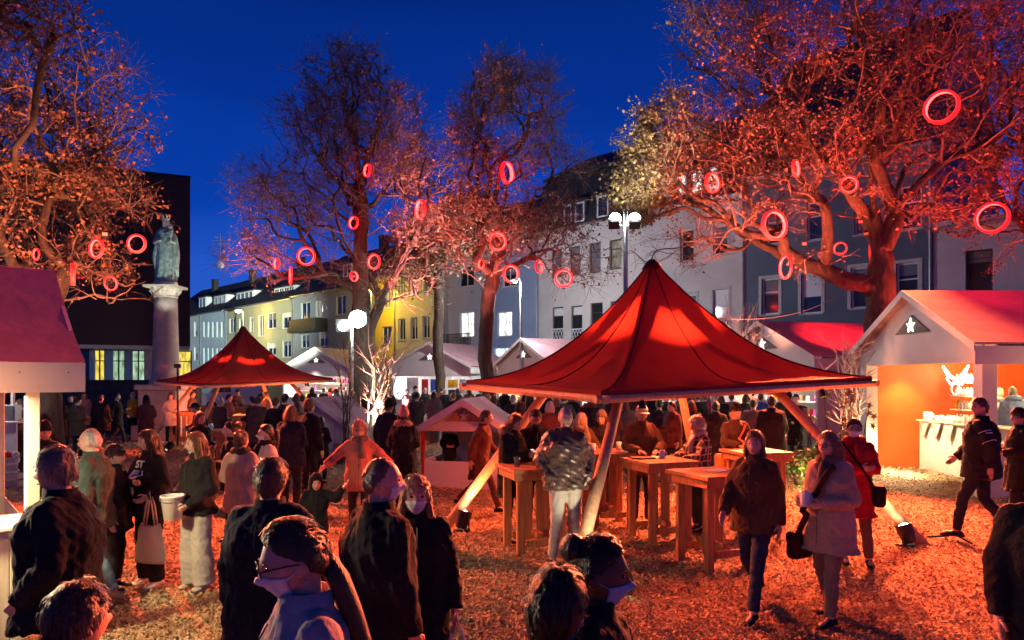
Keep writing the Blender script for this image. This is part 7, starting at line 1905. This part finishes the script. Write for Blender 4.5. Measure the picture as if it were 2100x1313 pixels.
MORE += [(1012, 17, 1.70, 170, (.10, .07, .06), 'in fawn coat behind the woman with the fur hood'), (1068, 15.5, 1.72, 175, (.04, .03, .05), 'in violet grey coat left of the large tent pole'), (1128, 15.8, 1.68, 165, (.14, .05, .04), 'in brick red coat behind the bearded man with glasses'), (1156, 19.5, 1.76, 178, (.05, .05, .045), 'in moss grey coat behind the grey haired woman'),
    (1250, 15.6, 1.72, 172, (.09, .055, .04), 'in hazel coat behind the grey knit cap'), (1282, 17.5, 1.70, 168, (.2, .14, .11), 'in sand coat between front pole and pale flat cap'), (1352, 16.5, 1.74, 176, (.03, .03, .035), 'in graphite coat right of the pale flat cap'), (1378, 15.2, 1.66, -60, (.12, .045, .03), 'in russet coat by the rear pole'),
    (1418, 16, 1.72, 165, (.06, .045, .04), 'in bark brown coat behind the pale curls'), (1468, 15.4, 1.70, 175, (.035, .03, .03), 'in soot coat left of the orange strap'), (1545, 16.2, 1.70, 160, (.15, .1, .09), 'in mushroom coat right of the orange strap'), (1600, 21, 1.74, 170, (.06, .025, .03), 'in burgundy coat at the shrubs'),
    (470, 22.5, 1.68, 90, (.16, .09, .07), 'in clay coat under the far tent'), (530, 18.5, 1.70, 175, (.09, .06, .05), 'in walnut coat before the far tent'), (585, 19, 1.72, 165, (.04, .04, .05), 'in steel grey coat before the far tent pole'), (610, 16.5, 1.66, -150, (.13, .06, .05), 'in terracotta coat beside the brown knit cap'),
    (690, 22, 1.72, 178, (.03, .03, .04), 'in midnight coat at the dark twigs'), (780, 22.5, 1.74, 170, (.1, .05, .045), 'in mahogany coat right of the lantern'), (855, 22, 1.70, 165, (.05, .04, .04), 'in peat coat above the pompom cap'), (890, 24, 1.74, 175, (.16, .12, .1), 'in stone coat over the miniature hut roof'),
    (930, 22, 1.72, 160, (.03, .025, .03), 'in raven coat over the miniature hut roof'), (965, 19, 1.70, 172, (.08, .04, .035), 'in cinnamon coat right of the miniature hut gable'), (160, 19.5, 1.70, 165, (.06, .045, .04), 'in dun coat before the garden wall'), (300, 21, 1.66, -140, (.1, .05, .045), 'in cherry brown coat below the statue column')]
CROWD2 = MORE
for i, (px, D, H, yaw, c, tail) in enumerate(CROWD2):
    person('person ' + tail, px, D, H, yaw, c, rnd.choice((.55, .65, .75)), .04, tc=rnd.choice((BK, NAVY, DK, BRN)), hair=rnd.choice(('short', 'short', 'bob', 'bun')), hc=rnd.choice((HB, HD, HR, HG)), hat=rnd.choice((None, None, 'beanie')), hatc=rnd.choice((BK, (.1, .06, .05), NAVY)),
           arms=rnd.choice((('hold', 'hold'), ('pocket', 'pocket'), ('down', 'hold'))), legs=rnd.choice(('stand', 'relax', 'step')), female=rnd.random() < .5)
# stall keepers in the right stall
p = in_stall(S2, 1.35, 2.55, .2); person('stall keeper with pale hair and grey green hood in the right stall', 0, 16, 1.75, 100, (.2, .23, .22), .7, .05, hood=(.24, .26, .25), hair='short', hc=HG, xyz=p)
p = in_stall(S2, 2.45, 2.1, .25); person('stall keeper in pale blue jacket seen from behind in the right stall', 0, 15, 1.74, 165, (.13, .2, .32), .7, .06, hood=(.16, .24, .36), hair='short', hc=(.2, .17, .12), xyz=p)
p = in_stall(S4, 3.0, 1.0, 0); person('stall keeper behind the counter of the mauve roofed stall', 0, 34, 1.7, -60, (.1, .08, .07), .7, .04, xyz=p)
apply_pending()

# zips, pocket edges, back seams and hem lines lying on the cloth
def on_cloth(jc_, x, z, front=True):
    d = (jc_[:, 0] - x) ** 2 + (jc_[:, 2] - z) ** 2; nn = jc_[d < .035 ** 2]
    if not len(nn): return None
    y = nn[:, 1].min() if front else nn[:, 1].max()
    return Vector((x, y - .002 if front else y + .002, z))
for J in ALLP:
    if J['D'] > 12.5: continue
    T = J['T']; s = J['s']; jk = [c for c in T.children if c.name.startswith(('jacket', 'coat'))][0].data
    jc_ = np.empty(len(jk.vertices) * 3, np.float32); jk.vertices.foreach_get('co', jc_); jc_ = jc_.reshape(-1, 3)
    zs = np.linspace(max(J['hem'], .62) + .05, 1.44, 14) * s
    tone = tuple(min(1, q * 1.3 + .004) for q in J['jc'])
    away = abs(((J['yaw'] + 180) % 360) - 180) > 110
    lines = []
    if not away:
        lines.append(('zip', [(0, z) for z in zs], .0028, M['zip']))
    else:
        lines.append(('back_seam', [(0, z) for z in zs], .003, cloth(tone)))
    for nm, pts, r_, m_ in lines:
        pp = [on_cloth(jc_, x, z, not away) for x, z in pts]; pp = [p for p in pp if p is not None]
        if len(pp) > 3: MB().tube(pp, r_, 4).build(nm, m_, T)
# ---------------------------------------------------------------- things the people carry
def tote(label, top, w, h, yaw, handles, mname='canvas', d=.07):
    t = thing('tote_bag', label, 'bag', top, R(yaw))
    n = 14; V = []; rws = 8
    for i in range(rws + 1):
        f = i / rws
        for k in range(n):
            a = 2 * math.pi * k / n; ca, sa = math.cos(a), math.sin(a); q = (abs(ca) ** 3 + abs(sa) ** 3) ** (-1 / 3)
            V.append((w * .5 * (.62 + .38 * f ** .7) * ca * q + .004 * math.sin(i * 2 + k), d * (.25 + .75 * math.sin(math.pi * (.12 + .72 * f))) * sa * q + .006 * math.sin(k * 2.1 + i), -h * f + .02 * math.cos(2 * a) * (1 - f)))
    F = [(i * n + k, i * n + (k + 1) % n, (i + 1) * n + (k + 1) % n, (i + 1) * n + k) for i in range(rws) for k in range(n)] + [tuple(rws * n + k for k in range(n))]
    m = MB(); m.add(V, F); m.build('bag', M[mname], t, True)
    for y in (-.02, .02):
        m = MB(); m.tube([(-w * .2, y, -.01), (-w * .10, y, handles * .6), (0, y * .4, handles), (w * .10, y, handles * .6), (w * .2, y, -.01)], .011, 6, squash=.4); m.build('handle', M[mname], t, True)
    return t
hL = wpos(J5, J5['elL'] + Vector((-.02, -.14, -.06)))
tote('natural canvas tote bag hanging from the long haired woman arm', hL + Vector((.0, -.06, -.34)), .36, .40, -15, .34)
hL = wpos(J13, J13['wrL']); tote('white shopping bag carried by the blonde woman', hL + Vector((.02, -.02, -.28)), .34, .46, 10, .22, 'white_plastic')
# bucket
b0 = (wpos(J6, J6['wrL']) + wpos(J6, J6['wrR'])) / 2
t = thing('bucket', 'white plastic bucket held before the waist of the woman', 'bucket', b0 + Vector((-.02, -.07, -.14)))
m = MB(); m.lathe([(.085, 0), (.115, .23), (.122, .232), (.122, .248), (.112, .248), (.083, .01)], 22); m.build('pail', M['white_plastic'], t, True)
m = MB(); m.tube([(.118 * math.cos(a), -.02 - .10 * math.sin(a), .235 - .05 * math.sin(a)) for a in np.linspace(0, math.pi, 14)], .004, 5); m.build('handle', M['steel'], t)
t = thing('red_box', 'small red collecting tin in the hand of the hoodie woman', 'tin', wpos(J5, J5['wrR']) + Vector((-.13, -.0, -.30)))
m = MB(); m.lathe([(.045, 0), (.045, .16), (.03, .165)], 14); m.build('tin', M['c_red'], t, True); m = MB(); m.lathe([(.047, .15), (.047, .175)], 14); m.build('lid', M['c_red'], t)
# printed letters on the hoodie
def letters(txt, J, z, size, mname, dx=0.0):
    cu = bpy.data.curves.new('print', 'FONT'); cu.body = txt; cu.size = size; cu.align_x = 'CENTER'; cu.extrude = .002; cu.offset = size * .02
    o = bpy.data.objects.new('print', cu); COL.objects.link(o); bpy.context.view_layer.update()
    me = bpy.data.meshes.new_from_object(o.evaluated_get(bpy.context.evaluated_depsgraph_get())); bpy.data.objects.remove(o); bpy.data.curves.remove(cu)
    # wrap on the chest
    co = np.empty(len(me.vertices) * 3, np.float32); me.vertices.foreach_get('co', co); co = co.reshape(-1, 3)
    jk = [c for c in J['T'].children if c.name.startswith('jacket')][0].data
    jc_ = np.empty(len(jk.vertices) * 3, np.float32); jk.vertices.foreach_get('co', jc_); jc_ = jc_.reshape(-1, 3)
    outv = []
    for x, y, zz in co:
        wx, wz = x + dx, z + y; d = (jc_[:, 0] - wx) ** 2 + (jc_[:, 2] - wz) ** 2; near_ = jc_[(d < .03 ** 2)]
        fy = near_[:, 1].min() if len(near_) else -.16
        outv.append((wx, fy - .006 - zz, wz))
    me.vertices.foreach_set('co', np.array(outv, np.float32).ravel()); me.update(); me.materials.append(M[mname]); link('chest_print', me, J['T'])
letters('ST', J5, 1.275, .105, 'white_plastic'); letters('BU', J5, 1.175, .105, 'print_blue')
M_ = None
# phone, cup, straps, stripes
def phone(J):
    p = (wpos(J, J['handL']) + wpos(J, J['handR'])) / 2 + Vector((0, 0, .02)); t = thing('phone', 'lit phone in the hands of the woman with the fur hood', 'phone', p, J['T'].rotation_euler.z)
    m = MB(); m.cbox(-.037, .037, -.075, .075, -.004, .004, .002); o = m.build('case', M['black_metal'], t); o.rotation_euler = (R(35), 0, 0)
    m = MB(); m.quad((-.033, -.07, .0055), (.033, -.07, .0055), (.033, .07, .0055), (-.033, .07, .0055)); o = m.build('screen', M['screen'], t); o.rotation_euler = (R(35), 0, 0)
phone(J24)
p = (wpos(J21, J21['handL']) + wpos(J21, J21['handR'])) / 2
tumbler('white paper cup in the hands of the woman in the beige coat', p + Vector((0, 0, -.02)), .05, .13, 'mug')
def strap(J, m_, rad, side=1, hang=.9, bag=None, lab=None, z1=1.46):
    s = J['s']; T = J['T']; t = thing('shoulder_bag', lab, 'bag', T.location, T.rotation_euler.z)
    jk = [c for c in T.children if c.name.startswith(('jacket', 'coat'))][0].data
    jc_ = np.empty(len(jk.vertices) * 3, np.float32); jk.vertices.foreach_get('co', jc_); jc_ = jc_.reshape(-1, 3)
    pts = []
    for f in np.linspace(0, 1, 14):
        x = side * (.13 - .34 * f) * s; z = (z1 - (z1 - hang) * f) * s; d = (jc_[:, 0] - x) ** 2 + (jc_[:, 2] - z) ** 2; nn = jc_[d < .05 ** 2]
        pts.append((x, (nn[:, 1].min() if len(nn) else -.05) - rad * .6, z))
    m = MB(); m.tube(pts, rad, 6); m.build('strap', m_, t)
    q = MB(); c = Vector(pts[-1]) + Vector((-side * .05, .10, -.10)); q.cbox(c.x - .07, c.x + .07, c.y - .14, c.y + .12, c.z - .13, c.z + .11, .03); q.build('bag_body', m_, t)
    q = MB(); q.cbox(c.x - .076, c.x + .076, c.y - .145, c.y + .125, c.z + .0, c.z + .118, .03); q.build('flap', m_, t)
strap(J21, cloth((.05, .022, .018)), .03, 1, .78, lab='dark brown bag on a broad strap across the beige coat')
strap(J30, cloth((.55, .2, .05)), .016, 1, .95, lab='bag on a thin orange strap across the bearded man')
strap(J22, cloth(BK), .012, -1, .95, lab='black bag at the hip of the woman in the red coat')
# sleeve stripes of the striped jacket
for nm in 'LR':
    a, b = J18['shL'.replace('L', nm)], J18['el' + nm]
    for f in (.35, .46, .78): MB().tube([a.lerp(b, f - .012), a.lerp(b, f + .012)], [.092, .090], 16).build('sleeve_stripe', M['white_plastic'], J18['T'], True)
